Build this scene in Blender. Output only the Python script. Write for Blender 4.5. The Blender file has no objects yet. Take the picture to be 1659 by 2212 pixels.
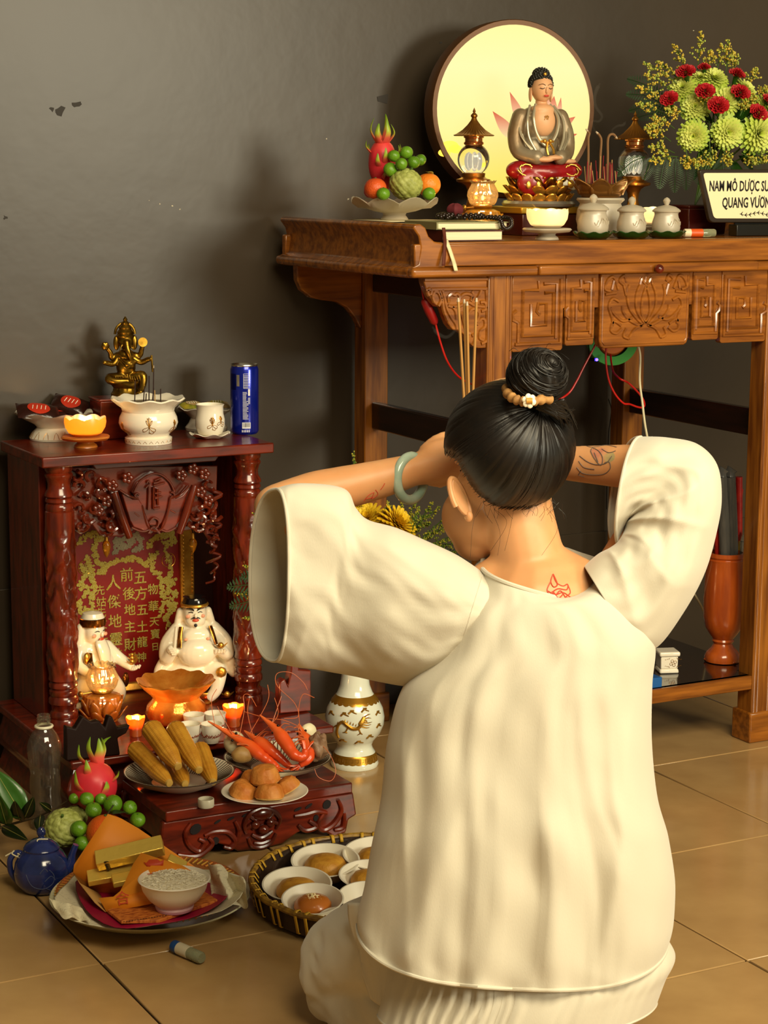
import bpy, math, random
from mathutils import Vector, Matrix, noise
rnd = random.Random(7)
sin, cos, pi, TAU = math.sin, math.cos, math.pi, math.tau
R = math.radians
COL = bpy.context.scene.collection
SC = bpy.context.scene

# ---------------------------------------------------------------- camera
FPX, YAW, PITCH, ROLL, CAMH = 4231.7, 0.49237, 0.17287, -0.006723, 1.355
_f = Vector((sin(YAW)*cos(PITCH), cos(YAW)*cos(PITCH), -sin(PITCH)))
_r0 = Vector((cos(YAW), -sin(YAW), 0)); _d0 = _f.cross(_r0)
_r = _r0*cos(ROLL) + _d0*sin(ROLL); _d = _d0*cos(ROLL) - _r0*sin(ROLL)
cam = bpy.data.cameras.new('camera'); cam.sensor_fit = 'HORIZONTAL'; cam.sensor_width = 36
cam.lens = 36*FPX/1659; cam.clip_start = .05
camo = bpy.data.objects.new('camera', cam); COL.objects.link(camo); SC.camera = camo
camo.matrix_world = Matrix(((_r.x, -_d.x, -_f.x, 0), (_r.y, -_d.y, -_f.y, 0), (_r.z, -_d.z, -_f.z, CAMH), (0, 0, 0, 1)))

# ---------------------------------------------------------------- world, lamps, exposure
w = bpy.data.worlds.new('room_air'); SC.world = w; w.use_nodes = True
w.node_tree.nodes['Background'].inputs[0].default_value = (1.0, .82, .52, 1)
w.node_tree.nodes['Background'].inputs[1].default_value = .14
def area(name, loc, target, sx, sy, power, col):
    l = bpy.data.lights.new(name, 'AREA'); l.shape = 'RECTANGLE'; l.size = sx; l.size_y = sy
    l.energy = power; l.color = col
    o = bpy.data.objects.new(name, l); COL.objects.link(o); o.location = loc
    o.rotation_euler = (Vector(target)-Vector(loc)).to_track_quat('-Z', 'Y').to_euler()
    return o
area('doorway_daylight', (4.0, -2.5, 1.95), (1.7, 4.2, 1.1), 1.5, 1.2, 180, (1.0, .93, .70))
area('ceiling_lamp', (1.5, .2, 2.9), (1.8, 3.2, .5), 2.4, 1.2, 150, (1.0, .86, .58))
SC.view_settings.view_transform = 'Standard'; SC.view_settings.look = 'None'
SC.view_settings.gamma = 1; SC.view_settings.use_curve_mapping = False
SC.view_settings.exposure = 0.15
SC.cycles.use_denoising = True
SC.cycles.max_bounces = 10; SC.cycles.transparent_max_bounces = 12; SC.cycles.sample_clamp_indirect = 4
SC.cycles.caustics_reflective = False; SC.cycles.caustics_refractive = False

# ---------------------------------------------------------------- helpers
def ray(x, y): return _r*((x-829.5)/FPX) + _d*((y-1106)/FPX) + _f
CAM = Vector((0, 0, CAMH))
def at_z(x, y, z): d = ray(x, y); return CAM + d*((z-CAMH)/d.z)
def at_y(x, y, Y): d = ray(x, y); return CAM + d*(Y/d.y)
def at_x(x, y, X): d = ray(x, y); return CAM + d*(X/d.x)
CR = Vector((cos(YAW), -sin(YAW), 0)); CF = Vector((sin(YAW), cos(YAW), 0))
def at_v(x, y, v): d = ray(x, y); return CAM + d*(v/d.dot(CF))

def lin(h):
    if not isinstance(h, str): return (h[0], h[1], h[2], 1)
    h = h.lstrip('#'); c = [int(h[i:i+2], 16)/255 for i in (0, 2, 4)]
    return tuple(x/12.92 if x <= .04045 else ((x+.055)/1.055)**2.4 for x in c) + (1,)
MATS = {}
def mat(name, col, rough=.5, metal=0, col2=None, nscale=8, stretch=(1, 1, 1), bump=0, bscale=40, coat=0, trans=0,
        ior=1.45, sss=0, sssr=(.02, .01, .005), emit=None, es=0, alpha=1, lo=.35, hi=.65, detail=4, sheen=0, spec=.5,
        wave=None, voro=None, thin=0):
    if name in MATS: return MATS[name]
    m = bpy.data.materials.new(name); m.use_nodes = True; MATS[name] = m
    nt = m.node_tree; N = nt.nodes; L = nt.links; b = N['Principled BSDF']
    b.inputs['Base Color'].default_value = lin(col); b.inputs['Roughness'].default_value = rough
    b.inputs['Metallic'].default_value = metal; b.inputs['IOR'].default_value = ior
    b.inputs['Coat Weight'].default_value = coat; b.inputs['Coat Roughness'].default_value = .12
    b.inputs['Transmission Weight'].default_value = trans; b.inputs['Alpha'].default_value = alpha
    b.inputs['Specular IOR Level'].default_value = spec
    if sss:
        b.inputs['Subsurface Weight'].default_value = sss; b.inputs['Subsurface Radius'].default_value = sssr
        b.inputs['Subsurface Scale'].default_value = 1
    if sheen: b.inputs['Sheen Weight'].default_value = sheen
    if emit: b.inputs['Emission Color'].default_value = lin(emit); b.inputs['Emission Strength'].default_value = es
    tc = N.new('ShaderNodeTexCoord'); mp = N.new('ShaderNodeMapping'); mp.inputs['Scale'].default_value = stretch
    L.new(tc.outputs['Object'], mp.inputs[0])
    if col2:
        if voro:
            t = N.new('ShaderNodeTexVoronoi'); t.inputs['Scale'].default_value = nscale; t.feature = voro; fo = t.outputs['Distance']
        elif wave:
            t = N.new('ShaderNodeTexWave'); t.bands_direction = wave; t.inputs['Scale'].default_value = nscale
            t.inputs['Distortion'].default_value = detail; fo = t.outputs['Fac']
        else:
            t = N.new('ShaderNodeTexNoise'); t.inputs['Scale'].default_value = nscale; t.inputs['Detail'].default_value = detail
            fo = t.outputs['Fac']
        L.new(mp.outputs[0], t.inputs['Vector'])
        r = N.new('ShaderNodeValToRGB'); r.color_ramp.elements[0].position = lo; r.color_ramp.elements[1].position = hi
        r.color_ramp.elements[0].color = lin(col); r.color_ramp.elements[1].color = lin(col2)
        L.new(fo, r.inputs[0]); L.new(r.outputs[0], b.inputs['Base Color'])
    if bump:
        t2 = N.new('ShaderNodeTexNoise'); t2.inputs['Scale'].default_value = bscale; t2.inputs['Detail'].default_value = 3
        L.new(mp.outputs[0], t2.inputs['Vector'])
        bp = N.new('ShaderNodeBump'); bp.inputs['Strength'].default_value = bump; bp.inputs['Distance'].default_value = .01
        L.new(t2.outputs['Fac'], bp.inputs['Height']); L.new(bp.outputs[0], b.inputs['Normal'])
    return m
def zgrad(name, stops, axis=2, rough=.45, space='Object', noise_amt=0, **kw):
    """own colour of a thing changing along one of its own axes (fruit, petals, packaging)"""
    if name in MATS: return MATS[name]
    m = mat(name, stops[0][1], rough, **kw); nt = m.node_tree; N = nt.nodes; L = nt.links
    tc = N.new('ShaderNodeTexCoord'); s = N.new('ShaderNodeSeparateXYZ'); L.new(tc.outputs[space], s.inputs[0])
    lo, hi = stops[0][0], stops[-1][0]
    mr = N.new('ShaderNodeMapRange'); mr.inputs[1].default_value = lo; mr.inputs[2].default_value = hi
    L.new(s.outputs[axis], mr.inputs[0]); out = mr.outputs[0]
    if noise_amt:
        t = N.new('ShaderNodeTexNoise'); t.inputs['Scale'].default_value = 30; L.new(tc.outputs['Object'], t.inputs['Vector'])
        a = N.new('ShaderNodeMath'); a.operation = 'MULTIPLY_ADD'; a.inputs[1].default_value = noise_amt; a.inputs[2].default_value = -noise_amt/2
        L.new(t.outputs['Fac'], a.inputs[0]); ad = N.new('ShaderNodeMath'); L.new(a.outputs[0], ad.inputs[0]); L.new(out, ad.inputs[1]); out = ad.outputs[0]
    r = N.new('ShaderNodeValToRGB'); cr = r.color_ramp
    while len(cr.elements) < len(stops): cr.elements.new(.5)
    for e, (p, c) in zip(cr.elements, stops): e.position = (p-lo)/(hi-lo); e.color = lin(c)
    L.new(out, r.inputs[0]); b = N['Principled BSDF']; 
    if kw.get('emit'): L.new(r.outputs[0], b.inputs['Emission Color']); b.inputs['Base Color'].default_value = (.05, .045, .03, 1)
    else: L.new(r.outputs[0], b.inputs['Base Color'])
    return m

def wm(o):
    M = Matrix.Identity(4)
    while o is not None:
        M = o.matrix_basis @ M; o = o.parent
    return M
class MB:
    def __init__(s): s.v = []; s.f = []
    def add(s, vs, fs):
        k = len(s.v); s.v += [tuple(p) for p in vs]; s.f += [tuple(i+k for i in q) for q in fs]; return s
    def box(s, x0, x1, y0, y1, z0, z1, t=0):
        """t: taper, how much smaller the top is on each side"""
        return s.add([(x0, y0, z0), (x1, y0, z0), (x1, y1, z0), (x0, y1, z0), (x0+t, y0+t, z1), (x1-t, y0+t, z1), (x1-t, y1-t, z1), (x0+t, y1-t, z1)],
                     [(3, 2, 1, 0), (4, 5, 6, 7), (0, 1, 5, 4), (1, 2, 6, 5), (2, 3, 7, 6), (3, 0, 4, 7)])
    def lathe(s, prof, n=32, c=(0, 0, 0), mod=None, cap0=True, cap1=True):
        m = len(prof); vs = []
        for i, (r, z) in enumerate(prof):
            for j in range(n):
                a = TAU*j/n; rr, zz = (r, z) if mod is None else mod(a, i, r, z)
                vs.append((c[0]+rr*cos(a), c[1]+rr*sin(a), c[2]+zz))
        fs = [(i*n+j, i*n+(j+1) % n, (i+1)*n+(j+1) % n, (i+1)*n+j) for i in range(m-1) for j in range(n)]
        if cap0: fs.append(tuple(range(n-1, -1, -1)))
        if cap1: fs.append(tuple((m-1)*n+j for j in range(n)))
        return s.add(vs, fs)
    def tube(s, pts, r, n=8, cap=True, flat=1, closed=False):
        pts = [Vector(p) for p in pts]; m = len(pts)
        if m < 2: return s
        rs = r if isinstance(r, (list, tuple)) else [r]*m
        vs = []; up = None
        for i, p in enumerate(pts):
            if closed: t = pts[(i+1) % m]-pts[i-1]
            else: t = pts[min(i+1, m-1)]-pts[max(i-1, 0)]
            if t.length < 1e-9: t = Vector((0, 0, 1))
            t.normalize()
            if up is None: up = t.orthogonal().normalized() if abs(t.z) > .95 else Vector((0, 0, 1))
            a = up - t*up.dot(t)
            if a.length < 1e-4: a = t.orthogonal()
            a.normalize(); b = t.cross(a); up = a
            for j in range(n):
                q = TAU*j/n; vs.append(p + a*(cos(q)*rs[i]*flat) + b*(sin(q)*rs[i]))
        k = m if closed else m-1
        fs = [(i*n+j, i*n+(j+1) % n, ((i+1) % m)*n+(j+1) % n, ((i+1) % m)*n+j) for i in range(k) for j in range(n)]
        if cap and not closed: fs += [tuple(range(n-1, -1, -1)), tuple((m-1)*n+j for j in range(n))]
        return s.add(vs, fs)
    def ball(s, c, r, n=16, m=10, fn=None, M=None):
        if not isinstance(r, (list, tuple)): r = (r, r, r)
        c = Vector(c); vs = []
        for i in range(m+1):
            th = pi*i/m
            for j in range(n):
                a = TAU*j/n; d = Vector((sin(th)*cos(a), sin(th)*sin(a), cos(th))); k = 1 if fn is None else fn(d)
                p = Vector((d.x*r[0]*k, d.y*r[1]*k, d.z*r[2]*k))
                if M is not None: p = M @ p
                vs.append(c+p)
        fs = []
        for i in range(m):
            for j in range(n):
                a, b, cc, d = i*n+j, i*n+(j+1) % n, (i+1)*n+(j+1) % n, (i+1)*n+j
                if i == 0: fs.append((a, d, cc))
                elif i == m-1: fs.append((a, d, b))
                else: fs.append((a, d, cc, b))
        return s.add(vs, fs)
    def prism(s, poly, d0, d1, plane='xz'):
        n = len(poly)
        g = {'xz': lambda a, b, d: (a, d, b), 'xy': lambda a, b, d: (a, b, d), 'yz': lambda a, b, d: (d, a, b)}[plane]
        vs = [g(a, b, d0) for a, b in poly] + [g(a, b, d1) for a, b in poly]
        fs = [tuple(range(n)), tuple(range(2*n-1, n-1, -1))] + [(i, i+n, (i+1) % n+n, (i+1) % n) for i in range(n)]
        return s.add(vs, fs)
    def grid(s, fn, nu, nv, closeu=False):
        vs = [fn(i/(nu if closeu else nu-1), j/(nv-1)) for j in range(nv) for i in range(nu)]
        ku = nu if closeu else nu-1
        return s.add(vs, [(j*nu+i, j*nu+(i+1) % nu, (j+1)*nu+(i+1) % nu, (j+1)*nu+i) for j in range(nv-1) for i in range(ku)])
    def xf(s, M, k=0):
        for i in range(k, len(s.v)): s.v[i] = tuple(M @ Vector(s.v[i]))
        return s
    def mesh(s, name, sm=True, ang=40):
        me = bpy.data.meshes.new(name); me.from_pydata([tuple(p) for p in s.v], [], s.f)
        me.validate(); fix_normals(me)
        if sm:
            me.polygons.foreach_set('use_smooth', [True]*len(me.polygons))
            me.set_sharp_from_angle(angle=R(ang))
        me.update(); return me
    def build(s, name, m, parent=None, bev=0, sub=0, sm=True, ang=40, world=False, solid=0, seg=2, label=None, matrix=None):
        if world and parent is not None: s.xf(wm(parent).inverted())
        me = s.mesh(name, sm, ang); me.materials.append(m)
        o = bpy.data.objects.new(name, me); COL.objects.link(o)
        if parent is not None: o.parent = parent
        if matrix is not None: o.matrix_basis = matrix
        if solid: md = o.modifiers.new('thick', 'SOLIDIFY'); md.thickness = solid; md.offset = 0
        if bev: md = o.modifiers.new('bevel', 'BEVEL'); md.width = bev; md.segments = seg; md.limit_method = 'ANGLE'; md.angle_limit = R(35)
        if sub: md = o.modifiers.new('sub', 'SUBSURF'); md.levels = sub; md.render_levels = sub
        if label: o['label'] = label
        return o
import bmesh
def fix_normals(me):
    bm = bmesh.new(); bm.from_mesh(me); bmesh.ops.recalc_face_normals(bm, faces=bm.faces); bm.to_mesh(me); bm.free()
def tag(o, label, cat, group=None, kind=None):
    if label: o['label'] = label
    if cat: o['category'] = cat
    if group: o['group'] = group
    if kind: o['kind'] = kind
    return o
def thing(name, label, cat, loc=(0, 0, 0), rz=0, group=None, rot=None):
    o = bpy.data.objects.new(name, None); COL.objects.link(o); o.location = loc
    o.rotation_euler = rot if rot else (0, 0, rz); o.empty_display_size = .02
    return tag(o, label, cat, group)
def dup(root, loc, rot=None, label=None, group=None, scale=None):
    r = root.copy(); COL.objects.link(r); r.location = loc
    if rot is not None: r.rotation_euler = rot
    if scale: r.scale = (scale,)*3 if not isinstance(scale, tuple) else scale
    if label: r['label'] = label
    if group: r['group'] = group
    for ch in root.children:
        c = ch.copy(); COL.objects.link(c); c.parent = r
        for g in ch.children:
            d = g.copy(); COL.objects.link(d); d.parent = c
    return r
def spline(pts, k=6, closed=False):
    """Catmull-Rom through points"""
    P = [Vector(p) for p in pts]; n = len(P); out = []
    for i in range(n if closed else n-1):
        if closed: a, b, c, d = P[i-1], P[i], P[(i+1) % n], P[(i+2) % n]
        else: a, b, c, d = P[max(i-1, 0)], P[i], P[i+1], P[min(i+2, n-1)]
        for j in range(k):
            t = j/k; out.append(.5*((2*b)+(c-a)*t+(2*a-5*b+4*c-d)*t*t+(3*b-a-3*c+d)*t**3))
    if not closed: out.append(P[-1])
    return out
def lerp(a, b, t): return a+(b-a)*t
def text(body, name, m, parent, M, size, depth=.0004, align='CENTER', label=None, bold=0, sx=1):
    c = bpy.data.curves.new(name, 'FONT'); c.body = body; c.size = size; c.align_x = align; c.align_y = 'CENTER'; c.extrude = depth; c.offset = bold
    c.resolution_u = 2
    t = bpy.data.objects.new(name, c); COL.objects.link(t); bpy.context.view_layer.update()
    me = bpy.data.meshes.new_from_object(t.evaluated_get(bpy.context.evaluated_depsgraph_get()))
    bpy.data.objects.remove(t); bpy.data.curves.remove(c)
    me.name = name
    if sx != 1: me.transform(Matrix.Diagonal((sx, 1, 1, 1)))
    me.materials.clear(); me.materials.append(m)
    o = bpy.data.objects.new(name, me); COL.objects.link(o); o.parent = parent; o.matrix_basis = M
    return o
FACE = Matrix.Rotation(R(90), 4, 'X')      # text upright facing -Y
def ns(x, y, z, s=1): return noise.noise(Vector((x*s, y*s, z*s)))

def transl(name, col, k=.5, rough=.25, clear=0, gloss=.08, wgt=None):
    """thin frosted or pressed glass, porcelain-thin wax: light comes through it"""
    if name in MATS: return MATS[name]
    m = bpy.data.materials.new(name); m.use_nodes = True; MATS[name] = m; nt = m.node_tree; N = nt.nodes; L = nt.links; N.remove(N['Principled BSDF'])
    d, t, g, tr = (N.new('ShaderNodeBsdf'+q) for q in ('Diffuse', 'Translucent', 'Glossy', 'Transparent'))
    for q in (d, t, tr): q.inputs[0].default_value = lin(col)
    g.inputs['Roughness'].default_value = rough
    m1 = N.new('ShaderNodeMixShader'); m1.inputs[0].default_value = k; L.new(d.outputs[0], m1.inputs[1]); L.new(t.outputs[0], m1.inputs[2])
    m2 = N.new('ShaderNodeMixShader'); m2.inputs[0].default_value = clear; L.new(m1.outputs[0], m2.inputs[1]); L.new(tr.outputs[0], m2.inputs[2])
    f = N.new('ShaderNodeLayerWeight'); f.inputs[0].default_value = .5; mu = N.new('ShaderNodeMath'); mu.operation = 'MULTIPLY_ADD'; mu.inputs[1].default_value = .5; mu.inputs[2].default_value = gloss; L.new(f.outputs['Fresnel'], mu.inputs[0])
    m3 = N.new('ShaderNodeMixShader'); L.new(mu.outputs[0], m3.inputs[0]); L.new(m2.outputs[0], m3.inputs[1]); L.new(g.outputs[0], m3.inputs[2]); L.new(m3.outputs[0], N['Material Output'].inputs[0])
    return m
# ---------------------------------------------------------------- materials shared by many things
altar_wood = mat('altar_wood', 'a0601e', .26, col2='6e3c10', nscale=5, stretch=(1.2, 14, 14), coat=.35, detail=6)
altar_wood_v = mat('altar_wood_upright', '9e611e', .3, col2='6c3a0e', nscale=5, stretch=(14, 14, 1.2), coat=.3, detail=6)
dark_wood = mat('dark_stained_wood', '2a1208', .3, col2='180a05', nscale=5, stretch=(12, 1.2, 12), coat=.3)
red_wood = mat('red_lacquered_wood', '74220b', .3, col2='461206', nscale=6, stretch=(2, 10, 10), coat=.3)
red_wood_v = mat('red_lacquered_wood_upright', '74240c', .22, col2='431207', nscale=6, stretch=(10, 10, 2), coat=.5)
gold = mat('bright_gold', 'e8b04a', .3, .8, col2='cf9234', nscale=60)
old_gold = mat('aged_brass', 'b08a35', .34, 1, col2='5e4312', nscale=50, lo=.3, hi=.7)
copper_gold = mat('copper_gilt', 'c98a4c', .25, 1)
porcelain = mat('white_porcelain', 'efe6d2', .12, coat=.4)
white_plastic = mat('white_plastic', 'efeadb', .35)
frost = transl('frosted_glass', 'f3e6cc', .5, .4)
glass = mat('clear_glass', 'ffffff', .02, trans=1, ior=1.45)
amber_glass = mat('amber_glass', 'ffb030', .06, trans=.85, ior=1.4)
flame_m = mat('flame', 'ffd070', .5, emit='ffc860', es=14)
black_m = mat('black_paint', '0c0a08', .4)
lime_skin = mat('green_citrus_skin', '4d7812', .3, col2='66941f', nscale=18, bump=.15, bscale=260)
orange_skin = mat('orange_citrus_skin', 'e0701a', .38, col2='ee8a26', nscale=12, bump=.2, bscale=260)
leaf_m = mat('green_leaf', '2c5a14', .4, col2='1c3f0c', nscale=20)
stem_m = mat('green_stem', '3f5a1c', .5)
# ================================================================ THE SETTING
WALLY = 4.30
wall_m = mat('dark_wall_paint', '3f3529', .36, col2='362d22', nscale=2.2, bump=.06, bscale=14, lo=.3, hi=.7)
tile_m = mat('beige_floor_tile', 'b5925f', .2, col2='a07d4f', nscale=7, bump=.015, bscale=60, coat=.15, lo=.3, hi=.75, detail=8)
grout_m = mat('dark_grout', '2c2114', .8)
wall_b = MB().box(-1.6, 5.4, WALLY, WALLY+.12, -.1, 3.1).build('wall_back', wall_m); wall_b['kind'] = 'structure'
tr = MB().box(-1.6, 5.4, WALLY-.006, WALLY, 0, .4).build('baseboard_back', wall_m, bev=.002); tr['kind'] = 'structure'
fl = MB().box(-1.6, 5.4, -.2, WALLY, -.06, -.006).build('floor', grout_m); fl['kind'] = 'structure'
TS = .502; tme = None
for i in range(-5, 9):
    for j in range(-5, 5):
        x0 = 1.0885+TS*i; y0 = 2.046+TS*j
        if y0 > 4.2 or x0 > 5 or x0 < -1.6: continue
        if tme is None:
            tb = MB().box(.002, TS-.002, .002, TS-.002, -.006, 0).build('tile', tile_m, fl, bev=.0015, seg=1); tme = tb.data
            tb.location = (x0, y0, 0)
        else:
            t = tb.copy(); COL.objects.link(t); t.location = (x0, y0, 0)
            if y0+TS > WALLY: t.scale = (1, (WALLY-y0)/TS, 1)
# scuffs and flaked paint on the wall, each its own little mark
scuff_d = mat('dark_scuff', '2b2622', .7); scuff_l = mat('bare_plaster', 'b9b09a', .8)
def mark(name, x, y, sz, m, seed):
    r = random.Random(seed); c = at_y(x, y, WALLY); n = 9
    pts = []
    for i in range(n):
        a = TAU*i/n; k = sz*(.35+.65*r.random()); pts.append((c.x+k*1.3*cos(a), c.z+k*sin(a)))
    return MB().prism(pts, WALLY-.0008, WALLY, 'xz').build(name, m, wall_b)
p = [at_y(x, y, WALLY) for x, y in ((814, 209), (838, 203), (836, 224), (816, 219))]
MB().prism([(q.x, q.z) for q in p], WALLY-.0012, WALLY, 'xz').build('torn_sticker', scuff_d, wall_b)
for i, (x, y, s, m) in enumerate([(952, 92, .004, scuff_d), (130, 240, .014, scuff_d), (165, 225, .010, scuff_d), (112, 236, .007, scuff_d), (345, 440, .0022, scuff_l), (372, 445, .0022, scuff_l), (388, 452, .002, scuff_l), (322, 433, .0016, scuff_l), (752, 430, .003, scuff_l), (12, 470, .006, scuff_d), (1498, 66, .002, scuff_l), (705, 300, .002, scuff_l)]):
    mark('paint_scuff', x, y, s, m, i)

# ================================================================ ALTAR TABLE
T = 1.207                                             # height of the table top
def MX(x): return 2*2.59-x                            # mirror about the middle of the table
tab = thing('altar_table', 'long brown wooden altar table with carved apron and scroll ends against the dark wall', 'table', (2.59, 3.9, 0))
def tb_(mb, name, m, parent=tab, **k): return mb.build(name, m, parent, world=True, **k)
tb_(MB().box(2.03, MX(2.03), 3.605, 4.235, T-.022, T-.0008), 'tabletop', altar_wood, bev=.003)
tb_(MB().box(1.997, MX(1.997), 3.596, 3.615, T-.052, T-.004), 'front_rail', altar_wood, bev=.003)
tb_(MB().box(1.997, MX(1.997), 4.225, 4.245, T-.052, T-.004), 'back_rail', altar_wood, bev=.003)
# moulding: a rounded bead that runs round the bottom of the rail
mo = MB()
for (y0, y1, x0, x1) in ((3.582, 3.62, 1.985, MX(1.985)), (4.222, 4.258, 1.985, MX(1.985))):
    mo.box(x0, x1, y0, y1, T-.074, T-.053)
for s in (0, 1):
    a, b = (1.983, 2.04) if not s else (MX(2.04), MX(1.983)); mo.box(a, b, 3.6, 4.24, T-.0745, T-.0535)
tb_(mo, 'moulding', altar_wood, bev=.008, seg=3)
tb_(MB().box(2.05, MX(2.05), 3.615, 4.225, T-.07, T-.025), 'sub_frame', altar_wood)
# end boards with the upturned scroll
endp = [(1.989, T-.054), (2.006, T-.045), (2.011, T-.01), (2.006, T+.012), (1.992, T+.03), (1.997, T+.037), (2.010, T+.038), (2.022, T+.03), (2.030, T+.012), (2.044, T+.001), (2.07, T-.004), (2.07, T-.054)]
for s in (0, 1):
    pl = endp if not s else [(MX(a), b) for a, b in endp]
    tb_(MB().prism(pl, 3.594, 4.246, 'xz'), 'scroll_end', altar_wood, bev=.003)
# drawer front with knob
dr = tb_(MB().box(2.293, MX(2.293), 3.574, 3.6, T-.073, T-.052), 'drawer', altar_wood, bev=.004)
tb_(MB().ball((at_y(1424, 581, 3.565)), (.0105, .0105, .0105)).tube([at_y(1424, 581, 3.59), at_y(1424, 581, 3.565)], .005), 'drawer_knob', red_wood, dr)
# legs, each with its foot block
def leg(x0, x1, y0, y1, front):
    b = MB().box(x0, x1, y0, y1, .07, T-.07)
    l = tb_(b, 'leg', altar_wood_v, bev=.003)
    if front:
        m = MB()
        for xx in (x0+.006, x0+.016, x1-.016, x1-.006): m.tube([(xx, y0+.0005, .075), (xx, y0+.0005, T-.075)], .0028, 6)
        tb_(m, 'reeding', altar_wood_v, l)
    e = .008; tb_(MB().box(x0-e, x1+e, y0-e, y1+e, 0, .075), 'foot', altar_wood, l, bev=.004)
for s in (0, 1):
    xa, xb = 2.18, 2.243
    if s: xa, xb = MX(xb), MX(xa)
    leg(xa, xb, 3.6, 3.655, True); leg(xa, xb, 4.165, 4.222, False)
    xm = (xa+xb)/2
    zt, zb = at_y(792.4, 870, 4.165).z, at_y(792.4, 927, 4.165).z
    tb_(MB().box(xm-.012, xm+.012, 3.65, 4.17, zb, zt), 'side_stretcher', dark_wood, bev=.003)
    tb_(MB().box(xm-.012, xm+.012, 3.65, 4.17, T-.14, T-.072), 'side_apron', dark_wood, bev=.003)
    # plain back bracket
    pp = [(643, 560), (645, 605), (654, 626), (674, 642), (698, 648), (730, 651.5), (752, 663.5), (769, 685), (780, 708), (785, 708), (785, 560)]
    q = [at_y(x, y, 4.19) for x, y in pp]; o = 2.18-at_y(785, 560, 4.19).x; pl = [(v.x+o, v.z) for v in q]
    if s: pl = [(MX(a), b) for a, b in pl]
    tb_(MB().prism(pl, 4.182, 4.205, 'xz'), 'plain_bracket', altar_wood, bev=.003)
    # carved front bracket
    def cb(x, y): v = at_y(880+x/4.1475, 460+y/4.1475, 3.606); return v
    out = [(145, 560), (148, 620), (170, 690), (205, 760), (240, 810), (275, 845), (305, 830), (320, 870), (340, 930), (370, 1000), (410, 1050), (440, 1050), (470, 1060), (510, 1090), (560, 1170), (600, 1205), (640, 1212), (720, 1210), (724, 560)]
    pl = [(cb(*a).x, cb(*a).z) for a in out]
    rel = [[(150, 600), (400, 596), (715, 592)], [(160, 690), (300, 684), (690, 680), (705, 700), (712, 900), (712, 1110), (700, 1150), (660, 1170)],
           [(195, 740), (180, 710), (195, 680), (215, 700), (205, 735)], [(240, 800), (225, 750), (245, 705), (280, 720), (300, 780), (275, 835)],
           [(310, 690), (330, 760), (350, 850), (390, 930), (430, 990), (445, 1040)], [(285, 700), (310, 780), (325, 870), (360, 960)],
           [(370, 800), (365, 750), (395, 725), (420, 735), (445, 725), (465, 750), (455, 800)], [(470, 760), (500, 730), (540, 725), (575, 745), (565, 790)],
           [(400, 840), (430, 880), (440, 950)], [(360, 830), (400, 840), (470, 830), (540, 800), (600, 830), (690, 840)],
           [(520, 960), (560, 880), (600, 860), (640, 900), (620, 980)], [(575, 700), (590, 740), (570, 780)], [(660, 690), (640, 740), (610, 790)],
           [(620, 1000), (660, 950), (690, 960), (690, 1020), (650, 1060), (645, 1120), (680, 1140)], [(575, 1100), (610, 1090), (600, 1150), (580, 1190)],
           [(480, 880), (500, 960), (520, 1040), (560, 1080)], [(650, 800), (690, 800), (700, 860), (660, 880)]]
    if s: pl = [(MX(a), b) for a, b in pl]
    br = tb_(MB().prism(pl, 3.606, 3.63, 'xz'), 'carved_bracket', altar_wood, bev=.002)
    m = MB()
    for pth in rel:
        q = [cb(*a) for a in pth]; q = [Vector((MX(v.x) if s else v.x, 3.606, v.z)) for v in q]
        m.tube(spline(q, 4), .0044, 6)
    tb_(m, 'scroll_relief', altar_wood, br)
# carved apron between the front legs
def ap(x, y): v = at_y(x, y, 3.603); return (v.x, v.z)
ZA = T-.073
def fretpanel(x0, x1, zb, flip):
    b = MB().prism([(x0, zb+.004), (x0+.004, zb), (x1-.004, zb), (x1, zb+.004), (x1, ZA), (x0, ZA)], 3.603, 3.622, 'xz')
    pn = tb_(b, 'fret_panel', altar_wood, bev=.0015)
    m = MB(); w = x1-x0; h = ZA-zb
    def P(u, t): u = 1-u if flip else u; return Vector((x0+w*u, 3.603, zb+h*t))
    for pth in ([(.06, .1), (.94, .1), (.94, .94)], [(.12, .12), (.12, .38), (.02, .42), (.0, .5), (.08, .54)], [(.5, .92), (.5, .8), (.2, .8), (.2, .2), (.8, .2), (.8, .76), (.62, .76)],
                [(.36, .62), (.36, .34), (.66, .34), (.66, .62), (.5, .62), (.48, .52), (.54, .48)], [(.86, .16), (.86, .88), (.6, .88)]):
        m.tube([P(*a) for a in pth], .0046, 6)
    tb_(m, 'fret_relief', altar_wood, pn)
bx = [(2.243, ap(1216, 700)[0]), (ap(1221, 700)[0], ap(1283, 700)[0])]
for (x0, x1), zb in zip(bx, (.968, .977)):
    fretpanel(x0, x1, zb, False); fretpanel(MX(x1), MX(x0), zb, True)
tb_(MB().box(2.243, MX(2.243), 3.606, 3.624, ZA-.075, ZA), 'apron_backing', altar_wood)
c0, c1 = ap(1293, 700)[0], MX(ap(1293, 700)[0])
lp = tb_(MB().prism([(c0, .985), (c0+.004, .972), (c0+.012, .968), (c1-.012, .968), (c1-.004, .972), (c1, .985), (c1, ZA), (c0, ZA)], 3.598, 3.622, 'xz'), 'lotus_panel', altar_wood, bev=.003)
m = MB(); cx, hw = (c0+c1)/2, (c1-c0)/2
def LP(u, t): return Vector((cx+hw*u, 3.598, .968+(ZA-.968)*t))
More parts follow.
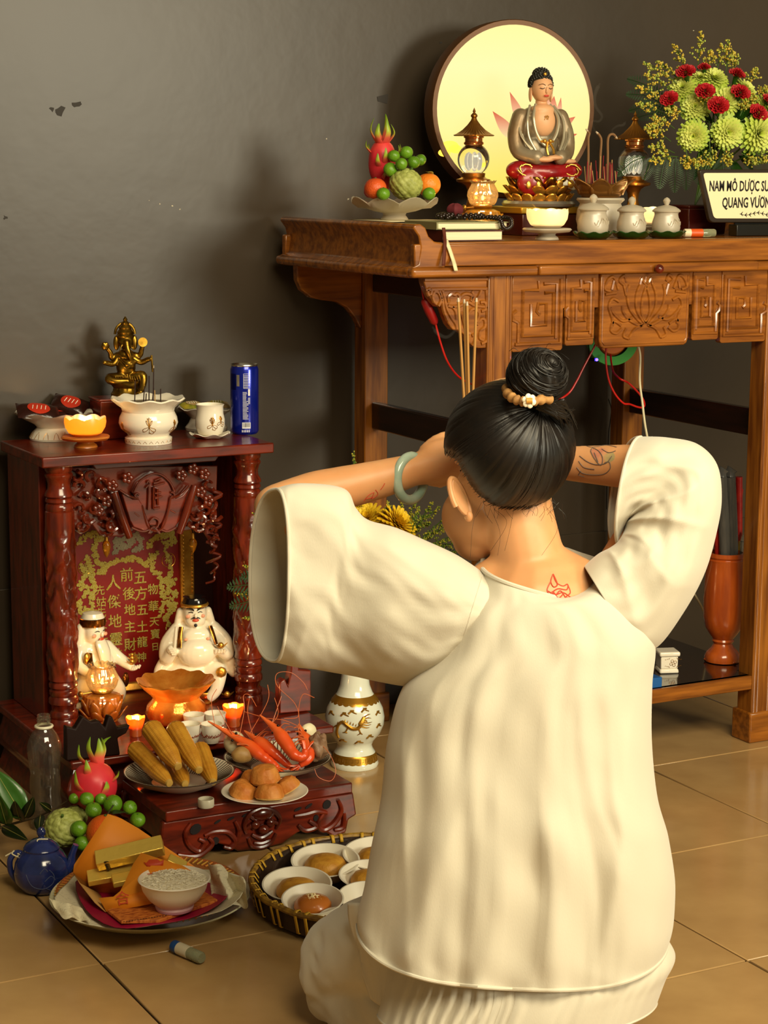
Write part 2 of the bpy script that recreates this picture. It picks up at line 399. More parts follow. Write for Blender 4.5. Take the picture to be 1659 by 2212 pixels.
for s in (-1, 1):
    for pth in ([(0, .32), (.09, .46), (.08, .66), (0, .82)], [(.02, .32), (.2, .5), (.22, .7), (.14, .84)], [(.06, .3), (.34, .5), (.42, .7), (.38, .84)], [(.08, .28), (.34, .36), (.5, .48), (.52, .56)],
                [(.3, .4), (.5, .36), (.7, .46), (.78, .54)], [(.05, .3), (.24, .24), (.36, .12)], [(.36, .12), (.48, .16), (.42, .26)], [(.5, .84), (.6, .9), (.5, .96), (.44, .88)], [(.5, .84), (.44, .7)],
                [(.62, .78), (.72, .94), (.84, .92), (.92, .8), (.8, .76)], [(.66, .74), (.9, .72)], [(.6, .62), (.74, .66), (.82, .56), (.74, .4), (.72, .3)], [(.54, .3), (.7, .36), (.76, .24), (.64, .2), (.52, .26)], [(.72, .9), (.76, .78)], [(.14, .84), (.1, .92), (.04, .86), (0, .94)]):
        m.tube(spline([LP(s*a, b) for a, b in pth], 5), .0042, 6)
m.tube([LP(-.95, .95), LP(-.95, .1), LP(-.9, .05), LP(.9, .05), LP(.95, .1), LP(.95, .95)], .0022, 6)
tb_(m, 'lotus_relief', altar_wood, lp)
# low shelf between the legs
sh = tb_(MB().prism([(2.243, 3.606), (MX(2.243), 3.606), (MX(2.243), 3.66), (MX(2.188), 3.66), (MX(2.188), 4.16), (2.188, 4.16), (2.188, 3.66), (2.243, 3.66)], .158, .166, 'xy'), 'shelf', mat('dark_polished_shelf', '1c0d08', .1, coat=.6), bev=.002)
tb_(MB().box(2.243, MX(2.243), 3.6, 3.622, .132, .166), 'shelf_rail', altar_wood, bev=.003)
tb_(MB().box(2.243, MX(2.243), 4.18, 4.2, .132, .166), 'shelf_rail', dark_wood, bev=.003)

# ================================================================ SHRINE CABINET
cab = thing('shrine_cabinet', 'small red lacquered shrine cabinet with turned columns standing on the floor at left', 'cabinet', (1.567, 4.0, 0))
def cb_(mb, name, m, parent=cab, **k): return mb.build(name, m, parent, world=True, **k)
CT = .752
cb_(MB().box(1.297, 1.836, 3.945, 4.24, CT-.023, CT), 'top_slab', red_wood, bev=.003)
q = [at_y(x, y, 4.0) for x, y in ((192, 1000), (204, 1020), (462, 1001), (474, 985))]
cb_(MB().prism([(q[0].x, CT-.023), (q[1].x, CT-.04), (q[2].x, CT-.04), (q[3].x, CT-.023)], 3.99, 4.03, 'xz'), 'header_board', mat('dull_brown_board', '4a2016', .45), bev=.002)
BZ = .152
pr = [(1012, 31), (1022, 31), (1028, 27.5), (1032, 31), (1036, 31), (1040, 28), (1052, 24.5), (1062, 25), (1072, 31), (1078, 32), (1082, 27), (1084, 30), (1090, 31), (1094, 27), (1097, 30), (1106, 31), (1110, 29.5), (1112, 32), (1145, 32.5)]
lo = [(1470, 31), (1480, 32.5), (1484, 28), (1489, 32), (1496, 32), (1500, 28), (1504, 31.5), (1512, 31.5), (1516, 29), (1522, 33), (1532, 33), (1537, 28.5), (1548, 27), (1552, 31), (1560, 32), (1566, 30), (1572, 33), (1584, 33)]
def colz(y): return lerp(CT-.023, BZ, (y-1012)/(1584-1012))
for cxx in (1.346, 1.788):
    prof = [(r/1021, colz(y)) for y, r in pr]
    for k in range(1, 44):
        y = lerp(1145, 1470, k/44); prof.append((.0325, colz(y)))
    prof += [(r/1021, colz(y)) for y, r in lo]
    sd = cxx*50
    def md(a, i, r, z):
        t = i-len(pr)
        if 1 <= t < 43:
            th = a*2+z*60 + 2.2*ns(cos(a), sin(a), z*9+sd, 2)
            r = r - .0035 + .0055*abs(sin(th)) + .003*ns(cos(a)*3, sin(a)*3, z*60+sd)
            e = min(1, min(t, 43-t)/4); lobe = .0025*(1-e)*abs(cos(a*4)); r = lerp(.0325, r, e)-lobe
        return r, z
    prof.reverse()
    pp2 = prof
    n0 = len(lo)
    def md2(a, i, r, z): return md(a, len(prof)-1-i, r, z)
    cb_(MB().lathe(pp2, 48, (cxx, 3.985, 0), md2), 'column', red_wood_v)
for x0, x1 in ((1.312, 1.330), (1.803, 1.821)):
    cb_(MB().box(x0, x1, 4.02, 4.238, BZ, CT-.023), 'side_panel', red_wood_v, bev=.002)
cb_(MB().box(1.33, 1.803, 4.225, 4.238, BZ, CT-.023), 'back_panel', mat('dark_back_panel', '2b0d06', .4))
# base: overhanging board, bulged body, carved feet
cb_(MB().box(1.268, 1.872, 3.715, 4.245, BZ-.018, BZ), 'base_board', red_wood, bev=.004)
def ring(x0, x1, y0, y1, z): return [(x0, y0, z), (x1, y0, z), (x1, y1, z), (x0, y1, z)]
b = MB(); lv = [(.0, BZ-.018), (.012, BZ-.03), (.006, BZ-.05), (-.006, BZ-.075), (0, BZ-.1), (.012, .045), (.004, .025), (-.004, 0.0)]
vs = []
for e, z in lv: vs += ring(1.275+e, 1.865-e, 3.755+e, 4.24, z)
b.add(vs, [(i*4+j, i*4+(j+1) % 4, (i+1)*4+(j+1) % 4, (i+1)*4+j) for i in range(len(lv)-1) for j in range(4)] + [(0, 1, 2, 3)])
cb_(b, 'base_body', red_wood, bev=.004)
# little carved fences on the corners of the base board
fz = BZ
p = [(150, 1600), (150, 1575), (170, 1580), (186, 1553), (205, 1565), (222, 1562), (235, 1578), (242, 1552), (250, 1553), (262, 1578), (290, 1572), (280, 1590), (262, 1600), (268, 1640), (150, 1650)]
pl = [(at_y(a, b_, 3.70).x, at_y(a, b_, 3.70).z) for a, b_ in p]; zmin = min(z for x, z in pl); pl = [(x, max(z, fz)) for x, z in pl]
cb_(MB().prism(pl, 3.72, 3.74, 'xz'), 'carved_fence', mat('dark_carved_fence', '1c0c06', .6, spec=.2), bev=.003)
p = [(600, 1596), (600, 1530), (612, 1520), (618, 1534), (624, 1508), (626, 1490), (642, 1490), (642, 1500), (668, 1502), (668, 1590)]
pl = [(at_y(a, b_, 3.85).x, at_y(a, b_, 3.85).z) for a, b_ in p]; dz = fz-min(z for x, z in pl); pl = [(x, z+dz) for x, z in pl]
pf = cb_(MB().prism(pl, 3.84, 3.866, 'xz'), 'carved_fence', red_wood, bev=.003)
# carved canopy: scroll panels, round boss, plum blossom
cvx = lambda x: 140+x/3.606
cvy = lambda y: 980+y/3.606
def cv(x, y, Y=4.0): v = at_y(cvx(x), cvy(y), Y); return Vector((v.x, Y, v.z))
def plate(pts, y0, y1, name, par=cab, m=red_wood, bev=.002):
    pl = [(cv(*a).x, cv(*a).z) for a in pts]; return cb_(MB().prism(pl, y0, y1, 'xz'), name, m, par, bev=bev)
carv = mat('carved_lacquer', '64200c', .2, col2='40140b', nscale=12, coat=.5)
can = plate([(60, 115), (60, 600), (150, 640), (230, 560), (290, 640), (330, 660), (520, 640), (600, 560), (690, 640), (760, 570), (880, 600), (950, 610), (1080, 590), (1150, 700), (1190, 760), (1210, 100)], 4.014, 4.02, 'canopy', m=carv)
rb = MB()
cpt = [cv(690+180*cos(a), 310-165*sin(a)) for a in [pi*i/16 for i in range(-2, 19)]]
plate([(520, 300), (560, 220), (640, 165), (700, 150), (760, 165), (830, 220), (870, 290), (830, 340), (800, 480), (740, 560), (660, 560), (600, 440), (560, 340)], 4.0, 4.014, 'boss_panel', can)
plate([(430, 285), (480, 310), (520, 350), (570, 350), (600, 400), (660, 570), (620, 600), (530, 570), (500, 520)], 3.994, 4.012, 'scroll_panel', can)
plate([(970, 250), (910, 320), (860, 345), (820, 330), (800, 420), (740, 580), (790, 600), (850, 570), (890, 520)], 3.994, 4.012, 'scroll_panel', can)
cb_(MB().tube([cv(385, 300, 3.99), cv(440, 480, 3.985), cv(505, 650, 3.99)], [.008, .0095, .008], 12), 'scroll_roll', carv, can)
cb_(MB().tube([cv(1010, 250, 3.99), cv(950, 450, 3.985), cv(890, 620, 3.99)], [.008, .0095, .008], 12), 'scroll_roll', carv, can)
rb = MB()
for pth in ([(540, 300), (580, 220), (650, 170), (700, 155), (760, 170), (820, 225), (850, 290)], [(570, 350), (545, 330), (560, 310), (578, 320)], [(825, 335), (850, 335), (850, 310), (825, 300)],
            [(600, 400), (640, 560), (700, 600), (760, 580), (800, 470), (825, 340)], [(430, 285), (500, 330), (570, 352)], [(970, 252), (900, 322), (830, 345)], [(520, 575), (600, 605), (660, 590)], [(745, 590), (800, 605), (870, 575)],
            [(640, 230), (650, 210), (665, 235)], [(630, 270), (655, 255), (650, 440)], [(700, 210), (750, 190), (730, 220), (690, 230)], [(690, 250), (780, 225)], [(690, 260), (690, 430)], [(700, 310), (750, 300)], [(700, 350), (760, 330), (700, 345)], [(720, 270), (725, 400)], [(690, 430), (740, 420)],
            [(655, 540), (690, 500), (730, 520), (720, 570), (680, 570)], [(650, 620), (690, 570), (740, 620)], [(540, 460), (580, 490)], [(820, 440), (860, 460)]):
    rb.tube(spline([cv(a, b_, 3.995 if 500 < a < 880 else 3.99) for a, b_ in pth], 4), .0026, 6)
cb_(rb, 'line_carving', carv, can)
def blossom(x, y, s=38):
    g = MB(); c = cv(x, y, 3.996)
    for k in range(5):
        a = TAU*k/5; g.ball(c+Vector((cos(a), 0, sin(a)))*s*.00021, (s*.00016, .004, s*.00016), 8, 6)
    g.ball(c+Vector((0, -.004, 0)), .0026, 8, 6); cb_(g, 'carved_blossom', carv, can)
for x, y in ((490, 190), (910, 170), (1060, 300), (1120, 365), (330, 370), (260, 440), (1000, 120), (1090, 160), (370, 250)): blossom(x, y)
r2 = random.Random(3); bt = MB()
for (x, y) in [(290, 300), (330, 480), (300, 540), (360, 560), (330, 610), (1010, 480), (1060, 520), (1040, 570), (990, 540), (1090, 450), (1150, 600), (1170, 480), (300, 220), (1130, 240), (120, 250), (160, 340), (110, 430), (180, 500), (130, 560), (210, 170), (90, 180), (1180, 680), (220, 430)]:
    a0 = r2.random()*TAU; pts = []
    for k in range(6):
        a = a0+k*.9; rr = 52-6*k; pts.append(cv(x+rr*cos(a), y+rr*.9*sin(a), 3.998+r2.uniform(-.006, .008)))
    bt.tube(spline(pts, 4), [.0052-.0001*i for i in range(21)], 7)
cb_(bt, 'carved_branches', carv, can)['kind'] = 'stuff'
# side fretwork beside the right column
sf = MB()
for k in range(9):
    y0 = 1060+k*22; pts = [at_y(455+10*sin(k), y0, 4.01), at_y(470+8*cos(k*2), y0+8, 4.0), at_y(462, y0+18, 4.0), at_y(450+6*sin(k*3), y0+24, 4.01)]
    sf.tube(spline(pts, 4), .005-.0003*k, 7)
cb_(sf, 'side_fretwork', carv, can)['kind'] = 'stuff'
# framed name tablet on the back
TY = 4.188
def tp(x, y, Y=TY): v = at_y(x, y, Y); return Vector((v.x, Y, v.z))
tab_red = mat('tablet_red', '7a120a', .4, spec=.3)
glit = mat('gold_glitter', 'e6c23a', .45, .2, col2='fbf08a', nscale=420, bump=.9, bscale=700, lo=.4, hi=.6)
silv = mat('silver_glitter', 'c9c6a0', .4, .6, col2='f4f0d0', nscale=420, bump=.9, bscale=700)
x0, x1 = tp(150, 1300).x, tp(388, 1300).x; z0, z1 = BZ+.002, .575
tbl = thing('name_tablet', 'red tablet with gold glitter characters and gilt frame inside the shrine', 'tablet', ((x0+x1)/2, TY, z0))
tbl['group'] = 'shrine furnishings'; del tbl['group']
def tb2(mb, n, m, par=tbl, **k): return mb.build(n, m, par, world=True, **k)
bdp = tb2(MB().box(x0, x1, TY, TY+.008, z0, z1), 'panel', tab_red)
for (a, b_, c, d) in ((x1, x1+.034, z0, z1), (x0-.034, x0, z0, z1)):
    fr = tb2(MB().box(a, b_, TY-.012, TY+.014, c, d), 'frame', gold, bev=.004)
    m = MB(); xx = a+.006
    for xx in (a+.005, b_-.006):
        for k in range(46): m.ball((xx, TY-.013, lerp(c+.01, d-.01, k/45)), .0032, 6, 4)
    tb2(m, 'frame_beading', gold, fr)
tb2(MB().box(x0-.034, x1+.034, TY-.012, TY+.014, z1, z1+.03), 'frame', gold, bev=.004)
tb2(MB().box(x0-.034, x1+.034, TY-.012, TY+.014, z0, z0+.02), 'frame', gold, bev=.004)
cs = 1/5.184
chars = [('前', 690, 640, 150), ('後', 715, 850, 140), ('地', 725, 1030, 130), ('主', 725, 1220, 130), ('財', 730, 1420, 140), ('神', 765, 1570, 110), ('五', 840, 670, 150), ('方', 850, 850, 150), ('五', 865, 1030, 130), ('土', 865, 1220, 130), ('龍', 865, 1390, 120), ('神', 860, 1560, 110),
         ('人', 540, 730, 170), ('傑', 550, 940, 150), ('地', 560, 1160, 150), ('靈', 570, 1360, 150), ('此', 590, 1510, 100), ('物', 985, 800, 120), ('華', 990, 990, 120), ('天', 1000, 1160, 110), ('寶', 1010, 1300, 110), ('日', 1010, 1440, 90),
         ('先', 390, 810, 110), ('姑', 405, 940, 110), ('先', 405, 1060, 110), ('友', 415, 1190, 110), ('之', 425, 1310, 110)]
for ch, x, y, s in chars:
    v = tp(140+x*cs, 1120+y*cs)
    text(ch, 'lettering', glit, bdp, wm(bdp).inverted() @ Matrix.Translation((v.x, TY-.0012, v.z)) @ FACE, s*cs*.00118, .0008, bold=.00025)
def glitter(n, paths, m, wd):
    g = MB(); rr = random.Random(5)
    for pth in paths:
        for q in spline([tp(140+a*cs, 1120+b_*cs) for a, b_ in pth], 7):
            for k in range(3): g.ball((q.x+rr.uniform(-wd, wd), TY-.0015, q.z+rr.uniform(-wd, wd)), (rr.uniform(.002, .005), .0016, rr.uniform(.002, .005)), 6, 4)
    o = tb2(g, n, m, bdp); return o
glitter('glitter_border', [[(160, 270), (250, 200), (330, 170), (400, 220), (330, 280), (340, 400)], [(240, 430), (290, 520), (300, 640), (320, 760), (300, 900), (320, 1040)], [(350, 440), (420, 520), (470, 520), (560, 480), (680, 460), (760, 440), (850, 470), (920, 520), (960, 420)],
    [(190, 520), (230, 650), (170, 740), (250, 820), (150, 960), (260, 1040), (160, 1060)], [(1020, 380), (970, 540), (1060, 640), (1080, 760), (1100, 900), (1080, 1080)], [(1120, 330), (1180, 600), (1120, 700), (1220, 700), (1150, 820), (1230, 840), (1150, 960), (1230, 980), (1130, 1080), (1150, 1200)],
    [(940, 300), (1000, 220), (1090, 200), (1180, 170), (1210, 260), (1100, 280)], [(350, 600), (440, 590)]], glit, .006)
glitter('silver_ornament', [[(560, 380), (600, 290), (660, 330), (720, 280), (780, 180), (850, 220), (850, 320), (780, 350)], [(560, 240), (680, 230), (780, 260)]], silv, .006)
for x, y in ((225, 550), (1160, 465)):
    m = MB(); v = tp(140+x*cs, 1120+y*cs); m.tube([v+Vector((.0165*cos(TAU*k/24), -.001, .0165*sin(TAU*k/24))) for k in range(24)], .0009, 5, closed=True)
    text('福', 'lettering', glit, bdp, wm(bdp).inverted() @ Matrix.Translation((v.x, TY-.0012, v.z)) @ FACE, .021, .0005); tb2(m, 'medallion_ring', gold, bdp)
# little pendant lamp bulbs that hang under the canopy
for x, y0, y1 in ((230, 1165, 1205), (417, 1160, 1195)):
    v = at_y(x, (y0+y1)/2, 4.06); pl_ = thing('pendant_bulb', 'small amber bulb hanging under the shrine canopy, ' + ('left one' if x < 300 else 'right one by the gilt frame'), 'bulb', v)
    h = (y1-y0)/2/1000
    MB().lathe([(.002, h*1.05), (.008, h*.7), (.0095, h*.2), (.006, -h*.6), (.001, -h)], 14).build('bulb_glass', amber_glass, pl_)
    MB().lathe([(.004, h*1.6), (.005, h*.9), (.003, h*.85)], 10).build('bulb_cap', gold, pl_)
    MB().tube([(0, 0, h*1.5), (0, .02, h*3.2)], .0012).build('wire', black_m, pl_)
# ================================================================ ON THE ALTAR TABLE
def mpp(p): return (Vector(p)-CAM).dot(_f)/FPX
def on_table(x, Y, z=T): v = at_y(x, 480, Y); return Vector((v.x, Y, z))
def PL(prof, y0, m): return [(max(w, .05)*m, (y0-y)*m/.985) for w, y in prof]
def scallop(k, amp, lo_, n=None):
    """petal edge on the profile rings from index lo_ up"""
    def f(a, i, r, z):
        if i < lo_: return r, z
        c = abs(cos(a*k/2)); return r*(1+amp*(c-.5)), z+amp*r*.35*(c-.5)
    return f

# ---- books, box, paper, beads
c0 = at_y(905, 490, 3.69)
bx_ = thing('flat_box', 'black flat box lying behind the left scroll end of the altar table', 'box', (2.16, 3.89, T))
MB().box(-.085, .085, -.09, .08, 0, .03).build('box_body', black_m, bx_, bev=.002)
MB().box(-.087, .087, -.092, .082, .03, .0355).build('box_lid', black_m, bx_, bev=.0015)
ppr = MB().grid(lambda u, v: (lerp(-.09, .105, u), lerp(-.085, .1, v), .0008+.0012*sin(u*5)*v), 8, 8).build('paper_sheet', mat('cream_paper', 'e2d6ae', .7), None, solid=.0012, matrix=Matrix.Translation((2.135, 3.88, T+.0362)))
tag(ppr, 'cream paper sheet lying under the fruit bowl on the altar', 'paper')
pages = mat('book_pages', 'efe6c4', .8, col2='dcd0a6', nscale=4, stretch=(1, 1, 260))
def book(name, label, x0, x1, y0, y1, z0, z1, cov, rz=0):
    xc, yc = (x0+x1)/2, (y0+y1)/2; a, b = (x1-x0)/2, (y1-y0)/2; h = z1-z0
    t = thing(name, label, 'book', (xc, yc, z0), rz, 'books on the altar')
    MB().box(-a+.004, a-.004, -b+.003, b-.003, .002, h-.002).build('pages', pages, t)
    MB().box(-a, a, -b, b, 0, .002).build('back_cover', cov, t); MB().box(-a, a, -b, b, h-.002, h).build('front_cover', cov, t)
    MB().box(-a-.001, -a+.003, -b, b, 0, h).build('spine', cov, t)
    return t
xa, xb = at_y(957, 510, 3.62).x, at_y(1089, 510, 3.62).x
book('prayer_book', 'thick dark red book with cream pages, bottom of the pile at the table edge', xa, xb, 3.62, 3.76, T+.0005, T+.0225, mat('maroon_cover', '4a120c', .5))
xa, xb = at_y(948, 490, 3.63).x, at_y(1100, 490, 3.63).x
book('prayer_book', 'thin cream-edged book lying on top of the thick red book', xa, xb, 3.63, 3.78, T+.024, T+.040, mat('tan_cover', '8d8a5c', .5), R(-2))
rb_ = MB(); rp = [at_y(963, 517, 3.61), at_y(968, 530, 3.592), at_y(977, 556, 3.59), at_y(982, 572, 3.575), at_y(985, 585, 3.573)]
vs = []
for q in spline(rp, 5): vs += [q+Vector((-.0045, 0, 0)), q+Vector((.0045, 0, 0))]
rb_.add(vs, [(2*i, 2*i+1, 2*i+3, 2*i+2) for i in range(len(vs)//2-1)])
tag(rb_.build('ribbon_bookmark', mat('cream_ribbon', 'e3dcae', .6), None, solid=.0008), 'cream ribbon bookmark hanging from the books over the table edge', 'bookmark')
rb_ = MB(); rp = [at_y(958, 492, 3.622), at_y(960, 508, 3.612), at_y(961, 530, 3.590), at_y(958, 574, 3.578)]; vs = []
for q in spline(rp, 5): vs += [q+Vector((-.004, 0, 0)), q+Vector((.004, 0, 0))]
rb_.add(vs, [(2*i, 2*i+1, 2*i+3, 2*i+2) for i in range(len(vs)//2-1)])
tag(rb_.build('cloth_strap', mat('brown_strap', '5a2410', .7), None, solid=.001), 'brown strap hanging beside the ribbon over the table edge', 'strap')
bd = thing('prayer_beads', 'dark wooden prayer beads with a burgundy tassel heaped on the books', 'beads', (0, 0, 0))
bead_m = mat('dark_bead', '1e0f08', .25, coat=.4)
r3 = random.Random(4); bc = on_table(995, 3.70, T+.0425); bd.location = bc
loop = []
for k in range(70):
    a = k*.42; rr = .036+.008*sin(k*.9); loop.append(Vector((rr*1.25*cos(a), rr*.7*sin(a), .0045+.0018*(k//16)+.001*r3.random())))
hang = spline([Vector((.03, -.02, .006)), Vector((.045, -.05, .006)), Vector((.052, -.078, .002)), Vector((.056, -.083, -.012)), Vector((.066, -.083, -.017)), Vector((.077, -.083, -.011)), Vector((.079, -.077, .003)), Vector((.076, -.05, .006)), Vector((.06, -.02, .007))], 4)
bme = MB().ball((0, 0, 0), .0048, 10, 7).mesh('bead'); bme.materials.append(bead_m)
for q in loop+hang:
    o = bpy.data.objects.new('bead', bme); COL.objects.link(o); o.parent = bd; o.location = q
MB().ball((-.012, .004, .022), (.017, .014, .013), 18, 12, lambda d: 1+.12*sin(14*math.atan2(d.y, d.x))).build('tassel_knot', mat('burgundy_thread', '5f1a20', .8), bd)

# ---- fruit bowl and fruit
def petals_edge(k): return lambda a, i, r, z: (r, z) if i < 5 else (r*(1+.035*(abs(cos(a*k/2))-.5)), z+.012*(abs(cos(a*k/2))-.5))
FBY = 3.90; c = Vector((at_y(852, 470, FBY).x, FBY, T+.0385)); m = mpp(c)
fb = thing('fruit_bowl', 'frosted glass footed bowl of fruit at the left end of the altar', 'bowl', c)
prof = PL([(4, 472), (29, 472), (30, 470), (24, 462), (26, 458), (46, 454), (60, 449), (80, 441), (94, 431), (92, 430), (76, 438), (50, 446), (2, 447)], 472, m)
MB().lathe(prof, 48, (0, 0, 0), lambda a, i, r, z: (r*(1+.03*(abs(cos(a*4))-.5)), z+.014*(abs(cos(a*4))-.5)) if i in (7, 8, 9) else (r, z)).build('bowl_body', frost, fb)
ftop = c.z + prof[-1][1]
def fruit_at(x, y, Y): return at_y(x, y, Y)
def citrus(name, label, p, r, skin, group, stem=True, sq=.94, rot=(0, 0, 0)):
    t = thing(name, label, 'fruit', p, 0, group, rot=rot)
    MB().ball((0, 0, 0), (r, r, r*sq), 24, 16, lambda d: 1-.05*max(0, d.z-.8)/.2).build('peel', skin, t)
    MB().lathe([(.0005, r*sq*.9), (r*.12, r*sq*.96), (r*.1, r*sq*1.01), (.0005, r*sq*1.03)], 8).build('stem_button', stem_m, t)
    return t
ml = mpp(c)
for i, (x, y, r, Y, lb) in enumerate([(877.7, 329.6, 14.5, 3.87, 'topmost green citrus fruit of the altar bowl'), (850.7, 337, 13.5, 3.88, 'green citrus against the dragon fruit, upper left in the altar bowl'),
        (867, 354, 13, 3.84, 'small green citrus in the middle of the altar bowl cluster'), (893.6, 350.5, 14.2, 3.86, 'green citrus right of the cluster middle in the altar bowl'), (908, 345.5, 13, 3.885, 'rightmost green citrus on top of the orange in the altar bowl'),
        (843.6, 366.8, 16, 3.865, 'largest green citrus at the left edge of the altar cluster'), (827.8, 418.7, 14.5, 3.825, 'green citrus at the bowl rim, left of the custard apple'), (926.7, 418.7, 14.5, 3.83, 'green citrus at the bowl rim, right of the custard apple')]):
    p = at_y(x, y, Y); citrus('green_citrus', lb, p, r*ml, lime_skin, 'green citrus in the altar bowl', rot=(R(30*i % 70-30), R(25*(i % 3)), i))
p = at_y(811, 407, 3.855); citrus('orange', 'reddish orange at the left of the altar bowl', p, 24*ml, mat('red_orange_skin', 'c8451c', .4, col2='d85c22', bump=.2, bscale=260), 'oranges in the altar bowl')
p = at_y(925, 399, 3.87); og = citrus('orange', 'bright orange with a leaf at the right of the altar bowl', p, 27*ml, orange_skin, 'oranges in the altar bowl')
def leaf_mesh(L, Wd, curl=.2, fold=.25, n=9):
    def fn(u, v):
        x = v*L; wv = Wd*math.sin(pi*v**.8)**.8*(1-.15*v); s = (u-.5)*2
        return (s*wv, x, abs(s)*wv*fold - curl*L*v*v)
    return MB().grid(fn, 5, n)
def leaf_obj(name, L, Wd, M, parent, m=leaf_m, curl=.2, fold=.25):
    return leaf_mesh(L, Wd, curl, fold).build(name, m, parent, matrix=M, solid=.0006)
leaf_obj('leaf', .032, .009, Matrix.Translation((-.008, -.01, .028)) @ Matrix.Rotation(R(-50), 4, 'Z'), og, mat('dry_leaf', '8a8030', .5), curl=.4)
cust = mat('custard_apple_skin', '8a9040', .55, col2='aab060', nscale=60, bump=.2, bscale=120)
def custard(label, p, r, sz, rot, seed):
    t = thing('custard_apple', label, 'fruit', p, 0, rot=rot)
    rr = random.Random(seed); pts = []
    N = 90
    for i in range(N):
        zz = 1-2*(i+.5)/N; a = i*2.39996; s = math.sqrt(1-zz*zz); pts.append(Vector((s*cos(a), s*sin(a), zz)))
    def fn(d):
        best = sorted((-d.dot(q) for q in pts))[:2]; d1 = math.acos(max(-1, min(1, -best[0]))); d2 = math.acos(max(-1, min(1, -best[1])))
        e = min(1, (d2-d1)/.14); return .90+.1*math.sqrt(max(0, e))
    MB().ball((0, 0, 0), (r, r, r*sz), 64, 44, fn).build('knobbly_skin', cust, t, ang=80)
    MB().tube([(0, 0, r*sz*.85), (.002, 0, r*sz*1.12)], .0028).build('stem', stem_m, t)
custard('pale green custard apple in front of the altar fruit bowl', at_y(876.7, 398, 3.85), 37*ml, .92, (R(20), R(10), 0), 1)
df_skin = zgrad('dragon_fruit_skin', [(-.05, 'b5202a'), (.02, 'cc2c38'), (.05, 'd8483c')], rough=.4, noise_amt=.5, sss=.1)
df_scale = zgrad('dragon_fruit_scale', [(0, 'd03a3a'), (.3, 'd8604a'), (.55, '9fb030'), (1, '5f8a1c')], space='Generated', axis=2, rough=.4)
def dragon_fruit(label, p, r, h, rot, crown, side, seed=1, sc=1):
    t = thing('dragon_fruit', label, 'fruit', p, 0, rot=rot)
    rr = random.Random(seed)
    MB().ball((0, 0, 0), (r, r, h), 28, 20, lambda d: 1+.04*ns(d.x, d.y, d.z, 2.2)).build('skin', df_skin, t)
    def scale(base, tip, wd, bend):
        b, q = Vector(base), Vector(tip); mid = (b+q)/2+Vector(bend); P = spline([b, mid, q], 7)
        n = len(P); return MB().tube(P, [wd*(1-(i/(n-1))**1.6)+.0006 for i in range(n)], 8, flat=.35)
    for ba, tp_, wd, bend in crown+side: scale(ba, tp_, wd, bend).build('scale', df_scale, t)
    return t
def dcrown(r, h, L, n, sp=.6, seed=2):
    rr = random.Random(seed); o = []
    for k in range(n):
        a = TAU*k/n+.3*rr.random(); l = L*(.75+.5*rr.random())
        o.append(((r*.38*cos(a), r*.38*sin(a), h*.84), (r*sp*cos(a), r*sp*sin(a), h*.84+l), r*.26, (r*.35*cos(a), r*.35*sin(a), 0)))
    return o
def dside(r, h, L, n, seed=3):
    rr = random.Random(seed); o = []
    for k in range(n):
        a = TAU*k/n+rr.random()*.5; zz = h*rr.uniform(-.5, .45); q = math.sqrt(max(.1, 1-(zz/h)**2))*r
        o.append(((q*.93*cos(a), q*.93*sin(a), zz), (q*1.3*cos(a), q*1.3*sin(a), zz+L*(.6+.6*rr.random())), r*.2, (q*.22*cos(a), q*.22*sin(a), 0)))
    return o
rr_ = 30*ml
dragon_fruit('red dragon fruit with tall green scales at the back of the altar bowl', at_y(826, 352, 3.93), rr_*1.02, 52*ml, (R(6), R(-8), .4), dcrown(rr_, 52*ml, 48*ml, 6), dside(rr_, 52*ml, 30*ml, 8))
dragon_fruit('dark red dragon fruit lying low behind the orange of the altar bowl', at_y(816, 404, 3.92), 19*ml, 34*ml, (R(10), R(60), 0), dcrown(24*ml, 34*ml, 20*ml, 5), dside(24*ml, 34*ml, 14*ml, 5))

# ---- round glowing lamp panel with a printed lotus
dy = 4.10; dc = at_y(1110, 237, dy); m = mpp(dc); RD = 176*m/.985
disc = thing('lamp_panel', 'large round glowing lamp panel with printed lotus behind the seated statue', 'lamp', dc, R(-9))
glow_m = zgrad('lit_diffuser', [(-.2, 'ffe45a'), (-.06, 'ffec90'), (.1, 'fff0a8'), (.2, 'ffef9a')], emit='fff0a0', es=.92, rough=.6)
rim_m = mat('bronze_rim', '5a3818', .45, .3)
rimp = [(RD, -.004), (RD+.011, -.004), (RD+.013, 0), (RD+.013, .05), (RD+.008, .054), (RD, .054)]
MB().lathe(rimp, 72, cap0=False, cap1=False).xf(Matrix.Rotation(R(-90), 4, 'X')).build('rim', rim_m, disc)
MB().lathe([(.001, 0), (RD*.5, 0), (RD+.002, 0)], 72, cap1=False).xf(Matrix.Rotation(R(-90), 4, 'X')).build('diffuser', glow_m, disc)
MB().lathe([(.001, .05), (RD+.004, .05)], 48, cap1=False).xf(Matrix.Rotation(R(-90), 4, 'X')).build('back_plate', black_m, disc)
dz = dc.z-RD-T-.013
for s in (-1, 1):
    MB().tube([(s*.06, .025, -RD+.002), (s*.08, .025, -dc.z+T+.004)], .006).build('foot', rim_m, disc)
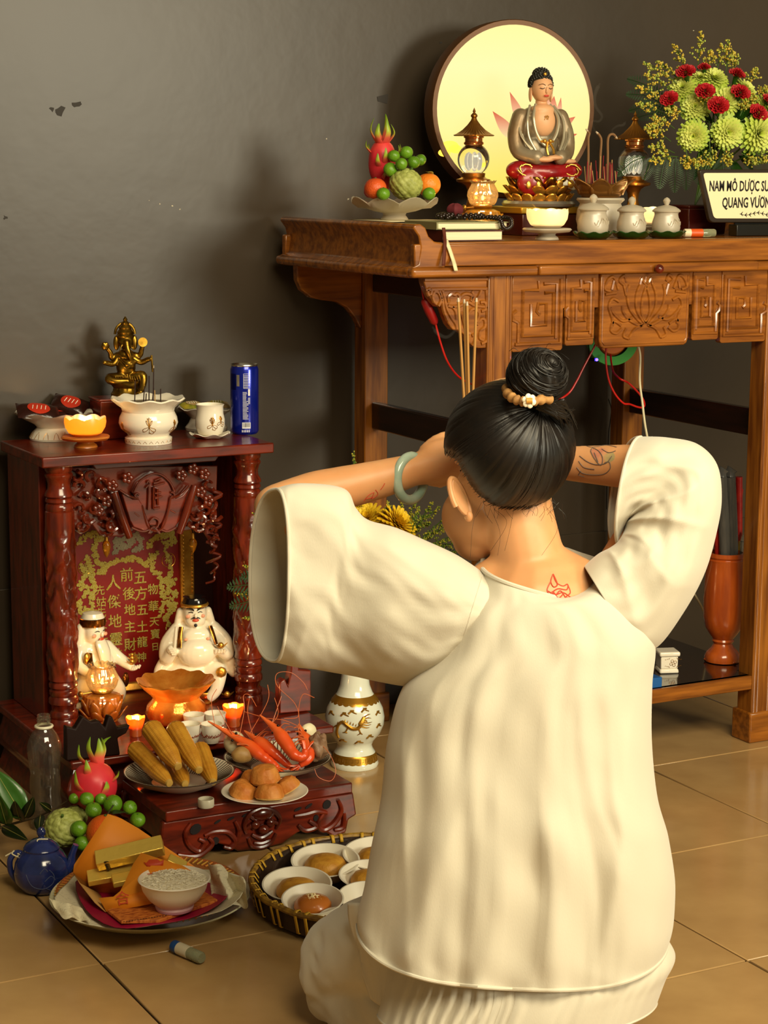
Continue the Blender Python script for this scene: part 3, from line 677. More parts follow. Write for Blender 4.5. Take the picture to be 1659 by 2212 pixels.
def petal_print(name, tip, base, wd, stops, inv, k):
    """a printed petal: outline on the diffuser, colour runs along the petal"""
    mt = zgrad(name, stops, axis=2, space='Generated', emit='ffffff', es=.85, rough=.6)
    iM = wm(disc).inverted()
    def onp(x, y):
        d = iM.to_3x3() @ ray(x, y); o = iM @ CAM; return o+d*((-.0008-.0003*k-o.y)/d.y)
    b, t = onp(*base), onp(*tip); ax = t-b; sd = Vector((-ax.z, 0, ax.x)).normalized()*wd*m
    n = 9; L_, R_ = [], []
    for i in range(n+1):
        u = i/n; ww = sin(pi*u**.75)*(1-.25*u) if u < 1 else 0
        L_.append(b+ax*u+sd*ww); R_.append(b+ax*u-sd*ww)
    pts = L_+R_[::-1][1:-1]; return MB().add(pts, [tuple(range(len(pts)))]).build('printed_petal', mt, disc)
PK = [(0, 'ffeda6'), (.4, 'f7b88c'), (1, 'd8401e')]
for i, (tip, base, wd, inv) in enumerate([((1101, 198), (1130, 270), 12, 0), ((1064, 240), (1110, 300), 15, 0), ((1197, 207), (1190, 268), 15, 0), ((1212, 210), (1205, 260), 7, 0), ((1165, 212), (1182, 250), 10, 0), ((1243, 252), (1190, 290), 15, 0), ((1247, 289), (1190, 312), 13, 0), ((1184, 203), (1180, 240), 8, 0)]):
    petal_print('printed_petal_%d' % i, tip, base, wd, PK, inv, i)
for x, y, s in ((972, 316, 17), (984, 322, 13), (960, 330, 12)):
    iM = wm(disc).inverted(); d = iM.to_3x3() @ ray(x, y); o = iM @ CAM; q = o+d*((-.0009-o.y)/d.y)
    pts = [(q.x+s*m*1.2*cos(TAU*k/20), -.0009, q.z+s*m*.7*sin(TAU*k/20)) for k in range(20)]
    MB().add(pts, [tuple(range(20))]).build('printed_cloud', mat('printed_cloud', 'ffd84a', .6, emit='ffd84a', es=.9), disc)

# ---- seated statue on its lotus base and plinth
BY = 3.95
pc = on_table(1163, BY); m = mpp(pc)
pl_ = thing('wooden_plinth', 'dark red wooden plinth with a gilt top slab under the seated statue', 'plinth', pc)
ph = (509-453)*m
MB().box(-.082, .082, -.06, .07, 0, .05).build('block', mat('dark_red_wood', '3f120a', .3, coat=.3), pl_, bev=.002)
MB().box(-.09, .09, -.068, .078, .05, .066).build('gilt_slab', mat('gilt_slab', 'b8902a', .35, .6), pl_, bev=.003)
st = thing('seated_statue', 'painted seated statue with closed eyes in silver and red robe on a gold lotus base', 'statue', pc+Vector((0, 0, .0665)), R(-9))
skin_s = mat('statue_skin', 'd9a478', .45); robe = mat('silver_robe', '9c9078', .4, .35, col2='7d6240', nscale=9); red_r = mat('red_robe', 'a01016', .35, coat=.3, col2='7d0c10', nscale=20)
hair_s = mat('statue_hair', '1d1a10', .5)
MB().lathe([(.001, 0), (.084, 0), (.088, .006), (.084, .012), (.07, .014)], 48).build('silver_rim', mat('silver_rim', 'c9c2ae', .25, .8), st)
def lotus_row(n, r0, z0, L, wd, out, up, mtl, off=0, name='lotus_petal', par=None, sc=(1, 1)):
    for k in range(n):
        a = TAU*(k+off)/n
        def fn(u, v):
            s = (u-.5)*2; wv = wd*sin(pi*min(.93, .2+.73*v))**.55
            rad = r0+out*v*L + .25*wd*(1-s*s); return (rad, s*wv, z0+up*L*v + .15*L*v*v)
        g = MB().grid(fn, 5, 6).xf(Matrix.Rotation(a, 4, 'Z'))
        if sc != (1, 1): g.xf(Matrix.Diagonal((sc[0], sc[1], 1, 1)))
        g.build(name, mtl, par, solid=.002)
lotus_row(16, .066, .012, .024, .015, .55, .6, gold, par=st)
lotus_row(14, .060, .026, .03, .017, .75, .6, gold, .5, par=st)
lotus_row(12, .056, .034, .034, .018, .55, .85, mat('dark_gold', 'a8742c', .25, 1), par=st)
MB().lathe([(.06, .012), (.064, .03), (.058, .045), (.062, .058), (.03, .062), (.001, .062)], 32).build('lotus_core', mat('lotus_core', '6a4414', .4, .6), st)
# legs, robe, chest
def blob(parts, name, m, par, vox=.0025, smooth=4, label=None):
    b = MB()
    for q in parts:
        if q[0] == 'b': b.ball(q[1], q[2], 20, 14, None, q[3] if len(q) > 3 else None)
        else: b.tube(spline(q[1], 5), [lerp(q[2][0], q[2][1], i/(len(spline(q[1], 5))-1)) for i in range(len(spline(q[1], 5)))], 12); b.ball(q[1][0], q[2][0], 12, 8); b.ball(q[1][-1], q[2][1], 12, 8)
    o = b.build(name, m, par)
    md = o.modifiers.new('remesh', 'REMESH'); md.mode = 'VOXEL'; md.voxel_size = vox; md.use_smooth_shade = True
    md = o.modifiers.new('smooth', 'SMOOTH'); md.iterations = smooth; md.factor = .5
    if label: o['label'] = label
    return o
blob([('b', (0, -.006, .082), (.078, .05, .022)), ('b', (-.064, -.028, .083), (.032, .026, .022)), ('b', (.064, -.028, .083), (.032, .026, .022)), ('t', [(-.06, -.035, .082), (0, -.052, .078), (.05, -.04, .082)], (.018, .018)), ('b', (-.03, -.050, .056), (.048, .016, .034)), ('b', (.03, -.048, .058), (.052, .014, .026))], 'red_robe', red_r, st)
blob([('b', (0, .004, .13), (.05, .032, .05)), ('b', (0, .002, .185), (.056, .03, .04)), ('b', (0, .002, .213), (.046, .026, .02)), ('t', [(-.05, .002, .205), (-.064, -.004, .165), (-.06, -.018, .125), (-.03, -.05, .112)], (.021, .017)), ('t', [(.05, .002, .205), (.064, -.004, .165), (.06, -.018, .125), (.03, -.05, .112)], (.021, .017))], 'robe', robe, st)
blob([('b', (0, -.016, .195), (.031, .02, .036)), ('b', (0, -.012, .222), (.03, .02, .014)), ('t', [(0, 0, .22), (0, -.004, .25)], (.0145, .014))], 'chest', skin_s, st)
fr = MB()
for s in (-1, 1):
    fr.tube(spline([(s*.018, -.012, .234), (s*.031, -.031, .205), (s*.026, -.037, .17), (s*.01, -.04, .145), (0, -.042, .138)], 6), .0038, 8)
    fr.tube(spline([(s*.03, -.006, .232), (s*.045, -.028, .2), (s*.044, -.036, .16), (s*.03, -.046, .128)], 6), .003, 8)
    for k in range(3): fr.tube(spline([(s*(.062-.004*k), -.014-.003*k, .19-.012*k), (s*(.06-.006*k), -.03, .16-.008*k), (s*(.04-.008*k), -.046, .128-.003*k)], 5), .0022, 6)
fo = fr.build('robe_folds', mat('silver_trim', 'b8ad92', .35, .5), st); fo['kind'] = 'stuff'
gb = MB().tube(spline([(-.016, -.041, .15), (0, -.044, .146), (.016, -.041, .15)], 5), .003, 8).ball((-.008, -.045, .15), .005).ball((.006, -.046, .15), .005).tube(spline([(0, -.045, .148), (-.004, -.05, .132), (-.002, -.054, .118)], 4), .003, 6).tube(spline([(.004, -.045, .148), (.012, -.05, .132), (.012, -.054, .12)], 4), .003, 6)
gb.build('gold_sash_bow', gold, st)
blob([('b', (-.012, -.058, .108), (.024, .012, .007)), ('b', (.012, -.060, .112), (.022, .011, .006)), ('t', [(-.03, -.045, .113), (-.01, -.06, .109)], (.008, .006)), ('t', [(.03, -.045, .113), (.01, -.06, .113)], (.008, .006)), ('b', (.052, -.045, .104), (.022, .009, .006))], 'folded_hands', skin_s, st, .0018, 2)
kn = MB()
for s in (-1, 1):
    for k in range(6): kn.tube(spline([(s*.058+.016*cos(TAU*k/6+i*.7)*(1.4-.3*i), -.0585+.0014*abs(k-3), .084+.013*sin(TAU*k/6+i*.7)) for i in range(3)], 4), .0018, 6)
o = kn.build('gold_brocade', mat('dull_gold', 'b8953f', .35, .7), st); o['kind'] = 'stuff'
wpn = MB().grid(lambda u, v: (lerp(.002, .075, u), -.0655-.004*sin(pi*u)+.010*u*u+.004*v, lerp(.036+.006*abs(sin(u*pi*2.5)), .068, v)), 20, 6).build('white_drape', mat('statue_white_drape', 'd8d2c0', .4), st, solid=.0015)
for xx in (.022, .052): MB().ball((xx, -.071+.010*(xx/.075)**2, .052), (.0085, .002, .010), 12, 8).build('gilt_medallion', gold, wpn)
for xx in (-.055, -.03): MB().ball((xx, -.0668, .05), (.006, .0016, .009), 12, 8).build('gilt_medallion', gold, st)
gb_l = MB()
for k in range(9): gb_l.ball((-.066+.0165*k, -.058-.012*(1-((k-4)/4)**2), .064+.002*(k % 2)), .0026, 8, 6)
o = gb_l.build('gilt_beading', gold, st); o['kind'] = 'stuff'
hd = MB().ball((0, -.006, .270), (.0255, .028, .033), 24, 18, lambda d: 1-.10*max(0, -d.z)*abs(d.x)).ball((0, -.0338, .266), (.0034, .004, .008), 10, 8)
ho = hd.build('head', skin_s, st, matrix=Matrix.Translation((0, 0, 0)))
hr = MB().ball((0, .002, .281), (.0285, .0305, .0285), 24, 16, lambda d: 1 if d.z > -.1-.45*max(0, d.y) and not (d.y < -.35 and d.z < .38) else .8)
hr.ball((0, .002, .303), (.0195, .0195, .0155), 16, 10).build('hair_cap', hair_s, st)
hc = MB()
for i in range(220):
    zz = 1-1.25*(i+.5)/220; a = i*2.39996; s = math.sqrt(1-zz*zz); d = Vector((s*cos(a), s*sin(a), zz))
    if d.y < -.3 and d.z < .42: continue
    hc.ball(Vector((0, .002, .281))+Vector((d.x*.0285, d.y*.0305, d.z*.0285)), .0027, 6, 4)
for i in range(50):
    zz = 1-.9*(i+.5)/50; a = i*2.39996; s = math.sqrt(1-zz*zz); hc.ball(Vector((0, .002, .303))+Vector((s*cos(a)*.0195, s*sin(a)*.0195, zz*.0155)), .0026, 6, 4)
o = hc.build('hair_curls', hair_s, st); o['kind'] = 'stuff'
MB().ball((0, -.0225, .303), (.0045, .003, .0045), 10, 8).build('hair_jewel', gold, st)
for s in (-1, 1):
    MB().ball((s*.0258, .002, .258), (.0038, .0075, .018), 10, 10).build('ear', skin_s, st)
    MB().tube(spline([(s*.005, -.0342, .2715), (s*.010, -.0335, .2693), (s*.0155, -.0300, .271)], 5), .0008, 6).build('closed_eye', mat('ink_line', '3a2418', .5), st)
    MB().tube(spline([(s*.003, -.0342, .277), (s*.0095, -.0330, .2805), (s*.018, -.0275, .278)], 5), .0007, 6).build('eyebrow', mat('brow_line', '7a5a3a', .5), st)
MB().ball((0, -.0325, .2535), (.0066, .0025, .0024), 12, 8).build('lips', mat('statue_lips', 'c0392a', .4), st)
em = MB()
for pth in ([(-.5, .8), (-.5, -.2), (-.9, -.9)], [(-.9, .3), (-.1, .3)], [(.1, .9), (.1, -.8)], [(.1, .4), (.8, .4), (.5, -.8)], [(.4, .9), (.5, .5)]):
    em.tube([(x*.006, -.0372, .204+z*.006) for x, z in pth], .0008, 5)
em.build('chest_emblem', mat('emblem_gold', '9c6a1c', .4, .6), st)

# ---- crystal ball lanterns with gilt pagoda roofs
def lantern(x, Y, ytop, label):
    c = on_table(x, Y); m = mpp(c); yb = at_y_px(c)
    t = thing('crystal_lantern', label, 'lantern', c, 0, 'crystal ball lanterns')
    sh = (ytop-242)
    def z(y): return (yb-(y+sh))*m/.985
    rp = [(.2, 242), (3.5, 250), (2, 252), (7, 257), (7.5, 260), (5, 263), (7, 268), (8, 270), (14, 278), (24, 288), (36, 296), (43, 299), (42, 301), (30, 301), (4, 301)]
    copper = mat('warm_brass', 'a8702c', .32, .9)
    MB().lathe([(w*m, z(y)) for w, y in rp], 96, (0, 0, 0), lambda a, i, r, zz: (r*(1+.03*cos(a*32)) if 7 <= i <= 11 else r, zz), cap1=True).build('roof', copper, t)
    MB().lathe([(w*m, z(y)) for w, y in [(22, 301), (22, 304), (19, 306), (19, 312), (22, 315), (21, 318), (18, 320), (2, 320)]], 32).build('collar', mat('pink_gilt', 'c8844c', .2, .9), t)
    MB().ball((0, 0, z(349)), 34.5*m, 32, 22).build('crystal_ball', glass, t)
    lo = MB()
    for k in range(7):
        a = TAU*k/7; lo.ball((9*m*cos(a), 9*m*sin(a), z(352)), (5*m, 5*m, 13*m), 8, 6)
    lo = lo.build('engraved_lotus', mat('etched_lotus_added_glow', 'fff6e0', .5, emit='fff2d0', es=.45), t); lo['kind'] = 'stuff'  # petals get an added faint glow, since lamp light stops at the glass
    MB().lathe([(w*m, z(y)) for w, y in [(18, 376), (26, 378), (25, 386), (30, 389), (37, 391), (36, 396), (24, 399), (17, 404), (13, 412), (11, 425), (14, 440), (20, 452), (34, 466)]] + [(34*m, 0), (.001, 0)], 32).build('stem_base', copper, t)
def at_y_px(p):
    q = Matrix((_r, _d, _f)) @ (Vector(p)-CAM); return 1106+FPX*q.y/q.z
lantern(1021, 3.98, 242, 'crystal ball lantern with gilt pagoda roof left of the seated statue')
lantern(1366, 3.93, 249, 'crystal ball lantern with gilt pagoda roof beside the flowers')

# ---- oil lamps: ribbed glass chimney over a lotus font
def point(name, loc, e, col=(1, .62, .25), r=.006):
    l = bpy.data.lights.new(name, 'POINT'); l.energy = e; l.color = col; l.shadow_soft_size = r
    o = bpy.data.objects.new(name, l); COL.objects.link(o); o.location = loc; return o
def oil_lamp(label, c, m, fontm, chim, e):
    t = thing('oil_lamp', label, 'lamp', c, 0)
    z = lambda y: (480-y)*m
    MB().lathe([(w*m, z(y)) for w, y in [(24, 414), (28, 408), (32, 395), (31, 386), (26, 376), (23, 370), (26, 366), (28, 364)]], 64, (0, 0, 0), lambda a, i, r, zz: (r*(1+.035*cos(a*16)), zz+(.0015*cos(a*16) if i > 6 else 0)), False, False).build('chimney', chim, t, solid=.0012)
    MB().lathe([(w*m, z(y)) for w, y in [(10, 413), (20, 415), (22, 418), (18, 422), (12, 424)]], 32).build('burner', mat('brass_burner', 'b98a3a', .3, .9), t)
    MB().tube([(-16*m, 0, z(419)), (-42*m, 0, z(420))], .0016).ball((-46*m, 0, z(420)), (.005, .007, .007), 12, 8).build('wick_knob', mat('brass_burner', 'b98a3a', .3), t)
    MB().lathe([(w*m, z(y)) for w, y in [(2, 479), (30, 479), (32, 470), (26, 462), (36, 452), (39, 440), (36, 428), (24, 423), (4, 421)]], 64, (0, 0, 0), lambda a, i, r, zz: (r*(1+.03*cos(a*24)), zz)).build('font', fontm, t)
    for row, n, r0, L, out, zz in ((0, 8, 30, 34, .35, 466), (1, 7, 31, 24, .7, 474)):
        for k in range(n):
            a = TAU*(k+.5*row)/n
            def fn(u, v):
                s = (u-.5)*2; wv = 13*sin(pi*min(.97, .2+.78*v))**.7
                return ((r0+out*v*L+3*(1-s*s))*m, s*wv*m, z(zz)+L*v*m)
            MB().grid(fn, 5, 6).xf(Matrix.Rotation(a, 4, 'Z')).build('lotus_petal', fontm, t, solid=.0016)
    MB().ball((0, 0, z(398)), (3*m, 3*m, 8*m), 10, 8, lambda d: 1-.5*max(0, d.z)).build('flame', flame_m, t)
    MB().tube([(0, 0, z(412)), (0, 0, z(404))], .002).build('wick', mat('charred_wick', '5a2c10', .8), t)
    if e: point('oil_lamp_light', Vector(c)+Vector((0, 0, z(398))), e)
    return t
amber_font = transl('amber_pressed_glass', 'ffb62a', .55, .15, .25); chim_glass = transl('chimney_glass', 'fff0d0', .5, .05, .93, .06)
c = on_table(1042, 3.885); ol = oil_lamp('amber oil lamp with ribbed clear chimney behind the prayer beads', c+Vector((0, 0, .0)), mpp(c)/.985, amber_font, chim_glass, .6)

# ---- frosted lotus tealights
def tealight(label, c, m, mtl, e, group=None, saucer=True):
    t = thing('lotus_tealight', label, 'candle holder', c, 0, group)
    z = lambda y: (515-y)*m/.985
    if saucer: MB().lathe([(w*m, z(y)) for w, y in [(2, 515), (26, 515), (24, 510), (18, 506), (20, 502), (48, 499), (53, 494), (50, 491), (20, 492), (2, 492)]], 48, (0, 0, 0), lambda a, i, r, zz: (r*(1+(.03*cos(a*8) if 5 <= i <= 7 else 0)), zz)).build('saucer', mtl, t)
    MB().lathe([(w*m, z(y)) for w, y in [(2, 492), (26, 491), (36, 484), (43, 472), (45, 460), (44, 452)]], 64, (0, 0, 0), lambda a, i, r, zz: (r*(1+.02*abs(cos(a*4))), zz+(.005*(abs(cos(a*4))-.6) if i >= 4 else 0)), cap1=False).build('lotus_cup', mtl, t)
    MB().lathe([(w*m, z(y)) for w, y in [(2, 486), (20, 486), (20, 474), (2, 473)]], 20).build('candle', mat('wax', 'fff2d0', .5, sss=.3), t)
    MB().ball((0, 0, z(464)), (3*m, 3*m, 8*m), 10, 8).build('flame', flame_m, t)
    if e: point('tealight_flame_light', Vector(c)+Vector((0, 0, z(462))), e, (1, .66, .28))
    return t
c = on_table(1182, 3.66); tealight('lit frosted glass lotus tealight on a saucer in front of the plinth', c, mpp(c), frost, .5, 'lotus tealights on the altar')
c = on_table(1403, 3.78); tealight('lit lotus tealight glowing between the right two lidded jars', c, mpp(c)*.95, frost, .5, 'lotus tealights on the altar')

# ---- lidded frosted jars on green saucers
for i, (x, lb) in enumerate(((1281, 'frosted lidded jar on green saucer, nearest the tealight of three'), (1364, 'middle of the three frosted lidded jars on green saucers'), (1439, 'frosted lidded jar on green saucer, nearest the fallen lighter'))):
    c = on_table(x, 3.665); m = mpp(c); sc_ = (1, .93, .9)[i]
    z = lambda y: (513-y)*m/.985*sc_
    s_ = tag(MB().lathe([(w*m, z2*m) for w, z2 in [(2, 0), (30, 0), (38, 6), (43, 13), (41, 14.5), (34, 9), (26, 4), (2, 4)]], 56, (0, 0, 0), lambda a, i_, r, zz: (r*(1+(.03*cos(a*9) if 2 <= i_ <= 4 else 0)), zz+(.002*cos(a*9) if 2 <= i_ <= 4 else 0))).build('green_saucer', mat('green_glass_saucer', '1e4a16', .15, col2='123208', coat=.4), None, matrix=Matrix.Translation(c)), ('green leaf-edged saucer under the lidded jar nearest the tealight', 'green leaf-edged saucer under the middle lidded jar', 'green leaf-edged saucer under the lidded jar nearest the lighter')[i], 'saucer', 'green saucers on the altar')
    t = thing('lidded_jar', lb, 'jar', c+Vector((0, 0, 4.2*m)), 0, 'lidded jars on the altar')
    z = lambda y: (509-y)*m/.985*sc_
    MB().lathe([(w*m*sc_, z(y)) for w, y in [(2, 509), (24, 509), (31, 503), (34, 490), (33, 476), (29, 464), (28, 458), (30, 452)]], 40).build('jar_body', frost, t)
    MB().lathe([(w*m*sc_, z(y)) for w, y in [(33, 453), (34, 450), (30, 446), (22, 441), (10, 438), (5, 437), (7, 432), (9, 427), (6, 422), (1, 419)]], 40).build('jar_lid', frost, t)
    g = MB(); r4 = random.Random(i)
    for k in range(7):
        a0 = -pi/2-.5+.2*k; y0 = 470+4*sin(k*2.1)
        g.tube(spline([((33.6*sc_)*m*cos(a0+.09*j), (33.6*sc_)*m*sin(a0+.09*j), z(y0+6*sin(k+j*1.3)+8)) for j in range(4)], 3), .0009, 5)
    o = g.build('relief_pattern', frost, t); o['kind'] = 'stuff'

# ---- big incense bowl standing on a frosted stand, with sticks
c = on_table(1296, 3.80); m = mpp(c); z = lambda y: (505-y)*m/.985
tag(MB().lathe([(w*m, z(y)) for w, y in [(2, 505), (40, 505), (44, 498), (52, 470), (50, 450), (44, 436), (52, 428), (50, 424), (2, 424)]], 40).build('frosted_stand', frost, None, matrix=Matrix.Translation(c)), 'round frosted glass stand under the brown lotus incense bowl', 'stand')
ib = thing('incense_bowl', 'brown gilt lotus-shaped incense bowl full of burnt sticks on the altar', 'incense bowl', c+Vector((0, 0, z(424)+.0005)), 0)
zb = lambda y: (424-y)*m/.985
brz = mat('brown_gilt', '7d5424', .35, .5)
MB().lathe([(w*m, zb(y)) for w, y in [(2, 424), (40, 424), (46, 416), (56, 404), (60, 396), (2, 398)]], 40).build('bowl_body', brz, ib)
for k in range(8):
    a = TAU*k/8
    def fn(u, v):
        s = (u-.5)*2; wv = 25*sin(pi*min(.95, .3+.66*v))**.6; return ((44+26*v*v+3*(1-s*s))*m, s*wv*m, zb(418)+34*v*m*(1-.12*s*s))
    MB().grid(fn, 7, 7).xf(Matrix.Rotation(a+.2, 4, 'Z')).build('lotus_petal', brz, ib, solid=.003)
MB().lathe([(.001, zb(396)+.001), (56*m, zb(396)+.001)], 32, cap1=False).build('ash', mat('grey_ash', '8a7a60', .9), ib)
stick_r = mat('red_incense', '8c1420', .7); stick_b = mat('spent_incense', '7a5a3a', .9); stick_t = mat('tan_incense', 'b08a52', .8)
def istick(name, label, pts, r, mtl, group, tipm=None):
    p0 = Vector(pts[0]); t = thing(name, label, 'incense stick', p0, 0, group)
    P = [Vector(q)-p0 for q in pts]; n = len(P)
    MB().tube(P, r, 6).build('stick', mtl, t)
    if tipm: MB().tube([P[-1], P[-1]+(P[-1]-P[-2]).normalized()*.006], [r, r*.6], 6).build('ash_tip', tipm, t)
    return t
r5 = random.Random(12); wb = wm(ib) @ Vector((0, 0, 0))
base = Vector((c.x, c.y, c.z+z(424)+zb(396)))
for k in range(22):
    x = lerp(1264, 1334, (k+.5)/22)+r5.uniform(-2, 2); yt = r5.uniform(335, 372); Yb = 3.80+r5.uniform(-.03, .03)
    b_ = at_y(x, 400, Yb); tq = at_y(x+r5.uniform(-4, 4), yt, Yb); b_.z = base.z
    istick('incense_stick', 'short spent red incense stick standing in the altar incense bowl' if k % 3 else 'pale spent stick end standing in the altar incense bowl', [b_, tq], .0011, stick_r if k % 3 else stick_t, 'red spent sticks in the altar bowl' if k % 3 else 'pale spent sticks in the altar bowl')
for lb, pp3 in (('thick grey ash-curled incense stick nearest the lamp panel', [(1270, 396), (1271, 340), (1271, 300), (1273, 289), (1269, 283)]), ('thick curled incense stick in the middle of the altar bowl', [(1296, 396), (1297, 340), (1299, 305), (1296, 294), (1291, 288)]), ('thick incense stick curling right towards the crystal lantern', [(1312, 396), (1313, 340), (1313, 305), (1317, 292), (1325, 290), (1330, 295)])):
    q = [at_y(x, y, 3.79) for x, y in pp3]; q[0].z = base.z
    istick('incense_coil_stick', lb, spline(q, 5), .0028, stick_b, 'thick curled sticks in the altar bowl', mat('ash_tip', 'b8a890', .9))

# ---- lighter, sign board, stand
def lighter(label, a, b, r, capc, labc, name='lighter'):
    a, b = Vector(a), Vector(b); d = b-a; L = d.length
    t = thing(name, label, 'lighter', a, 0, rot=d.to_track_quat('Z', 'X').to_euler())
    MB().lathe([(r*.9, 0), (r, L*.02), (r, L*.2)], 18).build('cap', mat(name+'_cap_'+capc, capc, .4), t)
    MB().lathe([(r*1.01, L*.2), (r*1.01, L*.58)], 18).build('label_wrap', mat(name+'_label_'+labc, labc, .4), t)
    MB().lathe([(r*.97, L*.58), (r*.97, L*.96), (r*.8, L), (r*.2, L)], 18).build('clear_body', mat('pale_clear_plastic', 'd9dcae', .08, trans=.7), t)
    MB().ball((0, 0, L*.75), (r*.5, r*.5, L*.1), 8, 6).build('valve', mat('valve_green', '5a8a4a', .4), t)
    return t
a = at_y(1478, 497, 3.69); b = at_y(1545, 499, 3.67); rr = 9*mpp(a); a.z = b.z = T+rr
lighter('orange labelled lighter tube lying on the altar beside the sign board', a, b, rr, 'e8d8b4', 'd8551a', 'altar_lighter')
sgY = 3.72; g = lambda x, y: at_y(x, y, sgY)
tl, tr_, br_, bl = g(1510, 366), g(1716, 366), g(1694, 481), g(1534, 481)
cx_ = (tl.x+tr_.x)/2; sg = thing('sign_board', 'cream sign board with dark frame and Vietnamese lettering before the flowers', 'sign', (cx_, sgY, bl.z))
def inset(pts, d):
    c = sum((Vector((a, 0, b)) for a, b in pts), Vector())/len(pts); return [(lerp(a, c.x, d*abs(1)), lerp(b, c.z, d*2.2)) for a, b in pts]
def rounded(pts, r=.012, k=4):
    P = [Vector((a, b, 0)) for a, b in pts]; n = len(P); out = []
    for i in range(n):
        a, b, c = P[i-1], P[i], P[(i+1) % n]; p = b+(a-b).normalized()*r; q = b+(c-b).normalized()*r
        for j in range(k+1): t_ = j/k; v = p*(1-t_)**2+b*2*t_*(1-t_)+q*t_*t_; out.append((v.x, v.y))
    return out
opl = [(v.x, v.z) for v in (tl, tr_, br_, bl)]
MB().prism(rounded(opl), sgY, sgY+.012, 'xz').build('frame', mat('dark_sign_frame', '2b2016', .35), sg, bev=.002, world=True)
ipl = [(tl.x+.011, tl.z-.008), (tr_.x-.011, tr_.z-.008), (br_.x-.010, br_.z+.010), (bl.x+.010, bl.z+.010)]
fc = MB().prism(rounded(ipl, .009), sgY-.0012, sgY+.004, 'xz').build('face', mat('cream_sign_face', 'efe3b8', .4), sg, world=True)
ink = mat('black_ink', '120c08', .5)
def put(s_, x, y, h, sx):
    v = g(x, y); M_ = wm(sg).inverted() @ Matrix.Translation((v.x, sgY-.0016, v.z)) @ FACE
    text(s_, 'lettering', ink, sg, M_, h, .0003, 'LEFT', bold=.0007, sx=sx)
put('NAM MÔ DƯỢC SƯ', 1531, 403, .0335, .60); put('QUANG VƯƠNG', 1559, 439, .0335, .62)
gl = MB()
for k in range(7):
    x = 1600+k*9; y = 462+2.5*sin(k*1.2); v = g(x, y)
    for s in (-1, 1): gl.tube([v+Vector((0, -sgY+sgY-.0018, 0)), v+Vector((.005, -.0018, s*.005))], [.0014, .0004], 5)
gl.tube(spline([g(1597+k*10, 462+2.5*sin(k*1.2))+Vector((0, -.0018, 0)) for k in range(8)], 3), .0006, 5)
o = gl.build('printed_garland', ink, sg, world=True)
o['kind'] = 'stuff'
stb = thing('sign_stand', 'dark easel stand carrying the cream sign board on the altar', 'stand', (g(1640, 480).x, sgY, T))
hz = bl.z-T
MB().box(-.075, .075, -.012, .02, 0, hz-.005).build('stand_base', mat('black_stand', '15140f', .3), stb, bev=.002)
MB().box(-.06, .06, .0150, .02, 0, hz+.05).build('back_rest', mat('black_stand', '15140f', .3), stb)
# ================================================================ FLOWERS
mum_green = zgrad('green_mum_petal', [(0, '7fa022'), (.5, 'b5c84a'), (1, 'd8dc7a')], space='Generated', axis=2, rough=.5)
mum_yellow = zgrad('yellow_mum_petal', [(0, 'c99a10'), (1, 'f0cc2a')], space='Generated', axis=2, rough=.5)
carn = mat('red_carnation', 'a30d14', .6, col2='c8202a', nscale=120)
rod = mat('goldenrod_bud', 'c9a62a', .6, col2='9aa83a', nscale=60, lo=.4, hi=.6)
fern_m = mat('dark_fern', '1f3f14', .5, col2='15300e', nscale=20)
def mum_mesh(n=110, R0=1, seed=1, cup=.5):
    b = MB(); r = random.Random(seed)
    for i in range(n):
        t = (i+.5)/n; a = i*2.39996; el = lerp(1.45, -.1, t**.8); L = R0*lerp(.55, 1.0, t)*r.uniform(.9, 1.1); wd = R0*.085
        d = Vector((cos(a)*cos(el), sin(a)*cos(el), sin(el))); sd = Vector((-sin(a), cos(a), 0)); up = d.cross(sd)*-1
        P = []
        for k in range(5):
            u = k/4; c = d*(L*u*.95+.05*R0)+up*(-cup*L*(.25*u-u*u*.45)); ww = wd*(.5+1.0*sin(pi*min(.93, u*.85+.1)))
            P += [c-sd*ww+up*.02*R0, c, c+sd*ww+up*.02*R0]
        k = len(b.v); b.v += [tuple(p) for p in P]
        for q in range(4):
            for s in range(2): b.f.append((k+q*3+s, k+q*3+s+1, k+q*3+s+4, k+q*3+s+3))
    return b
def fix(me, m):
    me.materials.append(m); return me
MUMS = [fix(mum_mesh(110, 1, s).mesh('chrysanthemum'), mum_green) for s in (1, 2, 3)]
MUMY = fix(mum_mesh(120, 1, 5, .2).mesh('yellow_chrysanthemum'), mum_yellow)
def carn_mesh(seed):
    b = MB(); r = random.Random(seed)
    for L_ in range(5):
        rr = 1-.17*L_; z0 = .12*L_
        def fn(u, v):
            a = TAU*u; w = rr*(.25+.75*v); return (w*cos(a), w*sin(a), z0+.3*v+.10*v*sin(a*(9+2*L_)+seed)+.07*v*sin(a*23+L_))
        b.grid(fn, 60, 4, True)
    return b
CARN = [fix(carn_mesh(s).mesh('carnation'), carn) for s in (1, 2)]
def inst(me, name, parent, p, d, s, roll=0, kind=True):
    o = bpy.data.objects.new(name, me); COL.objects.link(o); o.parent = parent
    M_ = Matrix.Translation(p) @ Vector(d).to_track_quat('Z', 'Y').to_matrix().to_4x4() @ Matrix.Rotation(roll, 4, 'Z') @ Matrix.Scale(s, 4)
    o.matrix_basis = wm(parent).inverted() @ M_
    if kind: o['kind'] = 'stuff'
    return o
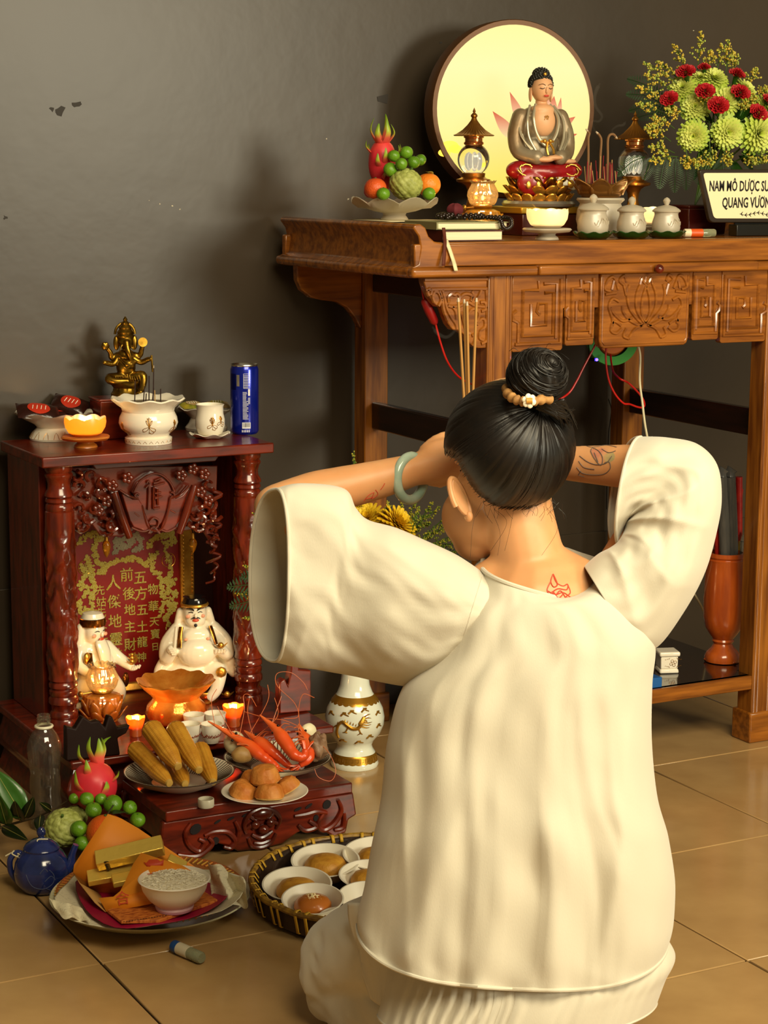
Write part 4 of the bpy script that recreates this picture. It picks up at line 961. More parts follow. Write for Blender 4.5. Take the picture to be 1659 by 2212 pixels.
def sprig(parent, base, tip, seed, wd=.028, bud=.0022, nb=11, mtl=None, name='goldenrod'):
    r = random.Random(seed); base, tip = Vector(base), Vector(tip); ax = tip-base; L = ax.length
    g = MB(); s = MB(); s.tube(spline([base, base+ax*.5+Vector((0, 0, .06*L)), tip], 5), [.0012]*11, 5)
    for k in range(nb):
        u = .22+.78*k/nb; c0 = base+ax*u; side = ax.cross(Vector((0, 1, 0))).normalized(); a = k*2.4; l = wd*(1.15-u)*r.uniform(.7, 1.2)
        d = (side*cos(a)+side.cross(ax.normalized())*sin(a)+ax.normalized()*.8).normalized(); e = c0+d*l
        s.tube([c0, e], .0006, 4)
        for j in range(6):
            q = lerp(c0, e, .3+.14*j)+Vector((r.uniform(-1, 1), r.uniform(-1, 1), r.uniform(-1, 1)))*.0032; g.ball(q, bud*r.uniform(.7, 1.25), 5, 3)
    g.ball(tip, bud, 5, 3)
    o = s.build(name+'_stem', stem_m, parent, world=True); o['kind'] = 'stuff'
    h = g.build(name+'_buds', mtl or rod, o, world=True); h['kind'] = 'stuff'
def fern(parent, base, tip, wd, n=10, droop=.1, mtl=None):
    base, tip = Vector(base), Vector(tip); ax = tip-base; P = spline([base, base+ax*.5+Vector((0, 0, droop*ax.length)), tip], n); b = MB()
    sd = ax.cross(_f).normalized()
    b.tube(P, .0012, 5)
    for i, p in enumerate(P[2:-1]):
        u = i/(len(P)-3); l = wd*sin(pi*(.15+.82*u))
        for s in (-1, 1):
            e = p+sd*s*l+ax.normalized()*l*.45; mid = (p+e)/2; q = ax.normalized()*(ax.length/len(P))*.36
            b.add([p, mid+q, e, mid-q], [(0, 1, 2, 3)])
    o = b.build('fern_frond', mtl or fern_m, parent, world=True, sm=False); o['kind'] = 'stuff'
def c2(x, y, Y): return at_y(1200+x/3.614, 40+y/3.614, Y)
potc = on_table(1500, 3.88); fa = thing('flower_arrangement', 'altar flower arrangement of red carnations, green chrysanthemums and goldenrod in a dark red pot', 'flowers', potc)
MB().box(-.055, .055, -.05, .05, 0, .062, -.004).build('pot', mat('dark_red_pot', '4a140c', .3, coat=.3), fa, bev=.003)
MB().box(-.058, .058, -.053, .053, .062, .07).build('pot_rim', mat('dark_red_pot', '4a140c', .3, coat=.3), fa, bev=.003)
ctr = c2(1330, 880, 3.92)
def fdir(p): d = (p-ctr); d.y -= .11; return d.normalized()
for i, (x, y, r, Y) in enumerate([(1075, 920, 135, 3.83), (1345, 890, 150, 3.80), (1585, 900, 175, 3.79), (1090, 690, 130, 3.86), (1335, 640, 140, 3.85), (990, 540, 125, 3.90), (1240, 470, 130, 3.92), (1480, 560, 130, 3.9), (1620, 700, 120, 3.86), (1740, 760, 140, 3.84), (1760, 950, 150, 3.82), (1130, 460, 90, 3.94)]):
    p = c2(x, y, Y); q = ctr*.55+p*.45; s = r/3.614*mpp(p); d = fdir(p)
    st_ = MB().tube([potc+Vector((0, 0, .07)), ctr*.6+potc*.4, p-d*s*.1], .0022, 6).build('flower_stem', stem_m, fa, world=True)
    inst(MUMS[i % 3], 'chrysanthemum', fa, p-d*s*.15, d, s, i)
for i, (x, y, r, Y) in enumerate([(885, 620, 82, 3.84), (1015, 408, 88, 3.88), (1160, 375, 58, 3.93), (1168, 560, 88, 3.82), (1420, 425, 76, 3.89), (1448, 568, 90, 3.82), (1272, 672, 95, 3.79), (1590, 728, 88, 3.79), (1680, 640, 80, 3.84), (1740, 520, 80, 3.87)]):
    p = c2(x, y, Y); s = r/3.614*mpp(p); d = (fdir(p)+Vector((0, .1, .5))).normalized()
    c_ = inst(CARN[i % 2], 'carnation', fa, p-d*s*.3, d, s*.92, i)
    MB().lathe([(.12, -1.1), (.22, -.9), (.3, -.2), (.42, .15)], 10).build('calyx', leaf_m, c_)
    MB().tube([p-d*s*1.2, ctr*.7+p*.3, potc+Vector((0, 0, .07))], .002, 6).build('flower_stem', stem_m, fa, world=True)
for i, (x0, y0, x1, y1, Y) in enumerate([(960, 520, 690, 340, 3.9), (1030, 430, 925, 205, 3.93), (1110, 400, 1140, 100, 3.95), (1330, 440, 1355, 170, 3.94), (1260, 420, 1300, 200, 3.95), (1480, 540, 1575, 390, 3.92), (860, 680, 640, 525, 3.88), (840, 740, 645, 665, 3.87), (980, 500, 800, 335, 3.92), (930, 860, 765, 770, 3.86), (900, 960, 700, 850, 3.86), (930, 1050, 735, 1000, 3.85), (960, 1080, 740, 1110, 3.84), (1200, 960, 1215, 1150, 3.8), (1300, 1020, 1365, 1130, 3.8), (1020, 1020, 1030, 1170, 3.82), (1450, 1050, 1560, 1130, 3.8), (1160, 700, 1185, 590, 3.83), (1560, 620, 1655, 545, 3.9), (1440, 760, 1490, 660, 3.82), (1500, 700, 1560, 600, 3.84), (1120, 1050, 1110, 1150, 3.8), (1560, 1040, 1640, 1120, 3.8), (900, 560, 700, 430, 3.9), (1180, 430, 1220, 250, 3.95), (1400, 430, 1390, 260, 3.95), (1000, 760, 870, 700, 3.85), (830, 900, 760, 830, 3.86)]):
    sprig(fa, c2(x0, y0, Y), c2(x1, y1, Y-.01), i, .03, .0026, 12)
for x0, y0, x1, y1, Y, wd in ((900, 700, 560, 470, 3.97, .022), (900, 720, 550, 590, 3.98, .022), (900, 740, 570, 720, 3.97, .02), (900, 780, 620, 780, 3.96, .02), (860, 1080, 810, 1330, 3.84, .022), (940, 1080, 930, 1360, 3.83, .022), (1020, 1080, 1020, 1340, 3.83, .02), (760, 1080, 690, 1260, 3.86, .02), (1090, 1090, 1120, 1300, 3.84, .02), (1300, 1080, 1310, 1200, 3.85, .03), (1500, 1080, 1560, 1220, 3.85, .03), (700, 1080, 480, 1230, 3.87, .02), (1640, 1050, 1760, 1200, 3.85, .03)):
    fern(fa, c2(x0, y0, Y), c2(x1, y1, Y), wd)
for k in range(26):
    a = k*2.4; d = Vector((cos(a)*.8, -.25+.5*sin(k), sin(a))).normalized(); b_ = ctr+Vector((0, .02, -.02)); p = b_+d*.06
    M_ = Matrix.Translation(p) @ d.to_track_quat('Y', 'Z').to_matrix().to_4x4() @ Matrix.Rotation(k, 4, 'Y')
    leaf_obj('leaf', .06, .012, wm(fa).inverted() @ M_, fa, leaf_m, .15)
# ================================================================ SHRINE CABINET: ON TOP
def zpx(c):
    d = (Vector(c)-CAM).normalized(); return mpp(c)/math.sqrt(1-d.z*d.z)
def prof(pts, y0, c):
    m, h = mpp(c), zpx(c); return [(max(w, .02)*m, (y0-y)*h) for w, y in pts]
gilt_line = mat('gilt_line', 'a8742a', .35, .7)
def lined(parent, paths, m, fsurf, r=.0007, name='gilt_pattern'):
    """gilt line drawing laid on a surface; fsurf maps (u, v) to a point"""
    g = MB()
    for pth in paths: g.tube([fsurf(*q) for q in spline2(pth, 4)], r, 5)
    o = g.build(name, m, parent); o['kind'] = 'stuff'; return o
def spline2(pts, k): return [(v.x, v.y) for v in spline([(a, b, 0) for a, b in pts], k)]
def lotus_lines(s=1):
    P = []
    for k in (-2, -1, 0, 1, 2):
        a = k*.42; P.append([(0, 0), (.28*sin(a-.18)*s, .62*cos(a-.18)*s), (.36*sin(a)*s*1.2, .95*cos(a)*s), (.28*sin(a+.18)*s, .62*cos(a+.18)*s), (0, 0)])
    P += [[(0, 0), (-.2, -.35), (-.55, -.5), (-.62, -.25), (-.3, -.1), (0, 0)], [(0, 0), (.2, -.35), (.55, -.5), (.62, -.25), (.3, -.1), (0, 0)], [(0, 0), (.02, -.7)], [(.02, -.6), (.3, -.75), (.5, -.55)]]
    return P
def wrap(radf, a0, z0, sz):
    """surface of a turned vessel: u along the wall, v upward"""
    def f(u, v):
        z = z0+v*sz; r = radf(z); a = a0+u*sz/r; return Vector((r*1.002*cos(a), r*1.002*sin(a), z))
    return f
def radius_of(P):
    P = sorted(P, key=lambda q: q[1])
    def f(z):
        for (r0, z0), (r1, z1) in zip(P, P[1:]):
            if z0 <= z <= z1 and z1 > z0: return lerp(r0, r1, (z-z0)/(z1-z0))
        return P[-1][0]
    return f
A0 = -pi/2-YAW          # the side of a vessel that faces the camera
ZT = CT+.0004
c = at_z(117, 948, ZT)
sd = thing('snack_dish', 'white footed dish holding dark snack packets at the left of the shrine top', 'dish', c)
MB().lathe(prof([(2, 948), (52, 948), (53, 944), (46, 932), (36, 922), (44, 914), (66, 903), (84, 890), (80, 890), (60, 902), (20, 910), (2, 911)], 948, c), 48, (0, 0, 0), lambda a, i, r, z: (r, z+(.003*cos(a*8) if i in (7, 8) else 0))).build('dish_body', porcelain, sd)
g = MB()
P_ = prof([(53, 944), (46, 932), (36, 922)], 948, c); rf = radius_of(P_)
for k in range(14):
    a = TAU*k/14; f = wrap(rf, a, P_[0][1], .012); g.tube([f(u, .05+1.2*(1-u*u*4)) for u in (-.5, -.3, 0, .3, .5)], .0006, 5)
o = g.build('gilt_pattern', gilt_line, sd); o['kind'] = 'stuff'
choc = mat('dark_packet_foil', '2a100a', .25, bump=.25, bscale=40); redlab = mat('red_packet_label', 'b5301a', .35); whl = mat('white_print', 'f0ead8', .4)
def pillow(L, Wd, H, seed=0, crimp=True):
    def fn(u, v):
        s, t = (u-.5)*2, (v-.5)*2; k = max(0, 1-abs(s)**3.2)*max(0, 1-abs(t)**4); return (s*L/2, t*Wd/2, k*H+.0008*ns(s, t, seed, 4))
    def fb(u, v):
        x, y, z = fn(u, v); return (x, y, -z*.6)
    return MB().grid(fn, 18, 14).grid(fb, 18, 14)
def packet(label, p, L, Wd, H, rot, main, lab, group, seed):
    t = thing('snack_packet', label, 'packet', p, 0, group, rot=rot)
    pillow(L, Wd, H, seed).build('wrapper', main, t)
    def fn(u, v):
        s, t_ = (u-.5)*.55, (v-.5)*.8; a = TAU*u; rr = v; s, t_ = .27*rr*cos(a), .36*rr*sin(a)
        k = max(0, 1-abs(2*s)**3.2)*max(0, 1-abs(2*t_)**4); return (s*L, t_*Wd, k*H+.0012)
    MB().grid(fn, 20, 4, True).build('printed_oval', lab, t)
    g = MB()
    for k in range(4): g.tube([(-.16*L+.1*L*k, -.12*Wd, H*.95+.0022), (-.13*L+.1*L*k, .12*Wd, H*.95+.0022)], .0009, 4)
    o = g.build('printed_strokes', whl, t); o['kind'] = 'stuff'
packet('front dark packet with red oval print on the snack dish', at_y(82, 890, c.y-.02)+Vector((0, 0, 0)), .095, .058, .012, (R(28), R(6), R(-8)), choc, redlab, 'dark packets on the snack dish', 1)
packet('back dark packet with red oval print on the snack dish', at_y(152, 876, c.y+.03), .085, .055, .014, (R(35), R(14), R(-30)), choc, redlab, 'dark packets on the snack dish', 2)
packet('dark packet lying low at the back of the snack dish', at_y(128, 893, c.y+.035), .09, .05, .010, (R(5), R(-4), R(15)), choc, redlab, 'dark packets on the snack dish', 3)
orange_frost = transl('orange_frosted_glass', 'f79428', .5, .35)
c = at_z(185, 965, ZT); tealight('lit orange frosted lotus tealight on the shrine top', c, mpp(c)*1.0, orange_frost, .6)
c = at_z(321, 956, ZT)
wi = thing('incense_bowl', 'white porcelain incense bowl with gilt lotus on the shrine top', 'incense bowl', c)
pp_ = [(2, 952), (50, 952), (51, 940), (44, 936), (48, 930), (60, 920), (64, 908), (62, 896), (56, 884), (58, 876), (68, 868), (80, 858), (78, 855), (60, 862), (50, 874), (2, 874)]
PP = prof(pp_, 952, c)
MB().lathe(PP, 56, (0, 0, 0), lambda a, i, r, z: (r*(1+(.02*cos(a*10) if 10 <= i <= 12 else 0)), z+(.0025*cos(a*10) if 10 <= i <= 12 else 0))).build('bowl_body', porcelain, wi)
MB().lathe([(.001, PP[13][1]-.004), (PP[13][0]*.96, PP[13][1]-.004)], 32, cap1=False).build('ash', mat('grey_ash', '8a7a60', .9), wi)
rf = radius_of(PP[3:9]); zl = PP[6][1]
lined(wi, lotus_lines(), gilt_line, wrap(rf, A0+.15, zl-.003, .022)); lined(wi, lotus_lines(.8), gilt_line, wrap(rf, A0-.95, zl-.010, .020)); lined(wi, lotus_lines(.8), gilt_line, wrap(rf, A0+1.2, zl-.006, .02))
rf2 = radius_of(PP[1:3]); g = MB()
for k in range(24):
    f = wrap(rf2, TAU*k/24, .004, .008); g.tube([f(-.5, 0), f(0, .6), f(.5, 0)], .0005, 4)
o = g.build('gilt_rim_pattern', gilt_line, wi); o['kind'] = 'stuff'
sdk = mat('dark_incense', '2e1a14', .8); top_z = c.z+PP[13][1]-.004
for i, (x, yt, dx) in enumerate([(291, 822, 1), (310, 835, 2), (322, 812, 0), (331, 795, 1), (335, 843, -1), (347, 840, 0), (329, 838, 3), (315, 850, 1)]):
    Yb = c.y-.01+.008*(i % 3); b_ = at_y(x, 873, Yb); b_.z = top_z; e = at_y(x+dx, yt, Yb)
    istick('incense_stick', ['dark incense stick at the left of the white bowl', 'short dark incense stick second from left in the white bowl', 'dark incense stick before the brass idol', 'tallest dark incense stick with a long grey ash', 'pale thin stick leaning in the white bowl', 'dark incense stick at the right of the white bowl', 'dark stick leaning right in the middle of the white bowl', 'shortest dark stick in the white bowl'][i], [b_, e], .0013, sdk if i != 4 else stick_t, 'dark incense sticks in the white bowl', mat('ash_tip', 'b8a890', .9) if i == 3 else None)
bxY = 4.148
rbx = thing('red_box', 'dark red lacquered box under the brass idol on the shrine top', 'box', Vector((at_y(256, 940, bxY+.04).x, bxY+.04, ZT)))
hh = at_y(256, 856, bxY+.04).z-ZT
MB().box(-.055, .055, -.036, .036, 0, hh-.006).build('box_body', red_wood, rbx, bev=.002)
MB().box(-.058, .058, -.038, .038, hh-.006, hh-.0006).build('box_lid', red_wood, rbx, bev=.002)
# brass idol with an elephant's head
gc = Vector((at_y(273, 850, bxY+.04).x, bxY+.04, ZT+hh)); gm = zpx(gc)
gi = thing('brass_idol', 'small brass elephant-headed four-armed idol seated on a lotus pedestal', 'statue', gc, R(-14))
U = gm
def gp(x, y, d=0): return Vector(((x-273)*U, d*U, (852-y)*U))
MB().lathe([(2*U, 0), (33*U, 0), (33*U, 6*U), (28*U, 10*U), (26*U, 18*U), (30*U, 24*U), (34*U, 30*U), (30*U, 34*U), (2*U, 34*U)], 48, (0, 0, 0), lambda a, i, r, z: (r*(1+(.06*abs(cos(a*10)) if 3 <= i <= 5 else 0)), z)).build('lotus_pedestal', old_gold, gi)
def gt(pts, r0, r1): return ('t', [gp(*q) for q in pts], (r0*U, r1*U))
blob([('b', gp(273, 790), (21*U, 18*U, 22*U)), ('b', gp(278, 782, -10), (15*U, 13*U, 13*U)), ('b', gp(273, 765, 0), (20*U, 13*U, 14*U)),
      gt([(262, 812, -6), (236, 812, -12), (246, 818, -20), (272, 818, -22)], 12, 8), gt([(284, 812, -6), (306, 806, -16), (306, 826, -22), (300, 842, -22)], 11, 6), ('b', gp(297, 844, -24), (9*U, 7*U, 4*U)),
      gt([(256, 764, 4), (243, 770, 2), (240, 758, -2), (232, 748, -4)], 7, 4.5), gt([(256, 770, 0), (246, 782, -4), (232, 780, -10), (226, 778, -14)], 7, 5),
      gt([(290, 764, 4), (303, 766, 2), (307, 752, -2), (309, 744, -4)], 7, 4.5), gt([(290, 772, 0), (305, 780, -4), (318, 774, -10), (324, 772, -14)], 7, 5),
      ('b', gp(273, 733, -4), (17*U, 16*U, 19*U)), gt([(273, 736, -18), (275, 752, -24), (279, 764, -24), (284, 774, -20), (292, 776, -18)], 7, 3.5), gt([(263, 742, -16), (258, 752, -22)], 3, 1.6), gt([(282, 742, -16), (287, 752, -22)], 3, 1.6)], 'idol_body', old_gold, gi, .0018, 2)
for s in (-1, 1):
    MB().ball(gp(273+s*19, 738, 2), (7*U, 4*U, 16*U), 14, 10).build('ear', old_gold, gi)
MB().lathe([(18*U, 0), (20*U, 4*U), (17*U, 8*U), (18*U, 12*U), (13*U, 18*U), (14*U, 22*U), (8*U, 28*U), (9*U, 31*U), (4*U, 36*U), (5*U, 39*U), (1*U, 45*U)], 24).build('crown', old_gold, gi, matrix=Matrix.Translation(gp(273, 727, 0)))
MB().tube([gp(273+21*cos(a), 720-24*sin(a), 8) for a in [pi*k/14 for k in range(15)]], 3*U, 7).build('halo', old_gold, gi)
MB().ball(gp(229, 744, -5), (9*U, 8*U, 9*U), 12, 8, lambda d: 1+.12*cos(6*math.atan2(d.z, d.x))).build('lotus_attribute', old_gold, gi)
MB().lathe([(.5*U, -2*U), (10*U, -2*U), (10*U, 2*U), (.5*U, 2*U)], 24).xf(Matrix.Translation(gp(309, 737, -5)) @ Matrix.Rotation(R(80), 4, 'X')).build('disc_attribute', old_gold, gi)
MB().tube([gp(326, 764, -16), gp(328, 800, -16)], 2.2*U).build('staff', old_gold, gi)
g = MB()
for k in range(11): g.tube(spline([gp(248+5*k, 806+3*sin(k), -21), gp(250+5*k, 816, -24), gp(252+5*k, 822, -20)], 4), 1.1*U, 5)
for k in range(4): g.tube(spline([gp(258, 775-4*k, -12), gp(273, 790-7*k, -24+2*k), gp(288, 775-4*k, -12)], 5), 1.2*U, 5)
o = g.build('garland_and_folds', old_gold, gi); o['kind'] = 'stuff'
# back dish with green-yellow packets, cup and saucer, can
c = at_z(446, 928, ZT)
bd_ = thing('snack_dish', 'white footed dish of yellow-green packets behind the white cup', 'dish', c)
MB().lathe(prof([(2, 928), (45, 928), (46, 922), (38, 912), (34, 902), (44, 892), (62, 880), (60, 879), (40, 890), (2, 892)], 928, c), 40, (0, 0, 0), lambda a, i, r, z: (r, z+(.003*cos(a*8) if i in (6, 7) else 0))).build('dish_body', porcelain, bd_)
yel = mat('yellow_green_foil', 'a8952a', .3, col2='4a5a1c', nscale=30, bump=.2); tanl = mat('tan_foil', 'b9a070', .35, col2='8a6a3a', nscale=25)
packet('yellow-green packet at the left of the back dish', at_y(415, 876, c.y), .06, .04, .007, (R(14), 0, R(5)), yel, tanl, 'packets on the back dish', 5)
packet('tan packet at the right of the back dish by the blue can', at_y(468, 875, c.y+.01), .06, .04, .008, (R(14), 0, R(-10)), tanl, yel, 'packets on the back dish', 6)
c = at_z(454, 945, ZT)
tag(MB().lathe(prof([(2, 945), (26, 945), (34, 942), (44, 936), (42, 935), (30, 940), (2, 941)], 945, c), 48, (0, 0, 0), lambda a, i, r, z: (r*(1+(.04*cos(a*7) if 2 <= i <= 4 else 0)), z+(.0025*cos(a*7) if 2 <= i <= 4 else 0))).build('saucer', porcelain, None, matrix=Matrix.Translation(c)), 'white wavy saucer under the gilt-patterned cup', 'saucer')
cu = thing('porcelain_cup', 'white porcelain cup with gilt lotus drawing beside the blue can', 'cup', c+Vector((0, 0, 5.2*zpx(c))))
PC = prof([(2, 940), (20, 940), (26, 936), (32, 920), (32, 905), (29, 892), (29, 878), (31, 874), (29, 873), (26, 880), (2, 882)], 940, c)
MB().lathe(PC, 40).build('cup_body', porcelain, cu); rf = radius_of(PC[1:8])
lined(cu, lotus_lines(), gilt_line, wrap(rf, A0+.25, .028, .018)); lined(cu, lotus_lines(.8), gilt_line, wrap(rf, A0+.9, .034, .016))
c = at_z(528.5, 936, ZT); m = mpp(c); h = zpx(c)
cn = thing('drink_can', 'tall blue drink can standing at the right end of the shrine top', 'can', c)
MB().lathe([(26*m, 0), (29*m, 3*h), (30.5*m, 7*h), (30.5*m, 138*h), (28*m, 145*h)], 48).build('can_body', mat('blue_can', '12249c', .22, .55, coat=.5), cn)
alu = mat('aluminium', 'd6d2c4', .25, 1)
MB().lathe([(28*m, 145*h), (29*m, 147*h), (28.5*m, 149*h), (27*m, 148*h), (25*m, 144*h), (.5*m, 144*h)], 48, cap0=False, cap1=False).build('can_lid', alu, cn)
MB().ball((0, -6*m, 146*h), (8*m, 11*m, 1.6*m), 14, 8).build('pull_tab', alu, cn)
def canf(u, v): a = A0+u; return Vector((30.7*m*cos(a), 30.7*m*sin(a), v*h))
def canpatch(u0, u1, v0, v1, name, mt):
    return MB().grid(lambda a, b: canf(lerp(u0, u1, a), lerp(v0, v1, b)), 8, 2).build(name, mt, cn)
whp = mat('white_can_print', 'dcdce0', .35)
canpatch(-.1, .5, 14, 27, 'barcode_label', whp)
bb = MB(); r6 = random.Random(2)
for k in range(16):
    u0 = -.07+.034*k; u1 = u0+r6.choice((.008, .014, .02)); kk = len(bb.v)
    bb.grid(lambda a, b: canf(lerp(u0, u1, a), lerp(17, 26, b))*1.0+Vector((cos(A0), sin(A0), 0))*.0002, 2, 2)
o = bb.build('barcode_bars', ink, cn); o['kind'] = 'stuff'
tl_ = MB()
for k in range(22):
    v = 34+k*2.7; u1 = .16+.2*r6.random()
    if v < 96: tl_.grid(lambda a, b: canf(lerp(-.05, u1, a), lerp(v, v+1.0, b)), 4, 2)
for k in range(8):
    v = 102+k*3.4; tl_.grid(lambda a, b: canf(lerp(0, .36+.08*(k % 2), a), lerp(v, v+1.2, b)), 4, 2)
for q in ((.0, .45, 99.5, 100.3), (.0, .45, 130, 130.8), (.0, .015, 99.5, 130), (.44, .455, 99.5, 130)): tl_.grid(lambda a, b: canf(lerp(q[0], q[1], a), lerp(q[2], q[3], b)), 5, 2)
for q in ((.33, .47, 84, 98), (.33, .36, 66, 80), (.42, .46, 66, 80)): tl_.grid(lambda a, b: canf(lerp(q[0], q[1], a), lerp(q[2], q[3], b)), 5, 2)
for k in range(5): tl_.grid(lambda a, b: canf(lerp(-.12+.12*k, -.06+.12*k, a), lerp(6, 11, b)), 3, 2)
o = tl_.build('small_print_lines', whp, cn); o['kind'] = 'stuff'
canpatch(-1.1, -.55, 96, 130, 'dark_emblem', mat('can_dark_blue', '0a1260', .25, .5)); canpatch(-.5, -.28, 104, 128, 'silver_emblem', alu)

# ================================================================ INSIDE THE SHRINE
china = mat('white_glazed_china', 'f2e6cc', .14, coat=.4)
def figure_base(name, label, c, rz): return thing(name, label, 'statue', c, rz)
c = at_z(424, 1508, BZ+.0006); U = zpx(c)
fs = figure_base('pot_bellied_figurine', 'white china pot-bellied smiling figurine with black cap at the right inside the shrine', c, R(-16))
def fp(x, y, d=0): return Vector(((x-424)*U, d*U, (1520-y)*U))
def ft(pts, r0, r1): return ('t', [fp(*q) for q in pts], (r0*U, r1*U))
MB().lathe([(1*U, 0), (52*U, 0), (54*U, 8*U), (48*U, 22*U), (1*U, 26*U)], 32, (0, 0, 0), lambda a, i, r, z: (r*(1+.07*sin(a*5)), z)).build('rock_base', mat('china_gilt', 'b8742a', .2, .9, col2='5a3010', nscale=60), fs)
blob([('b', fp(424, 1425, 4), (50*U, 36*U, 52*U)), ('b', fp(424, 1462, 0), (66*U, 40*U, 26*U)), ('b', fp(424, 1380, 6), (42*U, 28*U, 28*U)), ft([(388, 1375, 4), (366, 1400, -4), (362, 1430, -10), (372, 1410, -26)], 18, 13), ft([(460, 1375, 4), (484, 1400, -4), (488, 1425, -14), (472, 1412, -30)], 18, 12),
      ft([(366, 1430, 0), (350, 1456, 0), (348, 1470, -4)], 14, 12), ft([(484, 1430, 0), (500, 1452, 0), (502, 1466, -4)], 14, 12), ft([(440, 1462, -20), (468, 1452, -34), (462, 1490, -40), (448, 1508, -42)], 18, 11), ft([(400, 1468, -24), (372, 1474, -34), (396, 1480, -44), (430, 1482, -42)], 15, 10),
      ('b', fp(422, 1338, -6), (25*U, 24*U, 31*U)), ('b', fp(422, 1350, -12), (22*U, 18*U, 16*U)), ft([(394, 1335, 4), (388, 1360, 2), (390, 1372, 0)], 9, 8), ft([(450, 1335, 4), (457, 1360, 2), (455, 1372, 0)], 9, 8), ('b', fp(424, 1415, -26), (40*U, 26*U, 31*U)), ('b', fp(424, 1382, -18), (30*U, 16*U, 18*U))], 'body', china, fs, .0025, 3)
MB().lathe([(25*U, 0), (26*U, 8*U), (22*U, 18*U), (24*U, 20*U), (10*U, 24*U), (1*U, 24*U)], 24).build('black_cap', mat('china_black', '141010', .15, coat=.5), fs, matrix=Matrix.Translation(fp(422, 1322, -4)))
MB().tube([fp(422+26*cos(a), 1318, -5+26*sin(a)) for a in [TAU*k/24 for k in range(24)]], 3.4*U, 7, closed=True).build('gold_headband', gold, fs)
def face(fp_, x, y, d, U, par, brow=True, lips='c84a2a'):
    bk = mat('china_black', '141010', .15, coat=.5)
    for s in (-1, 1):
        if brow: MB().tube(spline([fp_(x+s*3, y-6, d-1), fp_(x+s*10, y-11, d), fp_(x+s*18, y-10, d+6)], 4), [.8*U, 1.2*U, 1.6*U, 2*U, 2*U, 1.8*U, 1.4*U, 1*U, .5*U], 6).build('eyebrow', bk, par)
        MB().tube(spline([fp_(x+s*5, y-2, d-1), fp_(x+s*9, y-3.5, d), fp_(x+s*14, y-1.5, d+4)], 4), .9*U, 6).build('eye', bk, par)
        MB().ball(fp_(x+s*15, y+6, d+3), (5*U, 2*U, 4*U), 8, 6).build('rosy_cheek', mat('china_blush', 'e2a080', .3), par)
    MB().ball(fp_(x, y+4, d-3), (3.6*U, 4*U, 5*U), 10, 8).build('nose', china, par)
    MB().ball(fp_(x, y+14, d-1), (7*U, 3*U, 3.4*U), 12, 8).build('lips', mat('china_lips', lips, .25, coat=.4), par)
face(fp, 421, 1333, -29, U, fs)
bkm = mat('china_black', '141010', .15, coat=.5)
for s in (-1, 1): MB().tube(spline([fp(421, 1341, -32), fp(421+s*6, 1342, -31), fp(421+s*10, 1345, -28)], 4), [1.6*U, 1.6*U, 1.6*U, 1.6*U, 1.4*U, 1.2*U, 1*U, .8*U, .4*U], 6).build('moustache', bkm, fs)
MB().ball(fp(421, 1358, -29), (3.6*U, 3*U, 4*U), 10, 8).build('goatee', bkm, fs)
for x in (400, 446): MB().ball(fp(x, 1386, -33), (4*U, 2*U, 3*U), 8, 6).build('rosy_spot', mat('china_blush', 'e2a080', .3), fs)
for s, pth in ((-1, [(392, 1362, -20), (388, 1382, -30), (386, 1402, -36)]), (1, [(452, 1362, -20), (458, 1382, -30), (462, 1398, -36)])):
    MB().tube(spline([fp(*q) for q in pth], 5), 5*U, 8, flat=.4).build('gilt_lapel', mat('china_gilt', 'b8742a', .2, .9, col2='5a3010', nscale=60), fs)
hand = MB().ball(fp(371, 1407, -32), (11*U, 9*U, 11*U), 12, 8)
for k in range(4): hand.tube([fp(364+2*k, 1402+4*k, -40), fp(372+2*k, 1402+4*k, -42), fp(378, 1404+3*k, -38)], 2.6*U, 6)
hand.build('hand', china, fs)
MB().tube([fp(380, 1357, -38), fp(375, 1412, -40)], 3*U, 10).build('fan_handle', china, fs)
hd2 = MB().ball(fp(471, 1412, -36), (13*U, 9*U, 6*U), 12, 8)
for k in range(4): hd2.tube([fp(460+6*k, 1414, -44), fp(461+6*k, 1406, -46)], 2.6*U, 6)
hd2.build('hand', china, fs)
def ingot(c, s, m_, par, name='gold_ingot'):
    return MB().grid(lambda u, v: Vector(c)+Vector((cos(TAU*u)*s*(.3+.7*v), sin(TAU*u)*s*.5*(.3+.7*v), s*.55*v+s*.28*v*cos(2*TAU*u))), 20, 5, True).ball(Vector(c)+Vector((0, 0, s*.45)), (s*.42, s*.36, s*.42), 12, 8).build(name, m_, par)
ingot(fp(471, 1406, -40), 15*U, gold, fs); MB().ball(fp(470, 1453, -52), (11*U, 6*U, 11*U), 14, 10, lambda d: 1+.05*cos(8*math.atan2(d.z, d.x))).build('gilt_knee_medallion', gold, fs)
ingot(fp(484, 1512, -34), 15*U, gold, fs)
